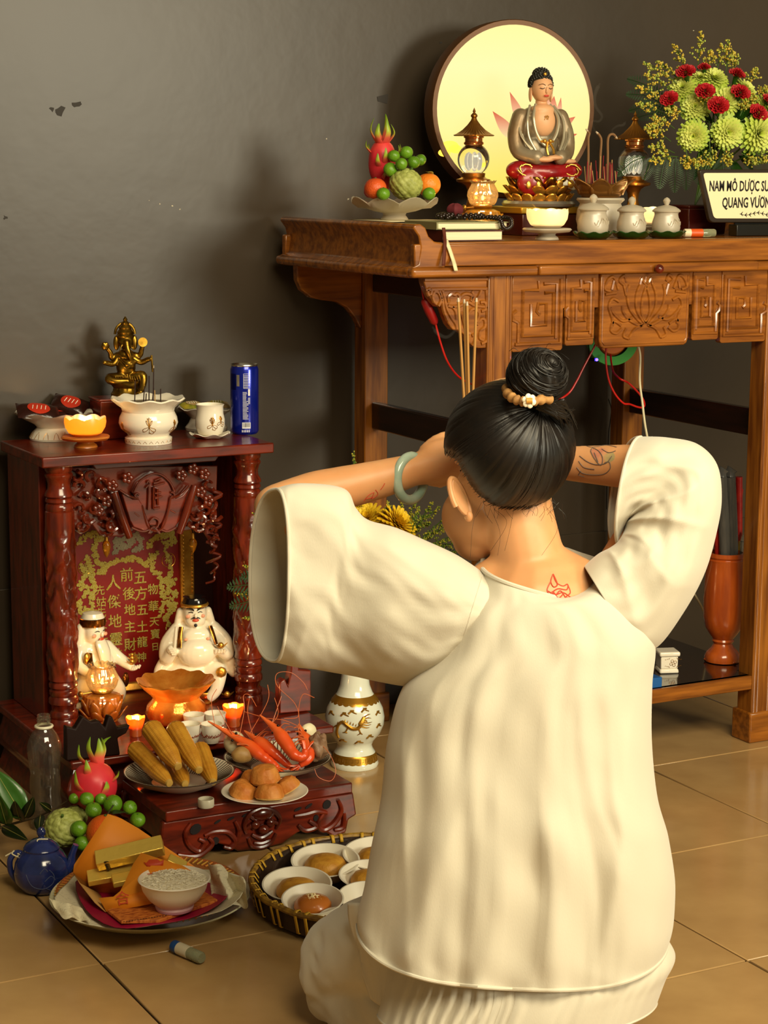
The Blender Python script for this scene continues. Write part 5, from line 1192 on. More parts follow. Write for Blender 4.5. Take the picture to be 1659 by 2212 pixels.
# bearded figurine
c = at_z(208, 1524, BZ+.003); U2 = zpx(c)
fb2 = figure_base('bearded_figurine', 'white china long-bearded figurine with gilt cap behind the left shrine column', c, R(22))
def hp(x, y, d=0): return Vector(((x-208)*U2, d*U2, (1520-y)*U2))
def ht(pts, r0, r1): return ('t', [hp(*q) for q in pts], (r0*U2, r1*U2))
MB().lathe([(1*U2, 0), (54*U2, 0), (56*U2, 6*U2), (50*U2, 12*U2), (1*U2, 13*U2)], 32).build('rock_base', china, fb2)
blob([('b', hp(208, 1440, 4), (48*U2, 34*U2, 50*U2)), ('b', hp(208, 1478, 0), (56*U2, 36*U2, 34*U2)), ('b', hp(206, 1400, 6), (40*U2, 26*U2, 24*U2)), ht([(172, 1400, 4), (158, 1425, -6), (172, 1438, -30)], 16, 11), ht([(242, 1402, 4), (262, 1425, -8), (272, 1440, -34)], 16, 11), ht([(190, 1460, -22), (180, 1484, -34), (178, 1500, -36)], 17, 13), ht([(228, 1460, -22), (240, 1484, -34), (240, 1500, -36)], 17, 13), ('b', hp(200, 1358, -6), (23*U2, 22*U2, 29*U2)), ht([(178, 1350, 8), (172, 1380, 8), (172, 1410, 6)], 10, 9)], 'body', china, fb2, .0025, 3)
MB().tube(spline([hp(202, 1376, -22), hp(204, 1400, -32), hp(206, 1425, -34), hp(207, 1446, -32)], 5), [13*U2, 15*U2, 16*U2, 16.5*U2, 17*U2, 17*U2, 16.5*U2, 16*U2, 15*U2, 14*U2, 12*U2, 10*U2, 8*U2, 5*U2, 3*U2, 1*U2], 14, flat=.55).build('beard', china, fb2)
MB().lathe([(24*U2, 0), (26*U2, 6*U2), (25*U2, 16*U2), (20*U2, 26*U2), (1*U2, 30*U2)], 24).build('cap', china, fb2, matrix=Matrix.Translation(hp(199, 1346, -4)))
MB().lathe([(26.5*U2, 0), (27.5*U2, 5*U2), (27*U2, 15*U2), (25*U2, 16*U2)], 24, cap0=False, cap1=False).build('gold_headband', mat('china_gilt', 'b8742a', .2, .9), fb2, matrix=Matrix.Translation(hp(199, 1346, -4)))
face(hp, 201, 1358, -27, U2, fb2, False)
hd3 = MB().ball(hp(276, 1446, -40), (12*U2, 9*U2, 6*U2), 12, 8)
for k in range(4): hd3.tube([hp(268+6*k, 1447, -46), hp(270+6*k, 1440, -49)], 2.5*U2, 6)
hd3.build('hand', china, fb2)
for k in range(3): ingot(hp(272, 1438-9*k, -42), (15-3*k)*U2, gold, fb2)
for pth in ([(176, 1400, -18), (166, 1420, -34), (180, 1440, -40), (190, 1466, -42)], [(228, 1436, -34), (214, 1430, -40), (204, 1450, -42), (212, 1470, -44)]):
    MB().tube(spline([hp(*q) for q in pth], 5), 6*U2, 8, flat=.5).build('gilt_trim', mat('china_gilt', 'b8742a', .2, .9, col2='5a3010', nscale=60), fb2)
MB().ball(hp(166, 1408, -22), (9*U2, 6*U2, 13*U2), 12, 8).build('gilt_gourd', gold, fb2)
MB().ball(hp(264, 1470, -30), (8*U2, 6*U2, 16*U2), 12, 8).build('gilt_tassel', mat('china_gilt', 'b8742a', .2, .9), fb2)
# clear oil lamp, gold bowl, candles, cups
c = at_z(222, 1556, BZ+.0006); oil_lamp('oil lamp with clear ribbed chimney and orange glass base inside the shrine', c, mpp(c)*1.07, transl('orange_pressed_glass', 'f5962e', .5, .15, .3), chim_glass, .5)
c = at_z(381, 1560, BZ+.0006)
lustre = mat('amber_lustre', 'e8963a', .2, .55, col2='d07420', nscale=30, bump=.1, bscale=120)
gb_ = thing('gold_bowl', 'amber-gold lustre bowl with a wide scalloped rim before the figurines', 'bowl', c)
MB().lathe(prof([(2, 1560), (46, 1560), (60, 1552), (66, 1538), (62, 1522), (52, 1512), (50, 1506), (56, 1498), (70, 1486), (84, 1470), (82, 1468), (66, 1482), (50, 1494), (44, 1504), (46, 1510), (54, 1524), (2, 1545)], 1560, c), 72, (0, 0, 0), lambda a, i, r, z: (r*(1+(.025*cos(a*12) if 8 <= i <= 11 else 0)+(.012*cos(a*18) if 2 <= i <= 4 else 0)), z+(.002*cos(a*12) if 8 <= i <= 11 else 0))).build('bowl_body', lustre, gb_)
def candle_cup(label, x, y, sc, e):
    c = at_z(x, y, BZ+.0006); m, h = mpp(c)*sc, zpx(c)*sc
    t = thing('candle_cup', label, 'candle holder', c, 0, 'lit candle cups inside the shrine')
    MB().lathe([(w*m, z*h) for w, z in [(1, 0), (14, 0), (15, 4), (14, 12), (19, 26), (24, 44), (23, 44), (18, 28), (12, 14), (1, 12)]], 32, (0, 0, 0), lambda a, i, r, z: (r*(1+.03*cos(a*8)), z+(.0015*cos(a*6) if i in (5, 6) else 0))).build('glass_cup', transl('red_amber_glass', 'ff8a3a', .5, .08, .45), t)
    MB().lathe([(1*m, 14*h), (11*m, 14*h), (12*m, 26*h), (1*m, 27*h)], 20).build('wax', mat('orange_wax', 'f0933c', .5, sss=.4), t)
    MB().ball((0, 0, 38*h), (4*m, 4*m, 10*h), 12, 10, lambda d: 1-.6*max(0, d.z)).build('flame', flame_m, t)
    point('candle_flame_light', Vector(c)+Vector((0, 0, 42*h)), e, (1, .55, .2))
candle_cup('lit amber glass candle cup at the right by the prawns', 504, 1568, 1.0, .8)
candle_cup('lit amber glass candle cup at the left behind the corn', 293, 1589, .9, .8)
cup_m = mat('white_tea_cup', 'e8e0cc', .2, coat=.3); red_pat = mat('red_cup_pattern', '8a3a1a', .4)
for i, (x, y, lb) in enumerate([(419, 1583, 'white tea cup at the back left of four, beside the corn'), (465, 1580, 'white tea cup at the back right of four, nearest the candle'), (411, 1603, 'white tea cup at the front left, half behind the corn'), (457, 1603, 'white tea cup with red pattern at the front right of four')]):
    c = at_z(x, y, BZ+.0006); m, h = mpp(c), zpx(c)
    t = thing('tea_cup', lb, 'cup', c, 0, 'tea cups in front of the gold bowl')
    P3 = [(w*m, z*h) for w, z in [(1, 0), (15, 0), (16, 3), (19, 8), (23, 36), (24, 40), (22.5, 40), (20, 20), (17, 6), (1, 5)]]
    MB().lathe(P3, 32).build('cup_body', cup_m, t)
    MB().lathe([(1*m, 30*h), (21*m, 30*h)], 24, cap1=False).build('tea', mat('clear_tea', 'cfc6a0', .08), t)
    rf = radius_of(P3[1:6]); g = MB(); rr = random.Random(i)
    for k in range(12):
        f = wrap(rf, A0-1.4+.25*k, .010+.004*rr.random(), .010); g.tube([f(-.4, .2), f(rr.uniform(-.2, .2), rr.uniform(.6, 1)), f(.4, .3)], .0007, 4); g.ball(f(0, .5), .0014, 5, 4)
    o = g.build('red_pattern', red_pat, t); o['kind'] = 'stuff'
# ================================================================ OFFERING STOOL
sx0, sx1, sy0, sy1, SZ = 1.367, 1.779, 3.445, 3.685, .112
sl = thing('offering_stool', 'low red carved offering stool on the floor in front of the shrine', 'stool', ((sx0+sx1)/2, (sy0+sy1)/2, 0))
def sb(mb, n, m, par=sl, **k): return mb.build(n, m, par, world=True, **k)
sb(MB().box(sx0, sx1, sy0, sy1, SZ-.022, SZ), 'top_board', red_wood, bev=.003)
def sx(u): return lerp(sx0, sx1, u)
fp_ = [(-.01, .09), (1.01, .09), (1.03, .04), (.985, .032), (.97, .005), (.9, 0), (.86, .012), (.80, .03), (.70, .022), (.62, .004), (.5, .0), (.38, .004), (.32, .02), (.26, .030), (.22, .012), (.16, 0), (.07, 0), (.03, .008), (.02, .03), (-.03, .04)]
for Yf, nm in ((sy0+.004, 'front_apron'), (sy1-.022, 'back_apron')):
    ap_ = sb(MB().prism([(sx(u), z) for u, z in fp_], Yf, Yf+.018, 'xz'), nm, red_wood, bev=.004)
    if nm == 'front_apron': fa_ = ap_
for xx in (sx0+.004, sx1-.022):
    sb(MB().prism([(sy0+.02, .09), (sy1-.02, .09), (sy1-.02, 0), (sy1-.06, 0), (sy1-.09, .035), (sy0+.09, .035), (sy0+.06, 0), (sy0+.02, 0)], xx, xx+.018, 'yz'), 'side_apron', red_wood, bev=.003)
hol = mat('hollow_shade_colour', '120604', .8)  # near-black discs on the apron stand in for shade inside pierced holes
def hole_shade(u, z, w, h, a=0):
    b = MB(); b.prism([(sx(u)+w*cos(t)*cos(a)-h*sin(t)*sin(a), z+w*cos(t)*sin(a)+h*sin(t)*cos(a)) for t in [TAU*k/10 for k in range(10)]], sy0+.0022, sy0+.006, 'xz'); sb(b, 'hollow_shade_disc', hol, fa_)
for u, z, w, h, a in ((.155, .066, .013, .010, .5), (.27, .074, .008, .0025, .4), (.34, .076, .008, .0025, .3), (.42, .078, .009, .003, .2), (.70, .073, .009, .003, .3), (.76, .076, .009, .003, .5), (.86, .073, .010, .009, .8), (.80, .048, .006, .007, 0), (.26, .035, .007, .008, 0), (.2, .04, .005, .004, 0)): hole_shade(u, z, w, h, a)
def S(u, z, d=0): return Vector((sx(u), sy0+.002-d, z))
def carve(name, paths, r, m=red_wood):
    for pth in paths:
        q = spline([S(*p) for p in pth], 5); n = len(q)
        sb(MB().tube(q, [r*(.55+.45*sin(pi*(i+.5)/n)) for i in range(n)], 8), name, m, fa_)
carve('carved_scroll', [[(.13, .08), (.1, .06), (.12, .035), (.17, .02), (.2, .035), (.17, .045)], [(.2, .05), (.25, .055), (.32, .05), (.36, .03), (.34, .015), (.3, .02)], [(.06, .02), (.12, .012), (.18, .012), (.24, .03), (.22, .045)], [(.36, .07), (.38, .05), (.37, .03), (.33, .016)],
    [(.92, .08), (.94, .055), (.9, .03), (.84, .02), (.81, .035), (.84, .055)], [(.68, .06), (.74, .06), (.8, .062), (.86, .055)], [(.7, .04), (.74, .026), (.8, .03), (.76, .045)], [(.9, .016), (.95, .02), (.955, .05)]], .006)
# lion mask in the middle
carve('mask_mane', [[(.5, .088), (.44, .08), (.41, .06), (.42, .04)], [(.5, .088), (.56, .08), (.6, .06), (.58, .04)], [(.43, .03), (.45, .012), (.5, .006), (.55, .012), (.58, .03)], [(.42, .05), (.45, .055), (.46, .045)], [(.59, .05), (.56, .055), (.55, .045)], [(.45, .036), (.5, .026), (.56, .036)], [(.44, .075), (.47, .066), (.5, .07), (.54, .066), (.57, .075)], [(.46, .018), (.5, .014), (.55, .018)]], .0055, carv)
for u in (.465, .545): sb(MB().ball(S(u, .056, .004), (.010, .007, .009), 14, 10), 'mask_eye', carv, fa_)
sb(MB().ball(S(.505, .045, .006), (.012, .010, .010), 14, 10), 'mask_nose', carv, fa_)
sb(MB().ball(S(.505, .075, .002), (.022, .007, .013), 14, 10), 'mask_brow', carv, fa_)

# ---- plates and food on the stool
def ring_line(par, r, z, m, w=.0012, name='dark_rim_line'): return MB().tube([(r*cos(TAU*k/64), r*sin(TAU*k/64), z) for k in range(64)], w, 6, closed=True).build(name, m, par)
cream_gl = mat('cream_glaze', 'd9cfb4', .2, coat=.3); dark_line = mat('dark_rim_glaze', '3a2c20', .3)
def deep_plate(label, c, R_, H, lines=True, group=None):
    t = thing('striped_plate', label, 'plate', c, 0, group)
    MB().lathe([(R_*.02, 0), (R_*.45, 0), (R_*.5, H*.1), (R_*.8, H*.5), (R_, H), (R_*.985, H*1.02), (R_*.78, H*.6), (R_*.45, H*.25), (R_*.02, H*.22)], 64).build('plate_body', cream_gl, t)
    ring_line(t, R_, H, dark_line)
    st_ = MB()
    for k in range(72):
        a = TAU*k/72; st_.tube([(R_*f*cos(a), R_*f*sin(a), H*z+.0006) for f, z in ((.97, .98), (.78, .605), (.5, .28))], .0011, 4)
    o = st_.build('dark_stripes', dark_line, t); o['kind'] = 'stuff'
    return t
SZ_ = SZ+.0004
cc = at_z(387, 1699, SZ_); Rp = 121*mpp(cc)*.98; deep_plate('striped cream plate holding five corn cobs on the stool', cc, Rp, .034, group='striped plates on the stool')
corn_m = mat('boiled_corn', 'c08a2a', .38, col2='a8701c', nscale=30, sss=.15, sssr=(.006, .003, .001))
def cob(label, a, b, rad, roll=0):
    a, b = Vector(a), Vector(b); L = (b-a).length; ax = (b-a)
    t = thing('corn_cob', label, 'corn', a, 0, 'corn cobs on the striped plate', rot=ax.to_track_quat('Z', 'Y').to_euler())
    rows, cols = 30, 14; n1, n2 = 120, 84; pr_ = []
    for i in range(n1+1):
        u = i/n1; e = min(1, (u/.10)**.5 if u < .10 else 1)*min(1, ((1-u)/.30)**.55 if u > .70 else 1); pr_.append((max(.001, rad*(.30+.70*e)*(1-.12*u)), u*L))
    def md(a_, i, r, z):
        u = i/n1; k1 = abs(cos(a_*cols/2+roll)); row = u*rows+ (.5 if int((a_*cols/2+roll)/pi) % 2 else 0); k2 = abs(cos(pi*row)); return (r*(1+.075*(k1**.6)*(.55+.45*k2**.6)-.06), z)
    MB().lathe(pr_, n2, (0, 0, 0), md).build('kernels', corn_m, t, ang=80)
    MB().lathe([(rad*.42, L*.985), (rad*.36, L*1.01), (rad*.1, L*1.015)], 12).build('cob_tip', mat('cob_end', 'b08a3c', .7), t)
v0 = cc.dot(CF)
for lb, A_, B_, r, va, vb in (('corn cob at the left of the plate, lowest of the pile', (287, 1612), (366, 1692), 21.5, .045, -.07), ('topmost corn cob crossing the pile', (322, 1566), (385, 1656), 23.5, .03, -.06), ('corn cob second from top, right of the topmost one', (374, 1566), (430, 1664), 22, .06, -.05), ('corn cob at the right edge of the plate', (430, 1612), (460, 1690), 20.5, .07, -.05), ('short corn cob peeping out under the middle of the pile', (372, 1640), (400, 1694), 20, .06, -.055)):
    cob(lb, at_v(*A_, v0+va), at_v(*B_, v0+vb-.016), r*mpp(cc), rnd.random()*6)
cs_ = at_z(600, 1667, SZ_); deep_plate('striped cream plate of prawns, egg and meat on the stool', cs_, 118*mpp(cs_)*.98, .034, group='striped plates on the stool')
prawn_m = zgrad('cooked_prawn', [(0, 'd8481a'), (.5, 'e05a20'), (1, 'e8763a')], axis=1, space='Generated', rough=.3, noise_amt=.6, coat=.25); feel = mat('prawn_feeler', 'c8683a', .4); eye_m = mat('prawn_eye', '140806', .2)
def q2(x, y, dv): return at_v(240+x/2.676, 1440+y/2.676, vs_+dv-.017)
vs_ = cs_.dot(CF)
def prawn(label, spine, rad, ant, legs_dir, seed):
    P = spline(spine, 7); n = len(P); c0 = spine[1]
    t = thing('prawn', label, 'prawn', c0, 0, 'cooked prawns on the plate')
    rs = []
    for i in range(n):
        u = i/(n-1); k = (.10+.90*min(1, (u/.30)**1.3)) if u < .30 else (1-.55*((u-.30)/.70)**1.5); seg_ = 1-.10*abs(sin(u*26)) if u > .5 else 1; rs.append(rad*k*seg_)
    bd = MB().tube(P, rs, 14).build('prawn_body', prawn_m, t, world=True)
    tl_ = P[-1]; dr_ = (P[-1]-P[-3]).normalized(); sd_ = dr_.cross(_f).normalized()
    for k in (-1, 0, 1): MB().tube(spline([tl_-dr_*.004, tl_+dr_*.012+sd_*k*.006, tl_+dr_*.022+sd_*k*.012], 4), [.002]+[.004]*6+[.0025, .001], 7, flat=.4).build('tail_fin', prawn_m, t, world=True)
    hd_ = P[int(n*.20)]; d0 = (P[0]-P[4]).normalized(); s0 = d0.cross(_f).normalized()
    for s in (-1, 1): MB().ball(hd_+s0*s*rad*.62-_f*rad*.35, .0028, 10, 8).build('eye', eye_m, t, world=True)
    for a in ant: MB().tube(spline(a, 8), .0007, 5).build('feeler', feel, t, world=True)
    r = random.Random(seed); lg = MB()
    for k in range(6):
        b = P[int(n*(.24+.06*k))]; e = b+legs_dir*r.uniform(.02, .035)+Vector((r.uniform(-.01, .01), r.uniform(-.01, .01), r.uniform(-.004, .008))); lg.tube(spline([b, (b+e)/2+Vector((0, 0, .008)), e], 4), .0011, 5)
    o = lg.build('thin_legs', feel, t, world=True); o['kind'] = 'stuff'
prawn('long prawn lying lowest at the left with a pointed snout', [q2(560, 315, .02), q2(770, 440, 0), q2(860, 510, -.02), q2(920, 550, -.03), q2(965, 585, -.04)], .0135, [[q2(600, 345, .01), q2(580, 200, .03), q2(610, 130, .05)], [q2(740, 410, 0), q2(770, 250, .02), q2(765, 170, .03), q2(800, 165, .03), q2(840, 230, .03)], [q2(700, 390, 0), q2(640, 280, .02), q2(615, 230, .02)]], -CR+Vector((0, 0, .4)), 1)
prawn('second prawn from the left in the middle of the pile', [q2(770, 370, .03), q2(850, 430, .01), q2(930, 490, -.01), q2(990, 540, -.02), q2(1040, 585, -.028)], .0138, [[q2(800, 390, 0), q2(905, 200, .03), q2(905, 105, .05)], [q2(820, 400, 0), q2(790, 270, .02), q2(800, 180, .03)], [q2(830, 410, 0), q2(960, 290, .03), q2(945, 180, .04)]], CR*.6+Vector((0, 0, .6)), 2)
prawn('topmost prawn with curled tail and red snout', [q2(860, 280, .012), q2(950, 360, -.01), q2(1010, 440, -.03), q2(1060, 510, -.05), q2(1110, 520, -.052), q2(1125, 480, -.044)], .0148, [[q2(1000, 300, .02), q2(1080, 290, .03), q2(1060, 210, .04), q2(960, 110, .05), q2(960, 40, .06), q2(1040, 35, .06), q2(1110, 90, .06), q2(1135, 135, .06)], [q2(900, 300, .02), q2(770, 260, .03)], [q2(930, 330, .02), q2(985, 170, .05)]], CR+Vector((0, 0, .5)), 3)
prawn('rightmost prawn standing head up beside the meat', [q2(1085, 330, .03), q2(1110, 400, .01), q2(1140, 470, -.01), q2(1145, 530, -.03), q2(1090, 570, -.04)], .0142, [[q2(1090, 340, .02), q2(1085, 240, .04), q2(1110, 160, .05), q2(1175, 180, .06)], [q2(1080, 345, .02), q2(1180, 420, .0), q2(1260, 500, -.03), q2(1298, 600, -.05), q2(1270, 660, -.06), q2(1200, 640, -.06), q2(1175, 590, -.055)], [q2(1095, 350, .02), q2(1000, 310, .0), q2(900, 300, 0)]], -CR*.5+Vector((0, 0, .7)), 4)
def lump(name, label, cat, p, r, m, seed, amp=.08, sq=(1, 1, 1), group=None):
    return tag(MB().ball((0, 0, 0), (r*sq[0], r*sq[1], r*sq[2]), 28, 18, lambda d: 1+amp*ns(d.x+seed, d.y, d.z, 2)).build(name, m, None, matrix=Matrix.Translation(p)), label, cat, group)
lump('boiled_egg', 'large white boiled egg behind the long prawn', 'egg', q2(715, 440, .035), .0235, mat('egg_white', 'ddd2a8', .35, sss=.2), 1, .02, (1, 1, 1.05))
lump('potato', 'tan potato at the left front of the prawn plate', 'potato', q2(762, 508, -.012), .0205, mat('boiled_potato', 'a8854c', .5, col2='8f6a35', nscale=30), 2, .08, (1.2, .9, .85))
lump('meat_piece', 'grey-brown boiled meat piece at the right rim of the prawn plate', 'meat', q2(1195, 462, -.005), .022, mat('boiled_meat', '6b4a30', .5, col2='94765a', nscale=30, bump=.4, bscale=60), 3, .35, (1, .9, 1.3))
lump('radish_slice', 'pale round slice at the back of the prawn plate', 'vegetable', q2(1140, 375, .045), .018, mat('pale_radish', 'e2d8b0', .4), 4, .03, (1, .6, 1))
ck = at_z(572, 1721, SZ_); m = mpp(ck)
wp = thing('white_plate', 'small plain white plate of golden sponge cakes at the stool front', 'plate', ck)
MB().lathe([(1*m, 0), (50*m, 0), (54*m, 3*m), (80*m, 9*m), (94*m, 14*m), (92*m, 15*m), (76*m, 11*m), (50*m, 7*m), (1*m, 7*m)], 64).build('plate_body', porcelain, wp)
cake_m = mat('sponge_cake_crust', 'b5651a', .6, col2='d08a3c', nscale=25, bump=.25, bscale=90); vc = ck.dot(CF)
def cake(label, x, y, r, dv, rot, seed):
    p = at_v(240+x/2.676, 1440+y/2.676, vc+dv-.022); t = thing('sponge_cake', label, 'cake', p, 0, 'sponge cakes on the white plate', rot=rot)
    MB().lathe([(r*.05, -.5*r), (r*.95, -.5*r), (r*1.02, -.38*r)], 40, cap1=False).build('pale_crumb', mat('sponge_crumb', 'd8a85a', .8, bump=.3, bscale=80), t)
    MB().lathe([(r*1.02, -.38*r), (r*1.0, -.2*r), (r*.86, .25*r), (r*.72, .5*r), (r*.45, .6*r), (r*.03, .6*r)], 56, (0, 0, 0), lambda a, i, rr, z: (rr*(1+(.05*abs(cos(a*4)) if i < 4 else 0)), z+.04*r*ns(cos(a)+seed, sin(a), i*.4, 1.5)), cap0=False).build('browned_top', cake_m, t)
for lb, x, y, r, dv, rot, s in (('sponge cake at the back of the plate, half hidden', 815, 645, 58, .035, (R(10), 0, 0), 1), ('sponge cake at the left of the plate, broad browned side up', 768, 712, 68, 0, (R(18), R(-8), 1), 2), ('sponge cake at the front of the plate', 915, 722, 70, -.015, (R(8), R(6), 2), 3), ('sponge cake at the right of the plate', 1015, 685, 62, .02, (R(14), R(28), 3), 4), ('fluted sponge cake on top of the pile', 888, 622, 74, .012, (R(4), R(4), 4), 5)):
    cake(lb, x, y, r/2.676*m*1.15, dv, rot, s)
c = at_z(445, 1742, SZ_); m = mpp(c); h = zpx(c)
cp = thing('bottle_cap', 'white plastic bottle cap lying on the stool edge', 'cap', c)
MB().lathe([(17*m, 0), (18*m, 2*h), (18*m, 15*h), (17*m, 17*h), (15.5*m, 17*h), (15.5*m, 3*h), (1*m, 3*h)], 48, (0, 0, 0), lambda a, i, r, z: (r*(1+(.015*cos(a*40) if i in (1, 2) else 0)), z)).build('cap_body', mat('translucent_cap', 'd8cfb4', .35, trans=.3), cp)

# ================================================================ ON THE FLOOR, LEFT
c = at_z(100, 1786, .0004); m, h = mpp(c), zpx(c)
wb_ = thing('water_bottle', 'clear open plastic water bottle half full beside the shrine base', 'bottle', c)
zz = lambda y: (1790-y)*h
bp = [(2, 1790), (30, 1790), (34, 1784), (34, 1768), (32, 1760), (34, 1752), (34, 1735), (31, 1722), (33, 1708), (33, 1690), (31, 1676), (33, 1664), (34, 1650), (37, 1630), (37, 1618), (33, 1604), (25, 1590), (16, 1580), (15, 1576)]
MB().lathe([(w*m, zz(y)) for w, y in bp]+[(14*m, zz(1576)), (14*m, zz(1553))], 40, cap1=False).build('bottle_body', transl('clear_plastic', 'f6f4ea', .5, .06, .965, .03), wb_)
MB().lathe([(w*m, zz(y)) for w, y in [(1, 1787), (28, 1787), (32, 1780), (32, 1768), (30, 1760), (32, 1750), (32, 1735), (29, 1722), (31, 1708), (31, 1690), (30, 1676), (30.5, 1672), (1, 1672)]], 40).build('water', transl('water', 'efe8d8', .5, .03, .95, .02), wb_)
MB().tube([(17.5*m*cos(TAU*k/32), 17.5*m*sin(TAU*k/32), zz(1577)) for k in range(32)], 3.2*m, 8, closed=True).build('neck_ring', mat('milky_ring', 'd8d0b4', .4), wb_)
th = MB()
for zz_ in (1560, 1566): th.tube([(14.5*m*cos(TAU*k/24), 14.5*m*sin(TAU*k/24), zz(zz_)) for k in range(24)], .0008, 5, closed=True)
o = th.build('neck_thread', transl('clear_plastic', 'f4f4f0'), wb_); o['kind'] = 'stuff'
# fruit heaped on a dish
fc_ = at_y(205, 1775, 3.53); FV = fc_.dot(CF)
fd = thing('fruit_dish', 'dark shallow dish under the fruit heap on the floor', 'dish', Vector((fc_.x-.01, fc_.y-.01, .0004)))
MB().lathe([(.004, 0), (.045, 0), (.04, .012), (.06, .02), (.085, .028), (.082, .030), (.05, .022), (.004, .018)], 40).build('dish_body', mat('dark_glazed_dish', '2a2420', .3), fd)
def fpx(x, y, dv): return at_v(x, y, FV+dv)
mf = mpp(fc_)
dragon_fruit('bright pink dragon fruit with green scales in the floor fruit heap', fpx(203, 1698, .05), 50*mf, 56*mf, (R(-4), R(4), .5), [((-.004, -.008, 50*mf), (-.014, -.006, 112*mf), .009, (-.012, 0, .006)), ((.003, -.010, 50*mf), (.004, -.012, 106*mf), .011, (0, -.004, 0)), ((.012, -.002, 48*mf), (.026, 0, 102*mf), .008, (.012, 0, 0)), ((.008, .006, 46*mf), (.065, .01, 96*mf), .008, (.0, 0, .014)), ((-.008, .008, 46*mf), (-.03, .01, 96*mf), .007, (-.012, 0, 0))],
    [((-46*mf*.93, -.004, -4*mf), (-64*mf, -.004, 46*mf), .008, (-.006, 0, -.004)), ((-30*mf, -.01, 30*mf), (-38*mf, -.012, 66*mf), .008, (-.004, -.004, 0)), ((14*mf, -42*mf, 14*mf), (26*mf, -50*mf, 34*mf), .009, (0, -.004, 0)), ((46*mf*.9, 0, -14*mf), (60*mf, .004, 30*mf), .008, (.006, 0, 0)), ((-16*mf, -44*mf, -8*mf), (-20*mf, -54*mf, 20*mf), .009, (0, -.003, 0))], 4)
gl_ = [(555, 845, 43, .02, 'leftmost green citrus of the floor heap'), (648, 848, 54, .0, 'green citrus second from left, against the dragon fruit'), (752, 850, 47, .01, 'green citrus under the middle of the dragon fruit'), (698, 932, 61, -.02, 'large green citrus right beside the custard apple'), (843, 888, 72, .0, 'largest green citrus above the orange'), (970, 915, 55, .01, 'green citrus at the upper right of the floor heap'), (1028, 1005, 58, -.01, 'rightmost green citrus by the stool corner'), (588, 1072, 64, -.05, 'green citrus in front of the custard apple'), (612, 1180, 56, -.06, 'lowest green citrus behind the teapot spout')]
for i, (x, y, r, dv, lb) in enumerate(gl_):
    p = fpx(x/3.456, 1480+y/3.456, dv); citrus('green_citrus', lb, p, r/3.456*mf, lime_skin, 'green citrus in the floor heap', rot=(R(40*i % 90-40), R(30*(i % 3)), i))
custard('green custard apple at the left of the floor fruit heap', fpx(139, 1788, -.02), 44*mf, .9, (R(30), R(-20), 0), 3)
custard('second custard apple behind, half hidden by the first', fpx(163, 1764, .03), 27*mf, .9, (R(10), R(20), 1), 4)
p = fpx(230, 1800, -.045); og = citrus('orange', 'orange with a short stem behind the paper parcel on the floor', p, 44*mf, mat('deep_orange_skin', 'd85c18', .4, bump=.2, bscale=260), 'orange in the floor heap')
MB().tube([(0, -.004, 40*mf), (.004, -.006, 50*mf), (.014, -.004, 62*mf)], .0016).build('stem', mat('dark_stem', '2a2a12', .7), og)
leaf_obj('leaf', .04, .013, Matrix.Translation((.012, -.004, 42*mf)) @ Matrix.Rotation(R(-70), 4, 'Z'), og, mat('dark_leaf', '1c2a0e', .4))
# leafy branch coming in from the left
br_ = thing('leafy_branch', 'green leafy branch lying on the floor at the left frame edge', 'branch', at_z(60, 1800, .01))
def bpt(x, y, z): return at_z(x, y, z)
bs = spline([bpt(-60, 1815, .03), bpt(0, 1788, .05), bpt(40, 1776, .06), bpt(80, 1764, .07), bpt(120, 1746, .085), bpt(145, 1730, .10)], 6)
MB().tube(bs, [.0032-.00006*i for i in range(len(bs))], 7).build('stem', mat('brown_twig', '4a3a20', .6), br_, world=True)
def leaf3(base, tip, wd, n_up, m_=leaf_m):
    b, t = Vector(base), Vector(tip); ax = t-b; L = ax.length; y = ax.normalized(); z = Vector(n_up); z = (z-y*z.dot(y)).normalized(); x = y.cross(z)
    M_ = Matrix(((x.x, y.x, z.x, b.x), (x.y, y.y, z.y, b.y), (x.z, y.z, z.z, b.z), (0, 0, 0, 1)))
    lf = leaf_mesh(L, wd, .06, .25, 12).build('leaf', m_, br_, matrix=wm(br_).inverted() @ M_, solid=.0006)
    MB().tube([(0, L*k/10, -.06*L*(k/10)**2+.001) for k in range(11)], [.0012-.0001*k for k in range(11)], 5).build('midrib', mat('pale_midrib', '9a9a4a', .5), lf)
big_leaf = mat('glossy_leaf', '3c6b22', .3, col2='2c5216', nscale=12, coat=.2); dk_leaf = mat('dark_glossy_leaf', '16260c', .35)
N_ = (-_f+Vector((0, 0, .35)))
leaf3(bpt(52, 1768, .075), at_v(-12, 1662, FV+.06), .030, N_, big_leaf); leaf3(bpt(44, 1772, .066), at_v(30, 1735, FV-.02), .016, N_, dk_leaf); leaf3(bpt(52, 1768, .075), at_v(72, 1725, FV), .014, N_+CR*.4, dk_leaf)
leaf3(bpt(15, 1782, .055), at_v(-6, 1720, FV-.03), .02, N_, big_leaf); leaf3(bpt(5, 1786, .05), at_v(50, 1808, FV-.12), .014, N_, dk_leaf); leaf3(bpt(88, 1762, .075), at_v(82, 1790, FV-.05), .012, N_, dk_leaf); leaf3(bpt(110, 1752, .08), at_v(90, 1735, FV-.0), .009, N_, dk_leaf); leaf3(bpt(-10, 1792, .045), at_v(-40, 1760, FV-.05), .02, N_, big_leaf)
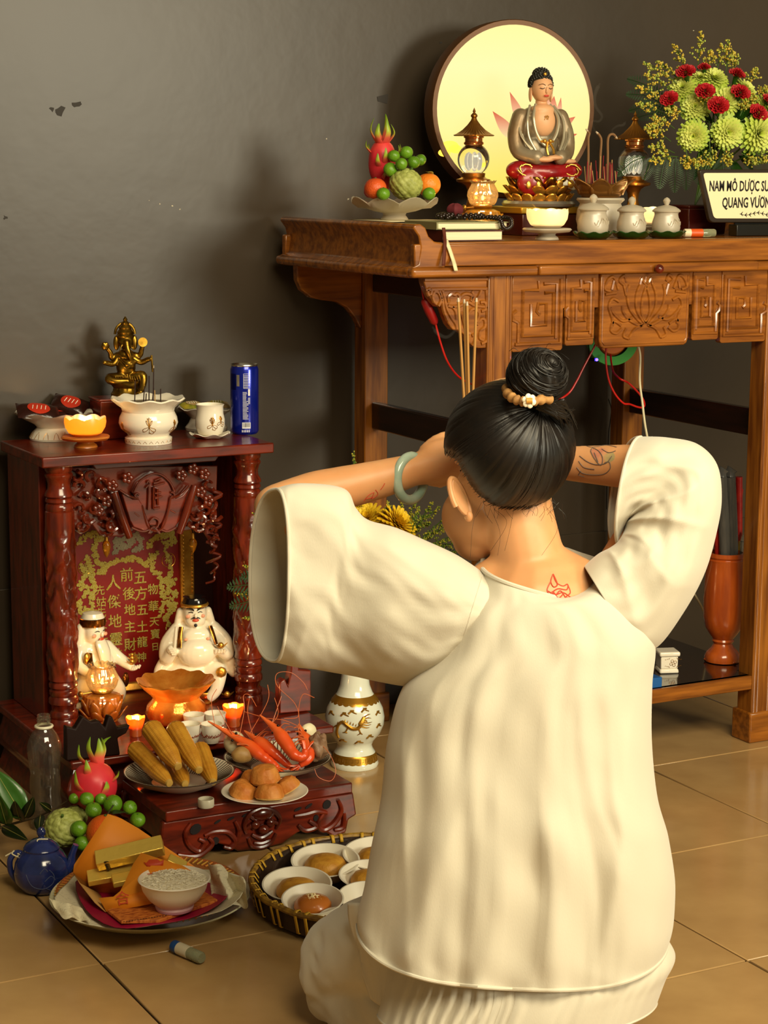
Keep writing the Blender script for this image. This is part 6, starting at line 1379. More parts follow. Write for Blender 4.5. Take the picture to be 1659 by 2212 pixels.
# teapot
c = at_z(92, 1922, .0004); m, h = mpp(c), zpx(c)
tp_ = thing('teapot', 'small dark blue glazed teapot tied with white string on the floor', 'teapot', c)
blue = mat('blue_glaze', '24326e', .14, col2='172250', nscale=30, coat=.6)
zt = lambda y: (1924-y)*h
MB().lathe([(w*m, zt(y)) for w, y in [(1, 1924), (36, 1924), (46, 1918), (58, 1902), (61, 1884), (57, 1862), (47, 1846), (38, 1838), (36, 1835), (33, 1838), (1, 1840)]], 48).build('pot_body', blue, tp_)
lid = MB().lathe([(w*m, zt(y)) for w, y in [(38, 1838), (39, 1834), (34, 1827), (22, 1819), (8, 1815), (6, 1811), (10, 1805), (10, 1799), (6, 1793), (1, 1792)]], 40).build('lid', blue, tp_)
MB().tube(spline([CR*54*m+Vector((0, 0, zt(1880))), CR*62*m+Vector((0, 0, zt(1866))), CR*66*m+Vector((0, 0, zt(1848))), CR*74*m+Vector((0, 0, zt(1828)))], 5), [13*m, 12*m, 11.5*m, 11*m, 10.5*m, 10*m, 9.5*m, 9*m, 8.6*m, 8*m, 7.6*m, 7.2*m, 7*m, 6.8*m, 6.6*m, 6.5*m], 14).build('spout', blue, tp_)
MB().tube(spline([-CR*38*m+Vector((0, 0, zt(1850))), -CR*54*m+Vector((0, 0, zt(1846))), -CR*68*m+Vector((0, 0, zt(1860))), -CR*68*m+Vector((0, 0, zt(1884))), -CR*58*m+Vector((0, 0, zt(1902))), -CR*48*m+Vector((0, 0, zt(1912)))], 6), 6.5*m, 12).build('handle', blue, tp_)
stg = mat('white_string', 'ddd4b0', .8)
MB().tube(spline([-CR*78*m+Vector((0, 0, zt(1853))), -CR*58*m+Vector((0, -.002, zt(1845))), -CR*38*m+Vector((0, -.022, zt(1852))), -CR*24*m+Vector((0, -.032, zt(1846))), -CR*16*m+Vector((0, -.028, zt(1828))), -CR*12*m+Vector((0, -.010, zt(1816))), Vector((0, -.009, zt(1814))), CR*12*m+Vector((0, -.006, zt(1815)))], 6), .0014, 6).build('string', stg, tp_)
MB().tube(spline([-CR*60*m+Vector((0, -.004, zt(1840))), -CR*66*m+Vector((0, -.006, zt(1846))), -CR*54*m+Vector((0, -.006, zt(1852))), -CR*52*m+Vector((0, -.004, zt(1846)))], 5), .0014, 6).build('string_knot', stg, tp_)
PB = [(36*m, 0), (46*m, zt(1918)), (58*m, zt(1902)), (61*m, zt(1884)), (57*m, zt(1862)), (47*m, zt(1846))]; rf = radius_of(PB)
lined(tp_, [[(-1, .2), (-.6, -.5), (.1, -.7), (.7, -.4), (.8, .1), (.5, .5)], [(.2, -.2), (.6, .1), (.9, -.2)], [(.3, -.7), (.6, -1), (.3, -1.3)], [(-.1, .3), (.2, .6), (.4, .4)]], mat('grey_glaze_line', '4a5270', .3), wrap(rf, A0+.15, zt(1880), .03), .0008, 'scroll_pattern')

# ---- big plate with tray, papers, parcel, bowl
pcn = at_z(325, 1934, .03); RB = 216*mpp(pcn)
pcn.z = .0004
bp_ = thing('serving_plate', 'large pale serving plate on the floor holding joss paper and rice', 'plate', pcn)
MB().lathe([(.004, 0), (RB*.55, 0), (RB*.58, .006), (RB*.9, .022), (RB, .034), (RB*.99, .036), (RB*.86, .026), (RB*.5, .012), (.004, .012)], 72).build('plate_body', mat('celadon_plate', 'cfcaa4', .2, coat=.3), bp_)
wt = thing('woven_tray', 'round woven bamboo tray lying in the large plate', 'tray', pcn+Vector((0, 0, .0365)))
MB().lathe([(.004, 0), (RB*.86, 0), (RB*.93, .006), (RB*.93, .010), (RB*.85, .006), (.004, .005)], 64).build('tray_base', mat('woven_bamboo', '7a5a22', .6, col2='b0572a', nscale=90, stretch=(1, 1, 1)), wt)
g = MB()
for k in range(90):
    a = TAU*k/90; g.tube([(RB*f*cos(a), RB*f*sin(a), z) for f, z in ((.80, .0065), (.90, .0085), (.945, .006))], .0018, 5)
o = g.build('bamboo_splints', mat('bamboo_splint', 'b08a34', .55, col2='c06a2a', nscale=40), wt); o['kind'] = 'stuff'
TRZ = pcn.z+.0365+.010
def sheet(name, label, cat, pts, z0, m_, amp, seed, fold=None, thick=.0006):
    """crumpled paper: outline in photo pixels on the tray, sagging and lifted at the rim"""
    n = len(pts); C_ = sum((at_z(x, y, TRZ) for x, y, dz in pts), Vector())/n; vs, fs = [], []
    nr = 7
    for j in range(nr):
        for i, (x, y, dz) in enumerate(pts):
            u = (j+1)/nr; q = at_z(x, y, TRZ+z0+dz); p = lerp(C_, q, u); p.z = TRZ+z0+dz*u**4+amp*(.5+ns(p.x, p.y, seed, 38))*(.3+.7*u)+.010*u**3*ns(p.x, p.y, seed, 60)*(dz > .003); vs.append(p)
    vs.append(C_+Vector((0, 0, z0))); k = len(vs)-1
    for j in range(nr-1): fs += [(j*n+i, j*n+(i+1) % n, (j+1)*n+(i+1) % n, (j+1)*n+i) for i in range(n)]
    fs += [(k, i, (i+1) % n) for i in range(n)]
    o = MB().add(vs, fs).build(name, m_, None, sub=1, solid=thick); return tag(o, label, cat)
news = mat('newsprint', 'd9d0b0', .8, col2='a79f86', nscale=60, stretch=(1, 6, 6), lo=.55, hi=.75)
sheet('newspaper_sheet', 'crumpled newspaper sheet lining the large plate', 'paper', [(104, 1940, .03), (130, 1985, .012), (190, 2000, .006), (260, 2008, .004), (300, 2012, .008), (330, 2004, .016), (380, 1992, .020), (430, 1985, .012), (480, 1976, .02), (525, 1940, .03), (540, 1900, .03), (500, 1890, .03), (465, 1880, .02), (400, 1880, 0), (300, 1870, 0), (200, 1885, 0), (160, 1880, .02), (150, 1915, .006)], .001, news, .007, 1)
mag = mat('magenta_paper', 'a30f3c', .45, col2='8a0c30', nscale=10)
sheet('magenta_paper', 'magenta paper sheet showing at both sides of the orange parcel', 'paper', [(155, 1905, .012), (170, 1950, .006), (196, 1982, .004), (248, 2006, .004), (300, 2004, .004), (345, 1998, .008), (405, 1988, .010), (452, 1976, .008), (492, 1950, .008), (498, 1925, .008), (480, 1912, .01), (430, 1905, .004), (300, 1900, .002), (180, 1890, .014)], .013, mag, .003, 4)
jos = mat('printed_joss_paper', 'd07a30', .6, col2='9c4a1c', nscale=70, stretch=(1, 3, 1), lo=.45, hi=.6)
def slab(name, label, cat, pts, z0, h_, m_, group=None):
    q = [at_z(x, y, TRZ+z0) for x, y in pts]; o = MB().prism([(v.x, v.y) for v in q], TRZ+z0, TRZ+z0+h_, 'xy').build(name, m_, None, bev=.001); return tag(o, label, cat, group)
slab('joss_paper_bundle', 'orange printed joss paper bundle flat under the white rice bowl', 'paper', [(232, 1972), (262, 1996), (345, 1994), (470, 1950), (430, 1925), (300, 1945)], .0195, .006, jos)
prn = MB()
for k in range(16):
    v = at_z(268+k*6, 1991-k*.9, TRZ+.0258); prn.ball(v, (.0022, .0015, .0005), 6, 4)
tag(prn.build('joss_print', mat('joss_print', '4a2a10', .6), None), 'dark printed border marks on the joss paper bundle', 'print'); bpy.context.scene.collection.objects[-1]['kind'] = 'stuff'
# orange paper parcel, open at the left
pv = at_z(230, 1970, TRZ+.019).dot(CF)+.046
card = mat('orange_card', 'ec9222', .55, col2='e2861a', nscale=6); 
pcl = thing('paper_parcel', 'open orange card parcel with red print holding gold bars on the plate', 'parcel', at_v(260, 1960, pv-.01))
def pq(x, y, dv): return at_v(x, y, pv+dv)
def panel(pts, nm, label=None, m_=card):
    P = [pq(*q) for q in pts]; n = len(P)
    return MB().add(P, [tuple(range(n))]).build(nm, m_, pcl, world=True, solid=.0012, label=label)
panel([(233, 1758, .075), (205, 1800, .06), (160, 1868, .03), (158, 1885, .03), (185, 1930, .02), (232, 1940, .06), (330, 1925, .075), (450, 1900, .06), (440, 1885, .06), (385, 1848, .075), (300, 1790, .078), (262, 1768, .078)], 'back_flap')
panel([(158, 1885, .03), (172, 1908, .005), (205, 1950, -.03), (228, 1970, -.045), (262, 1955, .03), (232, 1940, .06), (185, 1925, .025)], 'bottom_panel', None, mat('tan_card', 'b88a4a', .6))
fpn = panel([(305, 1842, .005), (288, 1866, .0), (270, 1905, -.015), (258, 1928, -.022), (245, 1937, -.03), (213, 1940, -.035), (222, 1955, -.04), (230, 1970, -.046), (300, 1958, -.045), (380, 1940, -.035), (445, 1915, -.02), (448, 1905, -.015), (425, 1888, -.01), (395, 1870, -.004), (345, 1855, .002)], 'front_flap')
redp = mat('red_print', 'c2401a', .5)
def prt(pts, dv, nm='red_print', r=.0009):
    g = MB()
    for pth in pts: g.tube([pq(x, y, dv) for x, y in pth], r, 5)
    o = g.build(nm, redp, fpn, world=True); o['kind'] = 'stuff'
MB().add([pq(x, y, -.004) for x, y in ((310, 1862), (316, 1864), (322, 1857), (340, 1856), (346, 1861), (354, 1857), (352, 1872), (346, 1877), (330, 1880), (320, 1876))], [tuple(range(10))]).build('red_ingot_stamp', redp, fpn, world=True, solid=.0006)
prt([[(312, 1889), (380, 1880), (386, 1893), (318, 1903), (310, 1899), (312, 1889)]], -.0165, 'stamp_frame', .0006)
Mtx = Matrix(((CR.x, 0, CF.x*-1, 0), (CR.y, 0, CF.y*-1, 0), (0, 1, 0, 0), (0, 0, 0, 1)))
def ftext(s_, x, y, dv, sz, m_, par, rot=0):
    v = pq(x, y, dv); text(s_, 'lettering', m_, par, wm(par).inverted() @ Matrix.Translation(v) @ Mtx @ Matrix.Rotation(R(-18), 4, 'X') @ Matrix.Rotation(R(rot), 4, 'Z'), sz, .0003)
ftext('財寶', 348, 1891, -.018, .016, redp, fpn, 8); ftext('合', 265, 1942, -.042, .026, redp, fpn, 10)
gfoil = mat('gold_foil', 'f4d060', .35, .55, bump=.15, bscale=60)
def bar(label, a, b, up, dep, nm='gold_bar', hgt_=.024):
    """a, b: ends of the front top edge"""
    a, b = Vector(a), Vector(b); ax = (b-a); L = ax.length; x = ax.normalized(); z = Vector(up).normalized(); y = z.cross(x).normalized(); z = x.cross(y)
    t = thing(nm, label, 'gold bar', a, 0, 'foil gold bars in the parcel'); t.rotation_euler = Matrix((x, y, z)).transposed().to_euler()
    MB().box(0, L, 0, dep, -hgt_, 0).build('bar_body', gfoil, t, bev=.0015)
    return t
gt_ = bar('largest gold bar on top, marked with nines', pq(207, 1867, .012), pq(352, 1832, .025), (-.2, -.6, .9), .03)
text('9999 9', 'lettering', mat('bar_ink', '2a1c08', .6), gt_, Matrix.Translation((.019, -.0006, -.013)) @ Matrix.Rotation(R(90), 4, 'X') @ Matrix.Rotation(R(90), 4, 'Z'), .0115, .0003, bold=.0003)
bar('gold bar half hidden under the top bar, at the left', pq(190, 1905, .012), pq(300, 1885, .03), (-.1, -.5, .9), .03, hgt_=.014); bar('gold bar at the parcel mouth, lowest one', pq(245, 1908, -.01), pq(330, 1890, .01), (-.1, -.3, .9), .025, hgt_=.012); bar('gold bar peeping out at the right behind the front flap', pq(362, 1858, .03), pq(400, 1876, .03), (0, -.4, .9), .02, hgt_=.014)
cr = MB().grid(lambda u, v: at_v(lerp(lerp(104, 134, v), lerp(178, 196, v), u)+5*ns(u*3, v*3, 7), lerp(lerp(1938, 1982, v), lerp(1962, 1992, v), u)+6*ns(u*4, v*3, 5), at_z(150, 1990, TRZ).dot(CF)-.035+.03*(1-v)+.010*sin(u*8+v*3)), 14, 8)
tag(cr.build('newspaper_fold', news, None, sub=1, solid=.0006), 'folded newspaper corner sticking out at the left of the plate', 'paper')
# rice bowl
c = at_z(377, 1962, TRZ+.0262); m, h = mpp(c), zpx(c)
rbw = thing('rice_bowl', 'white ribbed plastic bowl of rice with a pink foot on the plate', 'bowl', c)
zr = lambda y: (1980-y)*h
MB().lathe([(w*m, zr(y)) for w, y in [(1, 1980), (40, 1980), (42, 1974), (40, 1970), (56, 1956), (68, 1938), (73, 1922), (78, 1917), (76, 1915), (70, 1922), (60, 1940), (1, 1952)]], 80, (0, 0, 0), lambda a, i, r, z: (r*(1+(.012*cos(a*40) if 3 <= i <= 5 else 0)), z)).build('bowl_body', zgrad('pink_to_white_plastic', [(0, 'c08aa0'), (.02, 'e2cdbf'), (.045, 'eee6d4'), (.09, 'f0e8d6')], rough=.35), rbw)
MB().grid(lambda u, v: (70*m*v*cos(TAU*u), 70*m*v*sin(TAU*u), zr(1922)+.012*(1-v*v)+.0025*ns(v*cos(TAU*u)*4, v*sin(TAU*u)*4, 1, 2)), 40, 14, True).build('rice_mound', mat('rice', 'e9e0c8', .6, col2='dccfb0', nscale=160, bump=.25, bscale=220), rbw)['kind'] = 'stuff'
g = MB(); r7 = random.Random(9)
for k in range(420):
    a = r7.random()*TAU; v = math.sqrt(r7.random()); x, y = 68*m*v*cos(a), 68*m*v*sin(a); z = zr(1922)+.012*(1-v*v)+.001; b_ = r7.random()*pi
    g.tube([(x-.003*cos(b_), y-.003*sin(b_), z), (x, y, z+.0008), (x+.003*cos(b_), y+.003*sin(b_), z)], [.0004, .0011, .0004], 4)
o = g.build('rice_grains', mat('rice_grain', 'efe6cc', .5), rbw); o['kind'] = 'stuff'
# crumpled end of newspaper standing up at the right
cr = MB().grid(lambda u, v: at_v(lerp(lerp(458, 450, v), lerp(536, 530, v), u)+9*ns(u*4, v*4, 1), lerp(lerp(1945, 1858, v), lerp(1962, 1902, v), u)+12*ns(u*5, v*4, 5), at_z(500, 1958, TRZ).dot(CF)+.016*sin(u*9+v*3)+.010*ns(u*6, v*5, 3)), 14, 8)
tag(cr.build('newspaper_end', news, None, sub=1, solid=.0006), 'crumpled newspaper end standing up at the right of the plate', 'paper')
# lighter on the floor
a = at_z(375, 2043, .012); b = at_z(436, 2070, .012); lighter('small lighter with blue cap and printed wrap lying on the floor tiles', a, b, 13.5*mpp(a), '1c4a8a', 'c9bfa4', 'floor_lighter')

# ================================================================ BASKET OF CAKES
bc_ = at_z(812, 1952, .0); RBk = .233; bc_.z = .0004
bk = thing('bamboo_basket', 'round shallow bamboo basket with yellow bindings on the floor beside the kneeling person', 'basket', bc_)
brown_w = mat('brown_leaf_wrap', '3a2412', .55, col2='24150a', nscale=14, bump=.3, bscale=60); ylw = mat('yellow_bamboo_strip', 'c89a2a', .45)
MB().lathe([(.004, 0), (RBk*.9, 0), (RBk*.97, .012), (RBk, .05), (RBk*.985, .054), (RBk*.96, .05), (RBk*.93, .016), (RBk*.88, .006), (.004, .006)], 72).build('basket_wall', brown_w, bk)
MB().lathe([(.004, .0065), (RBk*.88, .0065)], 48, cap1=False).build('basket_floor', mat('woven_floor', '5a2c14', .6, col2='3f1f0e', nscale=50, stretch=(1, 8, 1)), bk)
MB().tube([(RBk*cos(TAU*k/72), RBk*sin(TAU*k/72), .052+.001*cos(k*1.3)) for k in range(72)], .006, 8, closed=True).build('rim_binding', mat('rim_binding', 'a8802a', .5, col2='6a4a1a', nscale=70), bk)
bm_ = None
for k in range(46):
    a = TAU*k/46
    if bm_ is None:
        P = [(RBk*.93+.001, 0, .012), (RBk*.975+.003, 0, .014), (RBk+.005, 0, .048), (RBk+.003, 0, .058), (RBk-.006, 0, .058), (RBk*.95-.002, 0, .046)]; vs = []
        for q in P: vs += [(q[0], -.0032, q[2]), (q[0], .0032, q[2])]
        ob = MB().add(vs, [(2*i, 2*i+1, 2*i+3, 2*i+2) for i in range(5)]).build('binding_strip', ylw, bk, solid=.0012); bm_ = ob
    else:
        ob = bm_.copy(); COL.objects.link(ob)
    ob.rotation_euler = (0, 0, a+.03*sin(k*2.7))
foam = mat('white_foam_bowl', 'e6dcc4', .45, trans=.0, sss=.15, sssr=(.02, .015, .01)); stk_m = mat('sticky_rice_cake', 'c8902c', .5, col2='b57a22', nscale=60, bump=.2, bscale=120); ses = mat('sesame_cake', 'b5651a', .35, coat=.3)
def cbowl(label, x, y, hw, hgt, cake_r, sesame=False, tilt=(0, 0)):
    c = at_z(x, y, .007+hgt); m = mpp(c); r = hw*m*.95; dd = Vector((c.x-bc_.x, c.y-bc_.y, 0)); lim = RBk*.915-r; dd = dd if dd.length < lim else dd.normalized()*lim; c.x, c.y = bc_.x+dd.x, bc_.y+dd.y; c.z = .0082+.57*r*sin(R(9))
    t = thing('foam_bowl', label, 'bowl', c, 0, 'white bowls in the basket', rot=(R(9), 0, -YAW))
    MB().lathe([(r*.03, 0), (r*.55, 0), (r*.6, hgt*.1), (r*.85, hgt*.7), (r*.97, hgt*.97), (r, hgt), (r*.95, hgt*1.01), (r*.82, hgt*.72), (r*.55, hgt*.12), (r*.03, hgt*.08)], 56).build('bowl_body', foam, t)
    if cake_r:
        k = thing('rice_cake', 'yellow cake in the '+label.replace(', largest cake', '').replace('white ', '').replace(' with sesame-topped cake', ', sesame topped').replace(', half behind the tunic', '').replace(', behind the sesame one', '').replace('empty looking ', '').replace(', left of the sleeve hem', ''), 'cake', wm(t) @ Vector((0, 0, hgt*(.34 if sesame else .13))), 0, 'yellow cakes in the basket bowls')
        kr = r*cake_r
        MB().lathe([(kr*.05, 0), (kr*.8, 0), (kr, kr*.2), (kr*.98, kr*.45), (kr*.8, kr*.72), (kr*.45, kr*.86), (kr*.03, kr*.9)], 40, (0, 0, 0), lambda a, i, rr, z: (rr*(1+.02*sin(a*5+i)), z)).build('cake_body', ses if sesame else stk_m, k)
        if sesame:
            g = MB(); r8 = random.Random(3)
            for q in range(110):
                a = r8.random()*TAU; v = r8.random()**.6*.75; z = kr*(.90-.22*v-.25*v*v*v)+.001; g.ball((kr*v*cos(a), kr*v*sin(a), z+.0006), (.0021, .0013, .0011), 6, 4)
            o = g.build('sesame_seeds', mat('sesame_seed', 'e8d49a', .5), k); o['kind'] = 'stuff'
cbowl('white bowl at the back left of the basket, largest cake', 668, 1848, 78, .034, .62)
cbowl('white bowl at the back right of the basket, half behind the tunic', 816, 1826, 78, .036, .62)
cbowl('white bowl at the left edge of the basket, behind the sesame one', 622, 1914, 80, .034, .60)
cbowl('white bowl at the right of the basket, left of the sleeve hem', 796, 1892, 68, .030, .60)
cbowl('white bowl at the front of the basket with sesame-topped cake', 634, 1958, 72, .040, .60, True)
cbowl('empty looking white bowl at the right front of the basket', 792, 1938, 66, .034, .4)
cbowl('small white bowl tucked at the front right under the trouser leg', 726, 1992, 50, .026, 0)
# ================================================================ VASE WITH FLOWERS ON THE FLOOR
c = at_z(766, 1652, .0004); m, h = mpp(c), zpx(c)
vz = thing('dragon_vase', 'tall white porcelain vase with gilt dragon on the floor beside the stool', 'vase', c)
zv = lambda y: (1663-y)*h
VP_ = [(1, 1663), (50, 1663), (52, 1657), (50, 1652), (46, 1636), (39, 1626), (37, 1618), (42, 1608), (56, 1592), (63, 1574), (64, 1558), (60, 1540), (50, 1522), (38, 1508), (32, 1492), (29, 1470), (29, 1445), (33, 1420), (45, 1398), (48, 1392), (44, 1393), (30, 1420), (24, 1450), (1, 1452)]
PV = [(w_*m, zv(y)) for w_, y in VP_]; MB().lathe(PV, 56).build('vase_body', mat('bluish_porcelain', 'dfe2d0', .1, coat=.5), vz)
gv = mat('vase_gilt', 'b8862c', .3, .75); rfv = radius_of(PV[1:17])
def band(z0, z1, nm, wave=0):
    n = 8; MB().grid(lambda u, v: (lambda z: (rfv(z)*1.004*cos(TAU*u), rfv(z)*1.004*sin(TAU*u), z))(lerp(zv(z0)-(wave*h*abs(sin(u*TAU*11))), zv(z1), v)), 88, n, True).build(nm, gv, vz)
band(1650, 1634, 'gilt_foot_band', 1.5); band(1524, 1511, 'gilt_shoulder_band', 3)
gdk = mat('gilt_key_line', '7a5518', .4, .6); g = MB()
for k in range(26):
    f = wrap(rfv, TAU*k/26, zv(1649), .010); g.tube([f(-.5, .1), f(-.5, 1.1), f(.3, 1.1), f(.3, .4), f(-.1, .4)], .0006, 4)
o = g.build('key_pattern', gdk, vz); o['kind'] = 'stuff'
S_ = .045; F = wrap(rfv, A0, zv(1566), S_)
def vt(name, pth, r0, r1):
    q = [F(a, b) for a, b in spline2(pth, 5)]; n = len(q); MB().tube(q, [lerp(r0, r1, i/(n-1)) for i in range(n)], 6, flat=1).build(name, gv, vz)
vt('gilt_dragon_body', [(-.85, -.65), (-.95, -.35), (-.85, .05), (-.6, .25), (-.35, .1), (-.1, -.05), (.15, -.05), (.3, .1), (.35, .3)], .0034, .0048)
vt('gilt_dragon_head', [(.3, .15), (.42, .35), (.5, .5)], .006, .004); vt('gilt_dragon_jaw', [(.42, .3), (.6, .32), (.66, .24)], .003, .001)
for i, pth in enumerate([[(.45, .4), (.7, .45), (.9, .4)], [(.4, .25), (.7, .2), (.95, .22)], [(.38, .15), (.65, .08), (.9, .1)], [(.35, .05), (.6, -.05), (.8, -.05)], [(.5, .5), (.7, .6), (.85, .62)]]): vt('gilt_mane', pth, .0024, .0004)
for pth in ([(-.3, .05), (-.45, -.25), (-.6, -.3)], [(-.45, -.25), (-.35, -.32)], [(.2, -.05), (.3, -.3), (.15, -.42)], [(.3, -.3), (.42, -.4)], [(-.9, .05), (-1.15, -.1), (-1.2, -.3)]): vt('gilt_leg', pth, .0024, .0008)
for k in range(9): a = lerp(-.9, .2, k/8); vt('gilt_fin', [(a, .28-.3*abs(k-3)/6), (a+.04, .4-.3*abs(k-3)/6)], .0018, .0003)
for x, y in ((-.5, .6), (-.1, .72), (.55, .8), (-.6, -.85), (.25, -.9), (.85, -.6), (-1.35, .55), (1.4, .55), (1.45, -.1)):
    vt('gilt_cloud', [(x-.2, y-.05), (x-.05, y+.06), (x+.1, y), (x+.22, y-.04)], .0026, .0012); vt('gilt_cloud', [(x-.1, y+.08), (x+.08, y+.1)], .003, .002)
vf = thing('vase_flowers', 'yellow chrysanthemums and goldenrod standing in the dragon vase behind the raised arm', 'flowers', c+Vector((0, 0, zv(1450))))
vF = c.dot(CF); vq = lambda x, y, dv: at_v(x, y, vF+dv); neck = c+Vector((0, 0, zv(1440)))
for i, (x, y, r, dv, d) in enumerate([(862, 1128, 52, .0, (.4, -.7, .75)), (792, 1118, 44, .03, (-.5, -.5, .7)), (900, 1180, 40, .05, (.7, -.3, .3)), (700, 1150, 44, .02, (-.5, -.5, .7)), (760, 1200, 50, -.06, (0, -.8, .5))]):
    p = vq(x, y, dv); s = r*m; d = Vector(d).normalized(); MB().tube([neck, lerp(neck, p, .6)+Vector((0, 0, .02)), p-d*s*.1], .002, 6).build('flower_stem', stem_m, vf, world=True)
    inst(MUMY, 'yellow_chrysanthemum', vf, p-d*s*.2, d, s, i)
gr = mat('green_goldenrod_bud', 'a8a02e', .6, col2='5f7a22', nscale=60, lo=.4, hi=.6)
for i, (x0, y0, x1, y1, dv) in enumerate([(760, 1120, 765, 975, .02), (740, 1120, 685, 1022, .02), (660, 1180, 545, 1108, -.08), (650, 1250, 525, 1222, -.08), (640, 1300, 508, 1282, -.08), (860, 1180, 900, 1080, .03), (880, 1180, 935, 1085, .03), (890, 1190, 975, 1110, .02), (900, 1200, 1000, 1150, .02), (900, 1210, 1015, 1190, .02), (900, 1220, 1010, 1215, .03), (850, 1170, 870, 1080, .04), (830, 1150, 840, 1085, .03), (880, 1210, 960, 1170, .0), (870, 1150, 930, 1130, .03), (660, 1330, 525, 1335, -.08), (905, 1230, 990, 1190, -.01), (870, 1190, 920, 1165, .0), (890, 1150, 905, 1095, .0), (900, 1170, 965, 1140, .01), (910, 1190, 1000, 1175, .03), (880, 1160, 950, 1095, .02)]):
    sprig(vf, vq(x0, y0, dv), vq(x1, y1, dv), 40+i, .022, .0021, 12, rod if i in (3, 4, 2) else gr)
    MB().tube(spline([neck, lerp(neck, vq(x0, y0, dv), .6)+Vector((0, 0, .015)), vq(x0, y0, dv)], 4), .0012, 5).build('flower_stem', stem_m, vf, world=True)
for x0, y0, x1, y1 in ((640, 1290, 490, 1268), (640, 1310, 495, 1310), (900, 1200, 1010, 1225), (890, 1215, 1000, 1240), (660, 1270, 520, 1245)): fern(vf, vq(x0, y0, .03 if x1 > 700 else -.09), vq(x1, y1, .03 if x1 > 700 else -.09), .03)
# ================================================================ UNDER THE TABLE
vsY = 3.80
c = at_z(1560, 1426, .1680); m, h = mpp(c), zpx(c); zo = lambda y: (1433-y)*h
ov = thing('wooden_vase', 'turned orange wooden vase holding incense packs on the table shelf', 'vase', c)
PO = [(1, 1433), (38, 1433), (39, 1424), (34, 1414), (24, 1404), (20, 1396), (24, 1390), (22, 1386), (30, 1376), (40, 1360), (44, 1340), (45, 1300), (43, 1250), (40, 1222), (41, 1217), (38, 1214), (41, 1210), (40, 1202), (35, 1202), (33, 1220), (34, 1300), (1, 1330)]
MB().lathe([(w_*m, zo(y)) for w_, y in PO], 48).build('vase_body', mat('orange_turned_wood', 'c65f20', .22, col2='a0441a', nscale=6, stretch=(6, 6, 1), coat=.5), ov)
for k in range(3):
    a = A0+.6+k*TAU/3; MB().ball((34*m*cos(a), 34*m*sin(a), 3*h), (7*m, 7*m, 4*h), 10, 6).build('foot', mat('orange_turned_wood', 'b5501a'), ov)
gpl = mat('grey_plastic_wrap', '5a5a58', .25, col2='3a3a3a', nscale=14, stretch=(1, 1, .3), bump=.8, bscale=30)
def pack(label, x0, y0, x1, y1, w_, m_, dY, group=None, nm='incense_pack', top=True):
    a = at_y(x0, y0, c.y+dY); b = at_y(x1, y1, c.y+dY); t = thing(nm, label, 'incense pack', a, 0, group); P = spline([Vector((0, 0, 0)), (b-a)*.5+Vector((.002, 0, 0)), b-a], 6); n = len(P)
    MB().tube(P, [w_*m*(1+.06*ns(i, w_, 3, .7)) for i in range(n)], 14).build('wrapper', m_, t)
    if top: MB().tube([P[-1], P[-1]+Vector((.002, 0, .012)), P[-1]+Vector((.006, -.003, .02))], [w_*m, w_*m*.8, w_*m*.95], 10, flat=.5).build('crumpled_top', m_, t)
    return t
pack('grey plastic-wrapped incense pack in the orange vase, left one', 1567, 1240, 1558, 1030, 12, gpl, -.01, 'grey incense packs in the vase'); pack('grey plastic-wrapped incense pack in the orange vase, right one', 1582, 1240, 1576, 1030, 13, gpl, 0, 'grey incense packs in the vase')
rp_ = pack('red incense pack with gold label in the orange vase', 1593, 1240, 1596, 1030, 8, mat('red_incense_pack', '7a0d12', .3, col2='a02018', nscale=40), .012, None, 'incense_pack', False)
MB().tube([(0, -.001, .052), (.001, -.001, .085)], 8.4*m, 14).build('gold_label', mat('gold_pack_label', 'b08a2a', .4), rp_)
g = MB()
for k in range(14): g.tube([(.004*cos(k*2.4), .004*sin(k*2.4), .19), (.0055*cos(k*2.4), .0055*sin(k*2.4), .212)], .0009, 5)
o = g.build('stick_ends', mat('red_stick_ends', 'a82018', .6), rp_); o['kind'] = 'stuff'
pack('dark red incense bundle at the left of the orange vase', 1550, 1240, 1546, 1130, 6, mat('red_incense_pack', '7a0d12', .3), .01, None, 'incense_pack', False)
pack('clear plastic sleeve crumpled at the right of the orange vase', 1600, 1240, 1606, 1170, 7, mat('clear_sleeve', 'c8c2b0', .1, trans=.7), -.01, None, 'plastic_sleeve')
c = at_z(1440, 1450, .1664); m, h = mpp(c), zpx(c)
wbx = thing('ceramic_box', 'small white ceramic box with gilt pattern on the table shelf', 'box', c, -YAW+.15)
MB().box(-22*m, 22*m, -22*m, 22*m, 0, 10*h, 2*m).build('box_base', porcelain, wbx, bev=.004); MB().box(-19*m, 19*m, -19*m, 19*m, 10*h, 36*h).build('box_body', porcelain, wbx, bev=.002); MB().box(-23*m, 23*m, -23*m, 23*m, 36*h, 46*h).build('box_lid', porcelain, wbx, bev=.004, seg=3)
g = MB()
for k in range(4):
    a = TAU*k/4+.4; g.tube([(8*m+5*m*cos(a)+3*m*cos(t), -19.3*m, 22*h+5*m*sin(a)+3*m*sin(t)) for t in [TAU*i/10 for i in range(11)]], .0006, 4)
for s in (-1, 1):
    for k in range(3): g.tube([(8*m+s*(8+4*k)*m, -19.3*m, 12*h+2*h*k), (8*m+s*(10+4*k)*m, -19.3*m, 16*h)], .0006, 4); g.tube([(8*m+s*(8+4*k)*m, -19.3*m, 33*h-2*h*k), (8*m+s*(10+4*k)*m, -19.3*m, 30*h)], .0006, 4)
o = g.build('gilt_pattern', gilt_line, wbx); o['kind'] = 'stuff'
c2_ = at_z(1404, 1482, .1664); tag(MB().box(-.02, .02, -.02, .02, 0, .024).build('blue_box', mat('blue_carton', '1a5a9c', .4), None, matrix=Matrix.Translation(c2_), bev=.0015), 'small blue carton half hidden by the tunic on the table shelf', 'box')
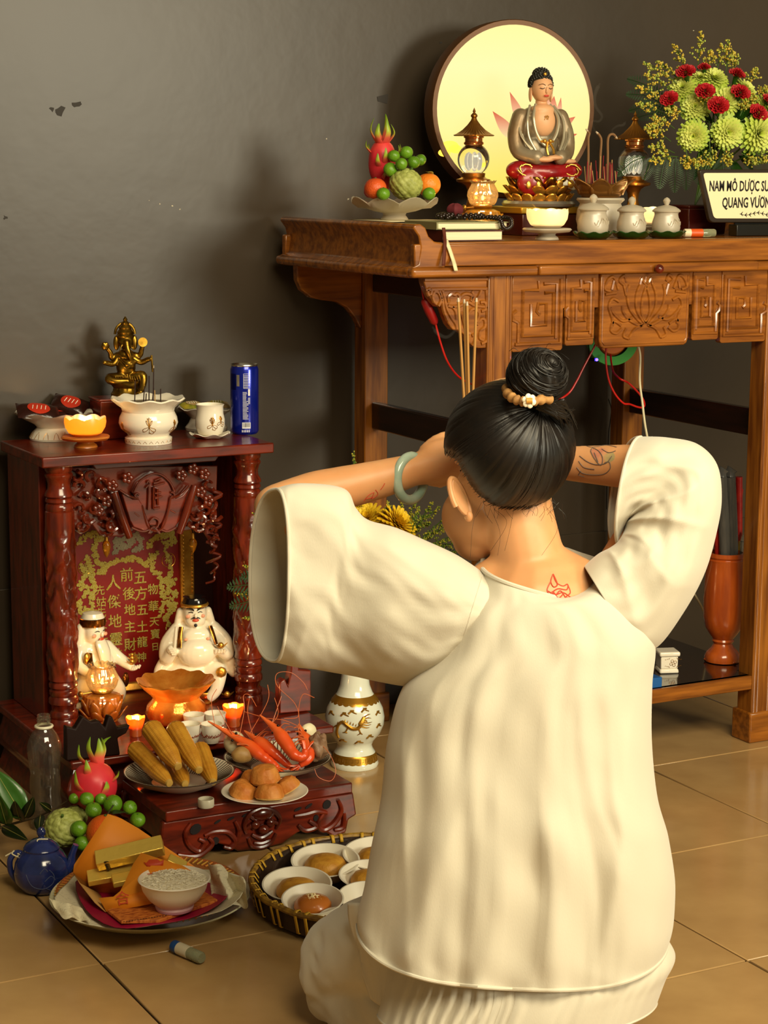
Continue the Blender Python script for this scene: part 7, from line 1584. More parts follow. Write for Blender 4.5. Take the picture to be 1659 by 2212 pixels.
# hanging float plug, cables, green reel lamp, blue diode
redc = mat('red_cable', 'b5160e', .4); hy = 3.64
fpg = thing('float_plug', 'red in-line plug hanging on a red cable under the left bracket', 'plug', at_y(928, 668, hy))
MB().tube([at_y(916, 646, hy), at_y(918, 650, hy), at_y(926, 668, hy), at_y(938, 694, hy), at_y(941, 700, hy)], [.006, .0095, .0105, .0095, .005], 14).build('plug_body', mat('red_plug', '8a0c0c', .45), fpg, world=True)
MB().tube(spline([at_y(913, 600, hy+.02), at_y(912, 625, hy), at_y(916, 648, hy)], 5), .0022, 7).build('upper_cable', redc, fpg, world=True)
MB().tube(spline([at_y(941, 700, hy), at_y(950, 735, hy), at_y(965, 778, hy), at_y(985, 808, hy+.02), at_y(1010, 826, hy+.04), at_y(1045, 838, hy+.08)], 6), .0022, 7).build('lower_cable', redc, fpg, world=True)
def k5(x, y, Y=3.78): return at_y(1280+x/4.377, 720+y/4.377, Y)
def cable(label, pts, r, m_, nm='cable'): return tag(MB().tube(spline(pts, 6), r, 7).build(nm, m_, None), label, 'cable')
cable('red cable hanging in a long loop below the lotus panel', [k5(130, 60), k5(130, 120), k5(125, 250), k5(150, 430), k5(210, 570), k5(290, 660), k5(350, 670), k5(420, 695), k5(470, 702), k5(490, 680), k5(480, 630), k5(440, 570), k5(340, 470), k5(260, 430), k5(200, 370, 3.82), k5(180, 290, 3.86), k5(170, 200, 3.88)], .0024, redc)
cable('short red cable curving down behind the hair bun', [k5(60, 40), k5(0, 160), k5(-90, 330), k5(-150, 450), k5(-220, 560), k5(-330, 640), k5(-420, 700, 3.85)], .0024, redc)
cable('white cable running down from the apron behind the sleeve to the shelf', [k5(425, 60, 3.74), k5(430, 110, 3.74), k5(450, 220, 3.74), k5(446, 450, 3.74), k5(470, 650, 3.74), k5(515, 970, 3.74), at_y(1430, 1080, 3.76), at_y(1480, 1240, 3.80), at_y(1515, 1310, 3.85), at_y(1530, 1345, 3.95)], .0027, mat('white_cable', 'd8d0ae', .45))
cable('thin black cable hanging along the dark wall under the table', [k5(150, 620, 4.28), k5(178, 720, 4.28), k5(165, 850, 4.28), k5(150, 1000, 4.28), at_y(1310, 1100, 4.28)], .0013, black_m)
rl = thing('reel_lamp', 'round orange and green lamp disc hanging under the lotus panel', 'lamp', at_y(1322, 733, 3.92), R(-22)); m = mpp(at_y(1322, 733, 3.92))
Rx = Matrix.Rotation(R(90), 4, 'X')
MB().lathe([(36*m, -.004), (55*m, -.004), (57*m, .004), (55*m, .016), (36*m, .016)], 48, cap0=False, cap1=False).xf(Rx).build('green_ring', mat('green_plastic', '2f9a2c', .4), rl); MB().lathe([(.5*m, .012), (30*m, .010), (36*m, .002), (37*m, -.006)], 40, cap1=False).xf(Rx).build('orange_disc', mat('orange_plastic', 'd8762a', .4), rl)
MB().tube([(0, 0, 50*m), (0, 0, 100*m)], .0015).build('hanger', black_m, rl)
bl_ = thing('blue_diode', 'tiny bright blue indicator light under the table', 'light', at_y(1289, 777, 3.84))
MB().ball((0, 0, 0), .0035, 12, 8).build('bulb', mat('blue_led', '2a2aff', .4, emit='2418ff', es=40), bl_); MB().box(-.004, .004, .003, .03, -.004, .004).build('holder', black_m, bl_); MB().tube(spline([(0, .03, 0), (.01, .05, .04), (.01, .05, .12), (0, .0, .17)], 5), .0012).build('wire', black_m, bl_)
point('blue_diode_light', at_y(1289, 777, 3.84)+Vector((0, -.01, 0)), .03, (.15, .12, 1), .003)
# ================================================================ THE KNEELING PERSON
pb = at_v(1110, 2300, 2.72); pb.z = 0
per = thing('person', 'person kneeling back turned in loose white tunic, black hair bun, arms raised to brow', 'person', pb)
Z = Vector((0, 0, 1))
skin = mat('warm_skin', 'd39c6c', .45, col2='c98f5e', nscale=12, sss=.25, sssr=(.02, .008, .004))
cloth = mat('white_cotton_gauze', 'c8c2b0', .85, sheen=.3, bump=.06, bscale=900, stretch=(1, 1, .2))
def pw(mb, n, m, par=per, **k): return mb.build(n, m, par, world=True, **k)
A = at_v
# ---- body: one skin, grown from tubes and ellipsoids and fused
b = MB()
def limb(pts, rs, n=18):
    P = spline(pts, 5); k = len(P); L_ = len(rs)-1
    R_ = [lerp(rs[min(int(i/(k-1)*L_), L_-1)], rs[min(int(i/(k-1)*L_), L_-1)+1], i/(k-1)*L_-min(int(i/(k-1)*L_), L_-1)) for i in range(k)]
    b.tube(P, R_, n); b.ball(P[0], R_[0]*.98, 14, 10); b.ball(P[-1], R_[-1]*.98, 14, 10)
vt_ = 2.73
limb([A(1115, 2010, vt_), A(1120, 1800, vt_), A(1135, 1600, vt_), A(1150, 1430, vt_), A(1165, 1330, vt_+.01)], [.13, .115, .115, .125, .105])
for x, y in ((1060, 1345), (1290, 1335)): b.ball(A(x, y, vt_+.02), (.06, .055, .06), 16, 12)
b.ball(A(1150, 1310, vt_+.012), (.10, .056, .055), 20, 14)
limb([A(1160, 1300, vt_+.005), A(1142, 1210, vt_+.012), A(1122, 1110, vt_+.03), A(1110, 1040, vt_+.04)], [.060, .052, .049, .052])
for s, x in ((-1, 1060), (1, 1265)): limb([A(1150, 1215, vt_+.015), A(x, 1288, vt_+.01)], [.04, .05])
HC = A(1108, 965, 2.775)
Fd = (-CR*.52+CF*.78-Z*.40).normalized(); Rd = Fd.cross(Z).normalized(); Ud = Rd.cross(Fd).normalized()
HM = Matrix((Rd, Fd, Ud)).transposed()
def hpt(x, y, z): return HC+Rd*x+Fd*y+Ud*z
b.ball(hpt(0, 0, .012), (.072, .088, .088), 24, 18, None, HM)
b.ball(hpt(0, .035, -.045), (.060, .058, .070), 22, 16, None, HM)
b.ball(hpt(0, .062, -.092), (.034, .032, .026), 16, 12, None, HM)
b.ball(hpt(0, .098, -.028), (.011, .016, .020), 12, 10, None, HM)
for s in (-1, 1):
    b.ball(hpt(s*.034, .066, -.030), (.024, .024, .022), 14, 10, None, HM)
    b.ball(hpt(s*.03, .078, .004), (.022, .012, .008), 12, 8, None, HM)
b.ball(A(1012, 1118, 2.80), (.036, .05, .045), 18, 14); b.ball(A(1022, 1168, 2.80), (.027, .04, .03), 18, 14); b.ball(A(1060, 1120, 2.79), (.05, .05, .05), 18, 14)
for s in (-1, 1): b.ball(hpt(0, .0885, -.062-.0035*s), (.020, .009, .0045), 12, 8, None, HM)
# arms: shoulder, elbow, wrist
EL, WL = A(596, 1096, 2.825), A(890, 1016, 2.90); SL = A(1040, 1330, vt_+.025)
ER, WR = A(1474, 1014, 2.785), A(1205, 1000, 2.90); SR = A(1305, 1320, vt_+.025)
limb([SL, lerp(SL, EL, .5), EL], [.05, .042, .034]); limb([EL, lerp(EL, WL, .3)+Vector((0, 0, .003)), lerp(EL, WL, .7), WL], [.034, .035, .030, .0245])
limb([SR, lerp(SR, ER, .5), ER], [.05, .042, .033]); limb([ER, lerp(ER, WR, .3), lerp(ER, WR, .7), WR], [.035, .035, .029, .024])
# hands: palm, four curled fingers and a thumb closed round the incense
GR = A(1020, 985, 2.955)
def hand(W, G, side):
    d = (G-W).normalized(); up = (Z-d*Z.dot(d)).normalized(); n = d.cross(up)*side       # n: towards the brow
    pc_ = W+d*.052
    b.tube(spline([W, W+d*.028, W+d*.060, W+d*.085], 5), [lerp(.024, .029, min(1, i/8)) for i in range(16)], 16, flat=1.0)
    MM = Matrix((d, up, n)).transposed(); b.ball(pc_, (.044, .038, .015), 18, 12, None, MM)
    K = W+d*.090
    for k in range(4):
        o = up*(.028-.0185*k); L_ = (.92, 1, .94, .76)[k]
        k0 = K+o+d*(-.006+(.004, .008, .005, -.004)[k]); p1 = k0+d*.030*L_+n*.004; p2 = p1+d*.012*L_-n*.020*L_; p3 = p2-d*.012*L_-n*.012*L_
        b.tube(spline([k0-d*.02, k0, p1, p2, p3], 5), [lerp(.0092, .0072, i/20) for i in range(21)], 10); b.ball(p3, .0072, 10, 8)
    t0 = W+d*.030+up*.022-n*.008; t1 = t0+d*.030+up*.010-n*.010; t2 = t1+d*.028+up*.002-n*.004
    b.tube(spline([t0, t1, t2], 6), [lerp(.0115, .0085, i/12) for i in range(13)], 10); b.ball(t2, .0085, 10, 8)
hand(WL, GR, 1); hand(WR, GR+CR*.012, -1)
# thighs, shins and feet, folded under
KL, KR = A(742, 2085, 2.95), A(1005, 2095, 2.98)
for hx, K, fx in ((1010, KL, 985), (1230, KR, 1210)):
    H_ = A(hx, 2020, 2.74); F_ = A(fx, 2262, 2.66); limb([H_, lerp(H_, K, .5)+Z*.01, K], [.078, .068, .048]); K2 = K-Z*.035
    limb([K2, lerp(K2, F_, .4), F_], [.038, .040, .028]); limb([F_, F_-CF*.05+Z*.006], [.026, .016])
body = pw(b, 'body', skin)
md = body.modifiers.new('fuse', 'REMESH'); md.mode = 'VOXEL'; md.voxel_size = .0045; md.use_smooth_shade = True
md = body.modifiers.new('soften', 'SMOOTH'); md.iterations = 6; md.factor = .5
# face details and ears (the face looks away from the camera)
for s in (-1, 1):
    MB().ball(hpt(s*.031, .0795, -.008), (.011, .006, .006), 12, 8, None, HM).build('closed_eye', skin, per, world=True)
    pw(MB().tube(spline([hpt(s*.019, .086, -.010), hpt(s*.031, .087, -.013), hpt(s*.043, .078, -.010)], 5), .0009, 5), 'eyelashes', black_m)
    pw(MB().tube(spline([hpt(s*.014, .090, .012), hpt(s*.030, .087, .018), hpt(s*.048, .072, .013)], 5), .0022, 6), 'eyebrow', mat('dark_hair', '0b0908', .35))
pw(MB().ball(hpt(0, .0965, -.062), (.017, .004, .006), 12, 8, None, HM), 'lips', mat('natural_lips', 'b5604a', .4))
def ear(c, xo, zo, out, s=1):
    """auricle: a dished leaf with a rolled rim; xo across, zo up, out away from the skull"""
    def fn(u, v):
        a = TAU*u; r = v; sh = 1+.12*cos(a)-.12*sin(a)*cos(a)
        x, z = .0130*r*cos(a)*sh, .031*r*sin(a)*(1-.12*max(0, -sin(a)))
        d = .010*r**2-.004*(1-r)*cos(a*1.0)-.0045*max(0, r-.82)/.18
        return c+xo*x+zo*z+out*d
    o = pw(MB().grid(fn, 36, 10, True), 'ear', skin, solid=.0045)
    rim = MB(); P = [c+xo*(.0130*cos(a)*(1+.12*cos(a)-.12*sin(a)*cos(a)))+zo*(.031*sin(a)*(1-.12*max(0, -sin(a))))+out*.009 for a in [TAU*k/36 for k in range(37)]]
    pw(rim.tube(P[-3:]+P[1:29], [.0038]*31, 8), 'ear_rim', skin, o); pw(MB().ball(P[27]-out*.003, (.006, .006, .008), 12, 8), 'earlobe', skin, o)
earc = A(1004, 1076, 2.715)
ear(earc, (CF*.55+CR*.55).normalized()*-1, (Z*.92-CR*.38).normalized(), (-CR*.75-CF*.6).normalized())
# tattoos: red line drawing between the shoulders, inked forearm, small mark by the bangle
tatr = mat('red_tattoo_ink', 'c0442a', .6)
def on_back(x, y):
    """nearest point of the upper back below this picture point"""
    return A(x, y, vt_-.0)
def tatt(paths, name, m_, r=.0009, par=None):
    from mathutils.bvhtree import BVHTree
    dg = bpy.context.evaluated_depsgraph_get(); ev = body.evaluated_get(dg); me = ev.to_mesh(); W = wm(body)
    tree = BVHTree.FromPolygons([W @ v.co for v in me.vertices], [tuple(p.vertices) for p in me.polygons]); ev.to_mesh_clear()
    g = MB()
    for pth in paths:
        P = []
        for x, y in spline2(pth, 5):
            d = ray(x, y).normalized(); h = tree.ray_cast(CAM, d)
            if h[0] is not None: P.append(h[0]-d*.0002)
        if len(P) > 1: g.tube(P, r, 5)
    o = pw(g, name, m_, body); o['kind'] = 'stuff'; return o
bpy.context.view_layer.update()
tatt([[(1195, 1240), (1190, 1256), (1196, 1268), (1204, 1262), (1195, 1240)], [(1195, 1240), (1202, 1258), (1216, 1266), (1226, 1262), (1224, 1274), (1205, 1272), (1190, 1282)], [(1190, 1256), (1182, 1276), (1196, 1290), (1210, 1276), (1222, 1292)], [(1226, 1262), (1232, 1280), (1222, 1290), (1236, 1292)], [(1182, 1276), (1200, 1284), (1216, 1280), (1232, 1290)], [(1188, 1290), (1194, 1278), (1206, 1292), (1216, 1284)]], 'red_tattoo', tatr)
tatt([[(786, 1082), (796, 1070), (808, 1064), (802, 1078), (816, 1068), (811, 1058)], [(822, 1058), (828, 1050), (831, 1044)], [(790, 1078), (806, 1074)]], 'wrist_tattoo', tatr, .0006)
gyt = mat('grey_tattoo_ink', '6a5a50', .6)
tatt([[(1252, 985), (1270, 998), (1290, 1004), (1310, 1000), (1322, 985)], [(1246, 1010), (1258, 1022), (1280, 1026), (1305, 1024), (1318, 1012), (1316, 998), (1306, 1000)], [(1250, 996), (1262, 1010), (1284, 1014)], [(1276, 975), (1284, 990), (1298, 1005), (1302, 990), (1294, 975), (1280, 968), (1276, 975)], [(1262, 962), (1280, 966), (1310, 962), (1332, 966)], [(1300, 970), (1315, 978), (1330, 974)], [(1284, 978), (1292, 998)], [(1255, 1018), (1250, 1026), (1262, 1030)]], 'forearm_tattoo_lines', gyt, .0008)
def patch(pts, name, m_):
    from mathutils.bvhtree import BVHTree
    dg = bpy.context.evaluated_depsgraph_get(); ev = body.evaluated_get(dg); me = ev.to_mesh(); W = wm(body)
    tree = BVHTree.FromPolygons([W @ v.co for v in me.vertices], [tuple(p.vertices) for p in me.polygons]); ev.to_mesh_clear()
    cx0, cy0 = sum(p[0] for p in pts)/len(pts), sum(p[1] for p in pts)/len(pts); ring_ = spline2(pts+[pts[0]], 4); V_ = []; n = len(ring_); ok = True
    for j in range(1, 5):
        for x, y in ring_:
            x, y = lerp(cx0, x, j/4), lerp(cy0, y, j/4); d = ray(x, y).normalized(); h = tree.ray_cast(CAM, d)
            if h[0] is None: return
            V_.append(h[0]-d*.00015)
    d = ray(cx0, cy0).normalized(); V_.append(tree.ray_cast(CAM, d)[0]-d*.00015); k = len(V_)-1
    fs = [(j*n+i, j*n+i+1, (j+1)*n+i+1, (j+1)*n+i) for j in range(3) for i in range(n-1)]+[(k, i, i+1) for i in range(n-1)]
    pw(MB().add(V_, fs), name, m_, body)
patch([(1276, 972), (1296, 966), (1312, 974), (1306, 990), (1298, 1003), (1284, 992)], 'tattoo_rose_patch', mat('tattoo_rose', 'b5705a', .55, col2='c99068', nscale=60))
patch([(1262, 962), (1284, 958), (1290, 966), (1272, 970)], 'tattoo_orange_patch', mat('tattoo_orange', 'd08030', .55, col2='c98d5a', nscale=60))
patch([(1300, 984), (1322, 976), (1328, 990), (1312, 1000)], 'tattoo_green_patch', mat('tattoo_green', '8f8a60', .55, col2='c09a68', nscale=60))
# ---- hair: ball of drawn-back hair with its pole at the tie
hairm = mat('black_hair', '0b0806', .42, col2='17100a', nscale=30, spec=.45)
HB = A(1100, 966, 2.765); HRx, HRy, HRz = .0925, .112, .0945
pole = (CR*.040-CF*.062+Z*.066).normalized(); px_ = pole.orthogonal().normalized(); py_ = pole.cross(px_)
def hairpt(phi, th, k=1.0):
    d = pole*cos(th)+(px_*cos(phi)+py_*sin(phi))*sin(th); u, v, w_ = d.dot(CR), d.dot(CF), d.z
    lowr = max(0, -w_)
    return HB+CR*(u*HRx*k*(1-.10*lowr))+CF*(v*HRy*k)+Z*(w_*HRz*k)
def hmax(phi):
    # how far the hair reaches from the tie: nape behind, brow in front
    lo_, hi_ = R(60), R(175)
    for _ in range(14):
        md_ = (lo_+hi_)/2; d = hairpt(phi, md_)-HC; fx, fy, fz = d.dot(Rd), d.dot(Fd), d.dot(Ud)
        face_ = fy > .045 and fz < .055; side = abs(fx) > .045 and fy > -.005 and fz < .0; nape = (hairpt(phi, md_)-HB).z < -.079
        if face_ or side or nape: hi_ = md_
        else: lo_ = md_
    return lo_
NPH = 220; hm = [hmax(TAU*i/NPH) for i in range(NPH)]
hm = [sum(hm[(i+j) % NPH] for j in range(-6, 7))/13+.015*ns(i*.9, 1, 2) for i in range(NPH)]
def hfn(u, v):
    i = int(u*NPH+.5) % NPH; th = .01+(hm[i]-.01)*v; phi = TAU*u
    g_ = 1+.010*ns(cos(phi)*9, sin(phi)*9, v*.5)+.014*ns(cos(phi)*26, sin(phi)*26, v*.6)*(.4+.6*v)+.006*ns(cos(phi)*60, sin(phi)*60, v*.5)
    e = 1-.05*max(0, v-.9)/.1
    return hairpt(phi+.10*sin(v*3), th, g_*e)
hair = pw(MB().grid(hfn, NPH, 26, True), 'hair', hairm, solid=.004)
st_ = MB(); rh = random.Random(8)
for q in range(1500):
    u = rh.random(); i = int(u*NPH) % NPH; o = rh.uniform(-.03, .03); v0_, v1_ = rh.uniform(0, .5), rh.uniform(.7, 1.03); lift = rh.uniform(.001, .012)
    P = [hairpt(TAU*u+o*t+.10*sin(lerp(v0_, v1_, t)*3), .16+(hm[i]-.16)*lerp(v0_, v1_, t), 1.004+lift*(.5+.5*sin(pi*t))) for t in [j/9 for j in range(10)]]
    st_.tube(P, [.0004]+[.0008]*8+[.0003], 3, cap=False)
for q in range(30):                                   # short nape hairs
    x = rh.uniform(1040, 1225); y = rh.uniform(1075, 1098); p = A(x, y, 2.70); e = p+CR*rh.uniform(-.012, .014)-Z*rh.uniform(.008, .03)-CF*.002
    st_.tube(spline([p, (p+e)/2+CR*rh.uniform(-.004, .004)-CF*.002, e], 4), [.00022]*9, 3, cap=False)
for x0, y0, x1, y1, x2, y2 in ((1040, 1085, 1022, 1130, 1016, 1205), (1060, 1100, 1080, 1150, 1075, 1200), (1068, 1100, 1095, 1130, 1060, 1190), (1180, 1095, 1205, 1140, 1170, 1200), (1110, 1100, 1100, 1150, 1090, 1190)):
    st_.tube(spline([A(x0, y0, 2.70), A(x1, y1, 2.672), A(x2, y2, 2.672)], 6), .00022, 3, cap=False)
for q in range(40):                                   # flyaways around the bun
    x, y = rh.uniform(1110, 1215), rh.uniform(755, 800); p = A(x, y, 2.69); e = A(x+rh.uniform(-20, 45), y-rh.uniform(-25, 22), 2.69+rh.uniform(-.02, .02)); st_.tube(spline([p, (p+e)/2+Z*.004, e], 4), [.0003]*9, 4, cap=False)
o = pw(st_, 'hair_strands', mat('hair_sheen', '140d08', .38, spec=.5), hair); o['kind'] = 'stuff'
BC = A(1160, 812, 2.685)
def bfn(d):
    a = math.atan2(d.z, d.x); return 1+.05*ns(d.x*2, d.y*2, d.z*2)+.022*sin(14*d.x+6*d.z+8*d.y+3*ns(d.x, d.y, d.z, 2))
bun = pw(MB().ball(BC, (.041, .040, .037), 80, 56, bfn, Matrix((CR, CF, Z)).transposed()), 'bun', hairm)
bs_ = MB()
for q in range(240):
    a0, t0 = rh.uniform(0, TAU), rh.uniform(-1.4, 1.4); kx = (-CF*.6+Z*.55+CR*.4+Vector((rh.uniform(-.1, .1), rh.uniform(-.1, .1), rh.uniform(-.1, .1)))).normalized(); e1 = kx.orthogonal().normalized(); e2 = kx.cross(e1)
    P = []
    for j in range(10):
        a = a0+.16*j; dw = kx*sin(t0)+(e1*cos(a)+e2*sin(a))*cos(t0); d = Vector((dw.dot(CR), dw.dot(CF), dw.z)); P.append(BC+(CR*d.x*.0425+CF*d.y*.0415+Z*d.z*.0385)*(.992+.02*rh.random()))
    bs_.tube(P, [.0003]+[.0007]*8+[.0003], 4, cap=False)
o = pw(bs_, 'bun_strands', hairm, bun); o['kind'] = 'stuff'
tw = MB()
for q in range(60):
    s0 = A(1170+rh.uniform(-12, 20), 872+rh.uniform(-8, 14), 2.675); e = A(1236+rh.uniform(-26, 12), 905+rh.uniform(-28, 24), 2.70); mdp = A(1212+rh.uniform(-10, 10), 878+rh.uniform(-16, 26), 2.672)
    tw.tube(spline([s0, mdp, e], 5), [.0024, .0026, .0026, .0024, .0022, .002, .0018, .0015, .0012, .0008, .0003], 5)
o = pw(tw, 'loose_tuft', hairm, hair); o['kind'] = 'stuff'
# hair tie with twisted cloth and a flower charm
tiep = [A(1094, 838, 2.70), A(1098, 852, 2.668), A(1112, 862, 2.652), A(1128, 867, 2.645), A(1146, 868, 2.642), A(1164, 864, 2.648), A(1188, 862, 2.664)]
P = spline(tiep, 8); tie = pw(MB().tube(P, [.0062*(1+.22*sin(i*1.1)) for i in range(len(P))], 12), 'hair_tie', mat('tan_twisted_cloth', 'b0834a', .7, col2='8a5f30', nscale=90))
ch = MB()
for k in range(6):
    a = TAU*k/6+.3; c_ = A(1143+9*cos(a), 866+9*sin(a), 2.632); ch.ball(c_, (.0048, .0028, .0048), 12, 8)
pw(ch, 'flower_charm', mat('white_charm', 'efe6cc', .3), tie)['kind'] = 'stuff'
pw(MB().tube([A(1137, 866, 2.629), A(1150, 866, 2.629)], .0042, 12), 'charm_bead', mat('gold_bead', 'c08a3a', .35), tie)
# jade bangle round the left wrist
bw = A(887, 1033, 2.892); ax = (WL-EL).normalized(); tl_ax = (ax*.66-CF*.72-Z*.1).normalized(); a1 = (Z*.98+CR*-.1-tl_ax*(Z*.98+CR*-.1).dot(tl_ax)).normalized(); a2 = tl_ax.cross(a1)
pw(MB().tube([bw+a1*(  .0325*cos(TAU*k/48))+a2*(.0325*sin(TAU*k/48)) for k in range(48)], .0076, 14, closed=True), 'jade_bangle', mat('jade', 'a9b8a8', .15, col2='7d9d8c', nscale=34, coat=.5, sss=.2, lo=.3, hi=.7), label='pale green jade bangle on the raised left wrist')

# ---- clothes
def loft(rows, nth, nv, disp, name, par=per, m_=cloth, closed=True, solid=.0016, sub=0, rowe=.85):
    """rows: (xl, yl, xr, yr, vc, hd, drop_back, drop_front, shift_back, shift_front), all along the garment"""
    K = [Vector((i, 0, 0)) for i in range(len(rows))]; n = len(rows)
    def at_(t):
        t = t*(n-1); i = min(int(t), n-2); f = t-i; a, b_, c, d = rows[max(i-1, 0)], rows[i], rows[i+1], rows[min(i+2, n-1)]
        return [.5*((2*q1)+(q2_-q0)*f+(2*q0-5*q1+4*q2_-q3)*f*f+(3*q1-q0-3*q2_+q3)*f**3) for q0, q1, q2_, q3 in zip(a, b_, c, d)]
    def fn(u, v):
        xl, yl, xr, yr, vc, hd, db, df, sb_, sf_ = at_(v); th = TAU*u; c_, s_ = cos(th), sin(th)
        e = rowe; cc_ = math.copysign(abs(c_)**e, c_); ss = math.copysign(abs(s_)**e, s_)
        t = .5-.5*cc_; x = lerp(xl, xr, t); y = lerp(yl, yr, t)
        if ss >= 0: y += db*ss**1.3; x += sb_*ss
        else: y += df*(-ss)**1.3; x += sf_*(-ss)
        dd, dx = disp(u, v, t, ss)
        return A(x+dx, y, vc-ss*hd-dd)
    return pw(MB().grid(fn, nth, nv, True), name, m_, par, solid=solid, sub=sub, ang=180)
rows = [(1042, 1226, 1256, 1288, 2.75, .100, 20, -90, 0, 0), (1026, 1236, 1284, 1240, 2.75, .114, 62, -60, 0, 0), (975, 1290, 1352, 1240, 2.748, .126, 66, -20, 0, 0), (935, 1400, 1412, 1372, 2.742, .134, 30, 0, 0, 0), (868, 1490, 1408, 1480, 2.735, .135, 15, 0, 0, 0), (838, 1600, 1407, 1600, 2.735, .14, 10, 0, 0, 0),
        (824, 1720, 1418, 1720, 2.735, .15, 10, 0, 0, 0), (806, 1820, 1444, 1810, 2.735, .16, 15, 0, 0, 0), (790, 1910, 1458, 1900, 2.735, .165, 40, 0, 0, 0), (772, 1975, 1452, 1985, 2.735, .17, 90, 20, 0, 0), (772, 1998, 1442, 2030, 2.735, .172, 122, 40, 0, 0)]
def ridge(x): return (1-abs(x))**2
def tdisp(u, v, t, ss):
    k = max(0, v-.12)**.8; lean = .35*(t-.5)
    f = .014*k*ns(t*7+lean*v*3, v*1.4, 1.7)+.009*k*ns(t*15-v*1.2, v*1.8, 4.1)+.010*k*(ridge(1.3*ns(t*5+1.2*v, v*.9, 9.3))-.5)+.007*k*(ridge(1.3*ns(t*10-1.5*v, v*1.2, 3.3))-.5)
    f += .010*sin(t*34+5*ns(t*3, v*2, 2))*max(0, v-.55)*(.35+.65*max(0, .42-t)/.42)
    f += .006*ns(t*9+4*v, v*9-t*6, 6.2)*min(1, v*3)
    return f, 5*k*ns(v*6, 3 if t < .5 else 8, 1)*(1 if abs(t-.5) > .42 else 0)
tun = loft(rows, 200, 120, tdisp, 'tunic', rowe=.72)
hem = [tun.data.vertices[119*200+i].co.copy() for i in range(200)]
hm_ = MB().tube(hem, .0032, 8, closed=True).build('rolled_hem', cloth, tun)
nk = [tun.data.vertices[i].co.copy() for i in range(200)]
MB().tube(nk, .0036, 8, closed=True).build('neckline_binding', cloth, tun)
# under-layer with a crinkled hem
def udisp(u, v, t, ss): return (.003*ns(t*16, v, 3)+.003*sin(t*150+4*ns(t*8, v*2, 1))*(1 if t < .5 else .3)+.004*ns(t*5, v*2, 8))*min(1, v*2), 0
und = loft([(860, 1960, 1400, 1960, 2.73, .125, 60, 0, 0, 0), (850, 2050, 1436, 2020, 2.73, .140, 70, 0, 0, 0), (838, 2110, 1458, 2066, 2.725, .148, 74, 0, 0, 0), (826, 2160, 1438, 2112, 2.72, .150, 72, 0, 0, 0), (816, 2192, 1418, 2166, 2.715, .150, 70, 0, 0, 0)], 240, 40, udisp, 'under_tunic')
MB().tube([und.data.vertices[39*240+i].co.copy() for i in range(240)], .0022, 6, closed=True).build('rolled_hem', cloth, und)
# sleeves
Tp = [(1080, 1258), (1045, 1238), (985, 1199), (918, 1168), (855, 1141), (795, 1124), (768, 1098), (742, 1056), (650, 1045), (598, 1057)]
Bt = [(1040, 1420), (985, 1432), (930, 1472), (880, 1481), (820, 1472), (765, 1460), (715, 1451), (680, 1445), (640, 1440), (594, 1428)]
lr = []
for i, (a, b_) in enumerate(zip(Tp, Bt)):
    s = max(0, i-1)/8; lr.append((a[0], a[1], b_[0], b_[1], (2.735, 2.735, 2.74, 2.745, 2.75, 2.755, 2.75, 2.742, 2.730, 2.722)[i], (.088, .092, .095, .095, .095, .09, .08, .07, .06, .052)[i], 0, 0, (0, 0, 0, 0, 0, 0, 0, 4, 12, 28)[i], (0, 0, 0, 0, 0, 0, -4, -20, -40, -56)[i]))
def ldisp(u, v, t, ss):
    f = .011*ns(t*2.6+v*1.8, v*2.2, 11)+.006*(ridge(ns(t*2.2-v*3.0, v*2.4, 5))-.5)+.0035*ns(t*8, v*5, 2)+.002*ns(t*14+v*8, v*9, 3); return f*min(1, v*5+.15), 0
sl_ = loft(lr, 120, 90, ldisp, 'left_sleeve')
MB().tube([sl_.data.vertices[89*120+i].co.copy() for i in range(120)], .0026, 8, closed=True).build('cuff_hem', cloth, sl_)
MB().tube([sl_.data.vertices[10*120+i].co.copy() for i in range(120)], .0016, 6, closed=True).build('shoulder_seam', cloth, sl_)
In = [(1262, 1224), (1292, 1198), (1318, 1184), (1336, 1170), (1347, 1152), (1352, 1134), (1355, 1122), (1352, 1128), (1348, 1152), (1346, 1186)]
Ou = [(1370, 1400), (1420, 1396), (1480, 1316), (1522, 1236), (1547, 1150), (1558, 1076), (1548, 1004), (1506, 960), (1440, 946), (1385, 944)]
rr_2 = []
for i, (a, b_) in enumerate(zip(In, Ou)):
    s = max(0, i-1)/8; rr_2.append((a[0], a[1], b_[0], b_[1], lerp(2.735, 2.79, s), lerp(.088, .08, s), 0, 0, (0, 0, 0, 0, 0, 0, 0, -6, -14, -28)[i], (0, 0, 0, 0, 0, 0, 0, -10, -22, -44)[i]))
def rdisp(u, v, t, ss):
    q = 1-t; f = .013*ns(v*4.5, t*1.6, 21)+.014*(ridge(ns(v*5+t*.8, t*1.2, 15))-.5)*(.3+q)+.005*ns(t*9, v*9, 2); return f*min(1, v*5+.15), 0
sr_ = loft(rr_2, 120, 100, rdisp, 'right_sleeve')
MB().tube([sr_.data.vertices[99*120+i].co.copy() for i in range(120)], .0024, 8, closed=True).build('cuff_hem', cloth, sr_)
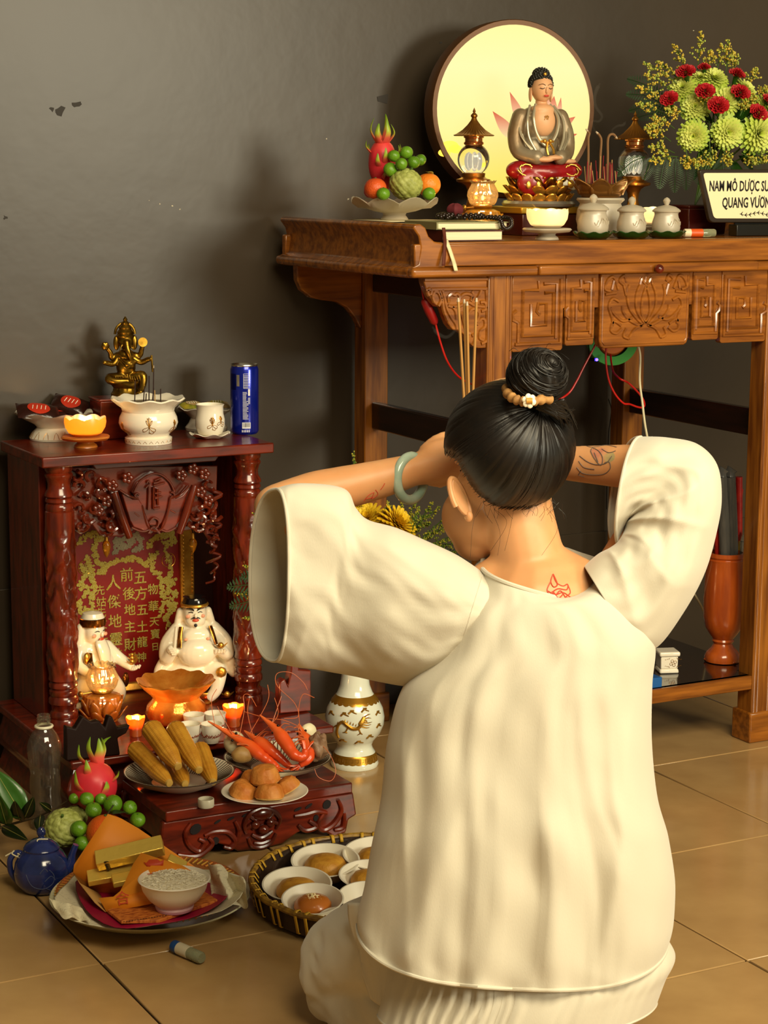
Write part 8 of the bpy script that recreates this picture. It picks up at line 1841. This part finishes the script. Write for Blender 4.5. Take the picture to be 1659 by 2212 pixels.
# trousers: loose over the folded legs
tb3 = MB()
def tl(pts, rs):
    P = spline(pts, 6); k = len(P); L_ = len(rs)-1
    tb3.tube(P, [lerp(rs[min(int(i/(k-1)*L_), L_-1)], rs[min(int(i/(k-1)*L_), L_-1)+1], (i/(k-1)*L_) % 1 if i < k-1 else 1) for i in range(k)], 20); tb3.ball(P[0], rs[0], 18, 12); tb3.ball(P[-1], rs[-1], 18, 12)
for hx, K, fx, sc_ in ((1010, KL, 985, 1), (1230, KR, 1210, 1)):
    H_ = A(hx, 2020, 2.76); F_ = A(fx, 2270, 2.70); K2 = K-Z*.040+CF*.005; tl([H_, lerp(H_, K, .55)+Z*.012, K+Z*.004], [.10, .094, .074]); tl([K2, lerp(K2, F_, .35), lerp(K2, F_, .8)], [.060, .066, .06])
tl([A(1010, 2030, 2.74), A(1230, 2030, 2.74)], [.11, .11])
tro = pw(tb3, 'trousers', cloth)
for v_ in tro.data.vertices:
    w_ = wm(tro) @ v_.co; d = .010*ns(w_.x, w_.y, w_.z, 11)+.008*ns(w_.x+w_.z*1.5, w_.y, w_.z*2, 24); v_.co += v_.normal*d
    if w_.z+d < .004: v_.co.z += .004-w_.z
md = tro.modifiers.new('fuse', 'REMESH'); md.mode = 'VOXEL'; md.voxel_size = .006; md.use_smooth_shade = True
md = tro.modifiers.new('soften', 'SMOOTH'); md.iterations = 5; md.factor = .5
# front panel of the tunic that spills over the thigh
fpn_ = MB().grid(lambda u, v: A(lerp(lerp(752, 800, v**1.4), lerp(860, 850, v), u)+5*ns(u*3, v*3, 2), lerp(lerp(1950, 2156, v), lerp(1950, 2170, v), u)+10*sin(u*pi)*v, lerp(2.80, 2.72, u)-.02*v+.010*ns(u*5, v*2, 4)), 24, 30)
pw(fpn_, 'tunic_front_panel', cloth, solid=.002)
# incense held upright in the raised hands
for i, (x0, x1, yt) in enumerate(((1006, 990, 652), (1011, 1003, 655), (1014, 1009, 660), (1019, 1029, 652))):
    p = A(x0, 925, 2.955+.003*(i % 2)); e = A(x1, yt, 2.955+.004*(i % 2))
    istick('incense_stick', ('lit tan incense stick held up by the kneeling person, leftmost of four', 'lit tan incense stick held up, second from left of four', 'lit tan incense stick held up, third from left of four', 'lit tan incense stick held up, rightmost and leaning right')[i], [p, lerp(p, e, .5), e], .0022, mat('tan_held_incense', 'a5783c', .8), 'incense sticks held by the kneeling person', mat('ash_tip', 'b8a890', .9))
# ================================================================ INCENSE SMOKE
smk = bpy.data.materials.new('thin_smoke'); smk.use_nodes = True; N_s = smk.node_tree.nodes; N_s.remove(N_s['Principled BSDF'])
vsc = N_s.new('ShaderNodeVolumeScatter'); vsc.inputs['Color'].default_value = (.9, .86, .78, 1); vsc.inputs['Density'].default_value = 6
smk.node_tree.links.new(vsc.outputs[0], N_s['Material Output'].inputs['Volume'])
for lb, pts, rs, Yw in (('thin smoke wisp curling above the middle altar incense sticks', [(1292, 288), (1283, 278), (1280, 262), (1294, 262), (1300, 250), (1288, 232), (1284, 214), (1288, 196), (1296, 180)], (.001, .005), 3.79),
        ('faint smoke wisp drifting above the right altar incense stick', [(1330, 292), (1322, 282), (1334, 272), (1346, 270), (1352, 262)], (.001, .004), 3.78),
        ('faint smoke wisp rising from the held incense before the table bracket', [(1000, 660), (994, 685), (984, 712), (966, 728), (948, 722), (934, 706)], (.001, .005), 3.45)):
    P = spline([at_y(x, y, Yw) for x, y in pts], 6); n = len(P)
    o = MB().tube(P, [lerp(rs[0], rs[1], (i/(n-1))**.7)*(1 if i < n-3 else .5) for i in range(n)], 10).build('incense_smoke', smk, None)
    tag(o, lb, 'smoke', None, 'stuff')
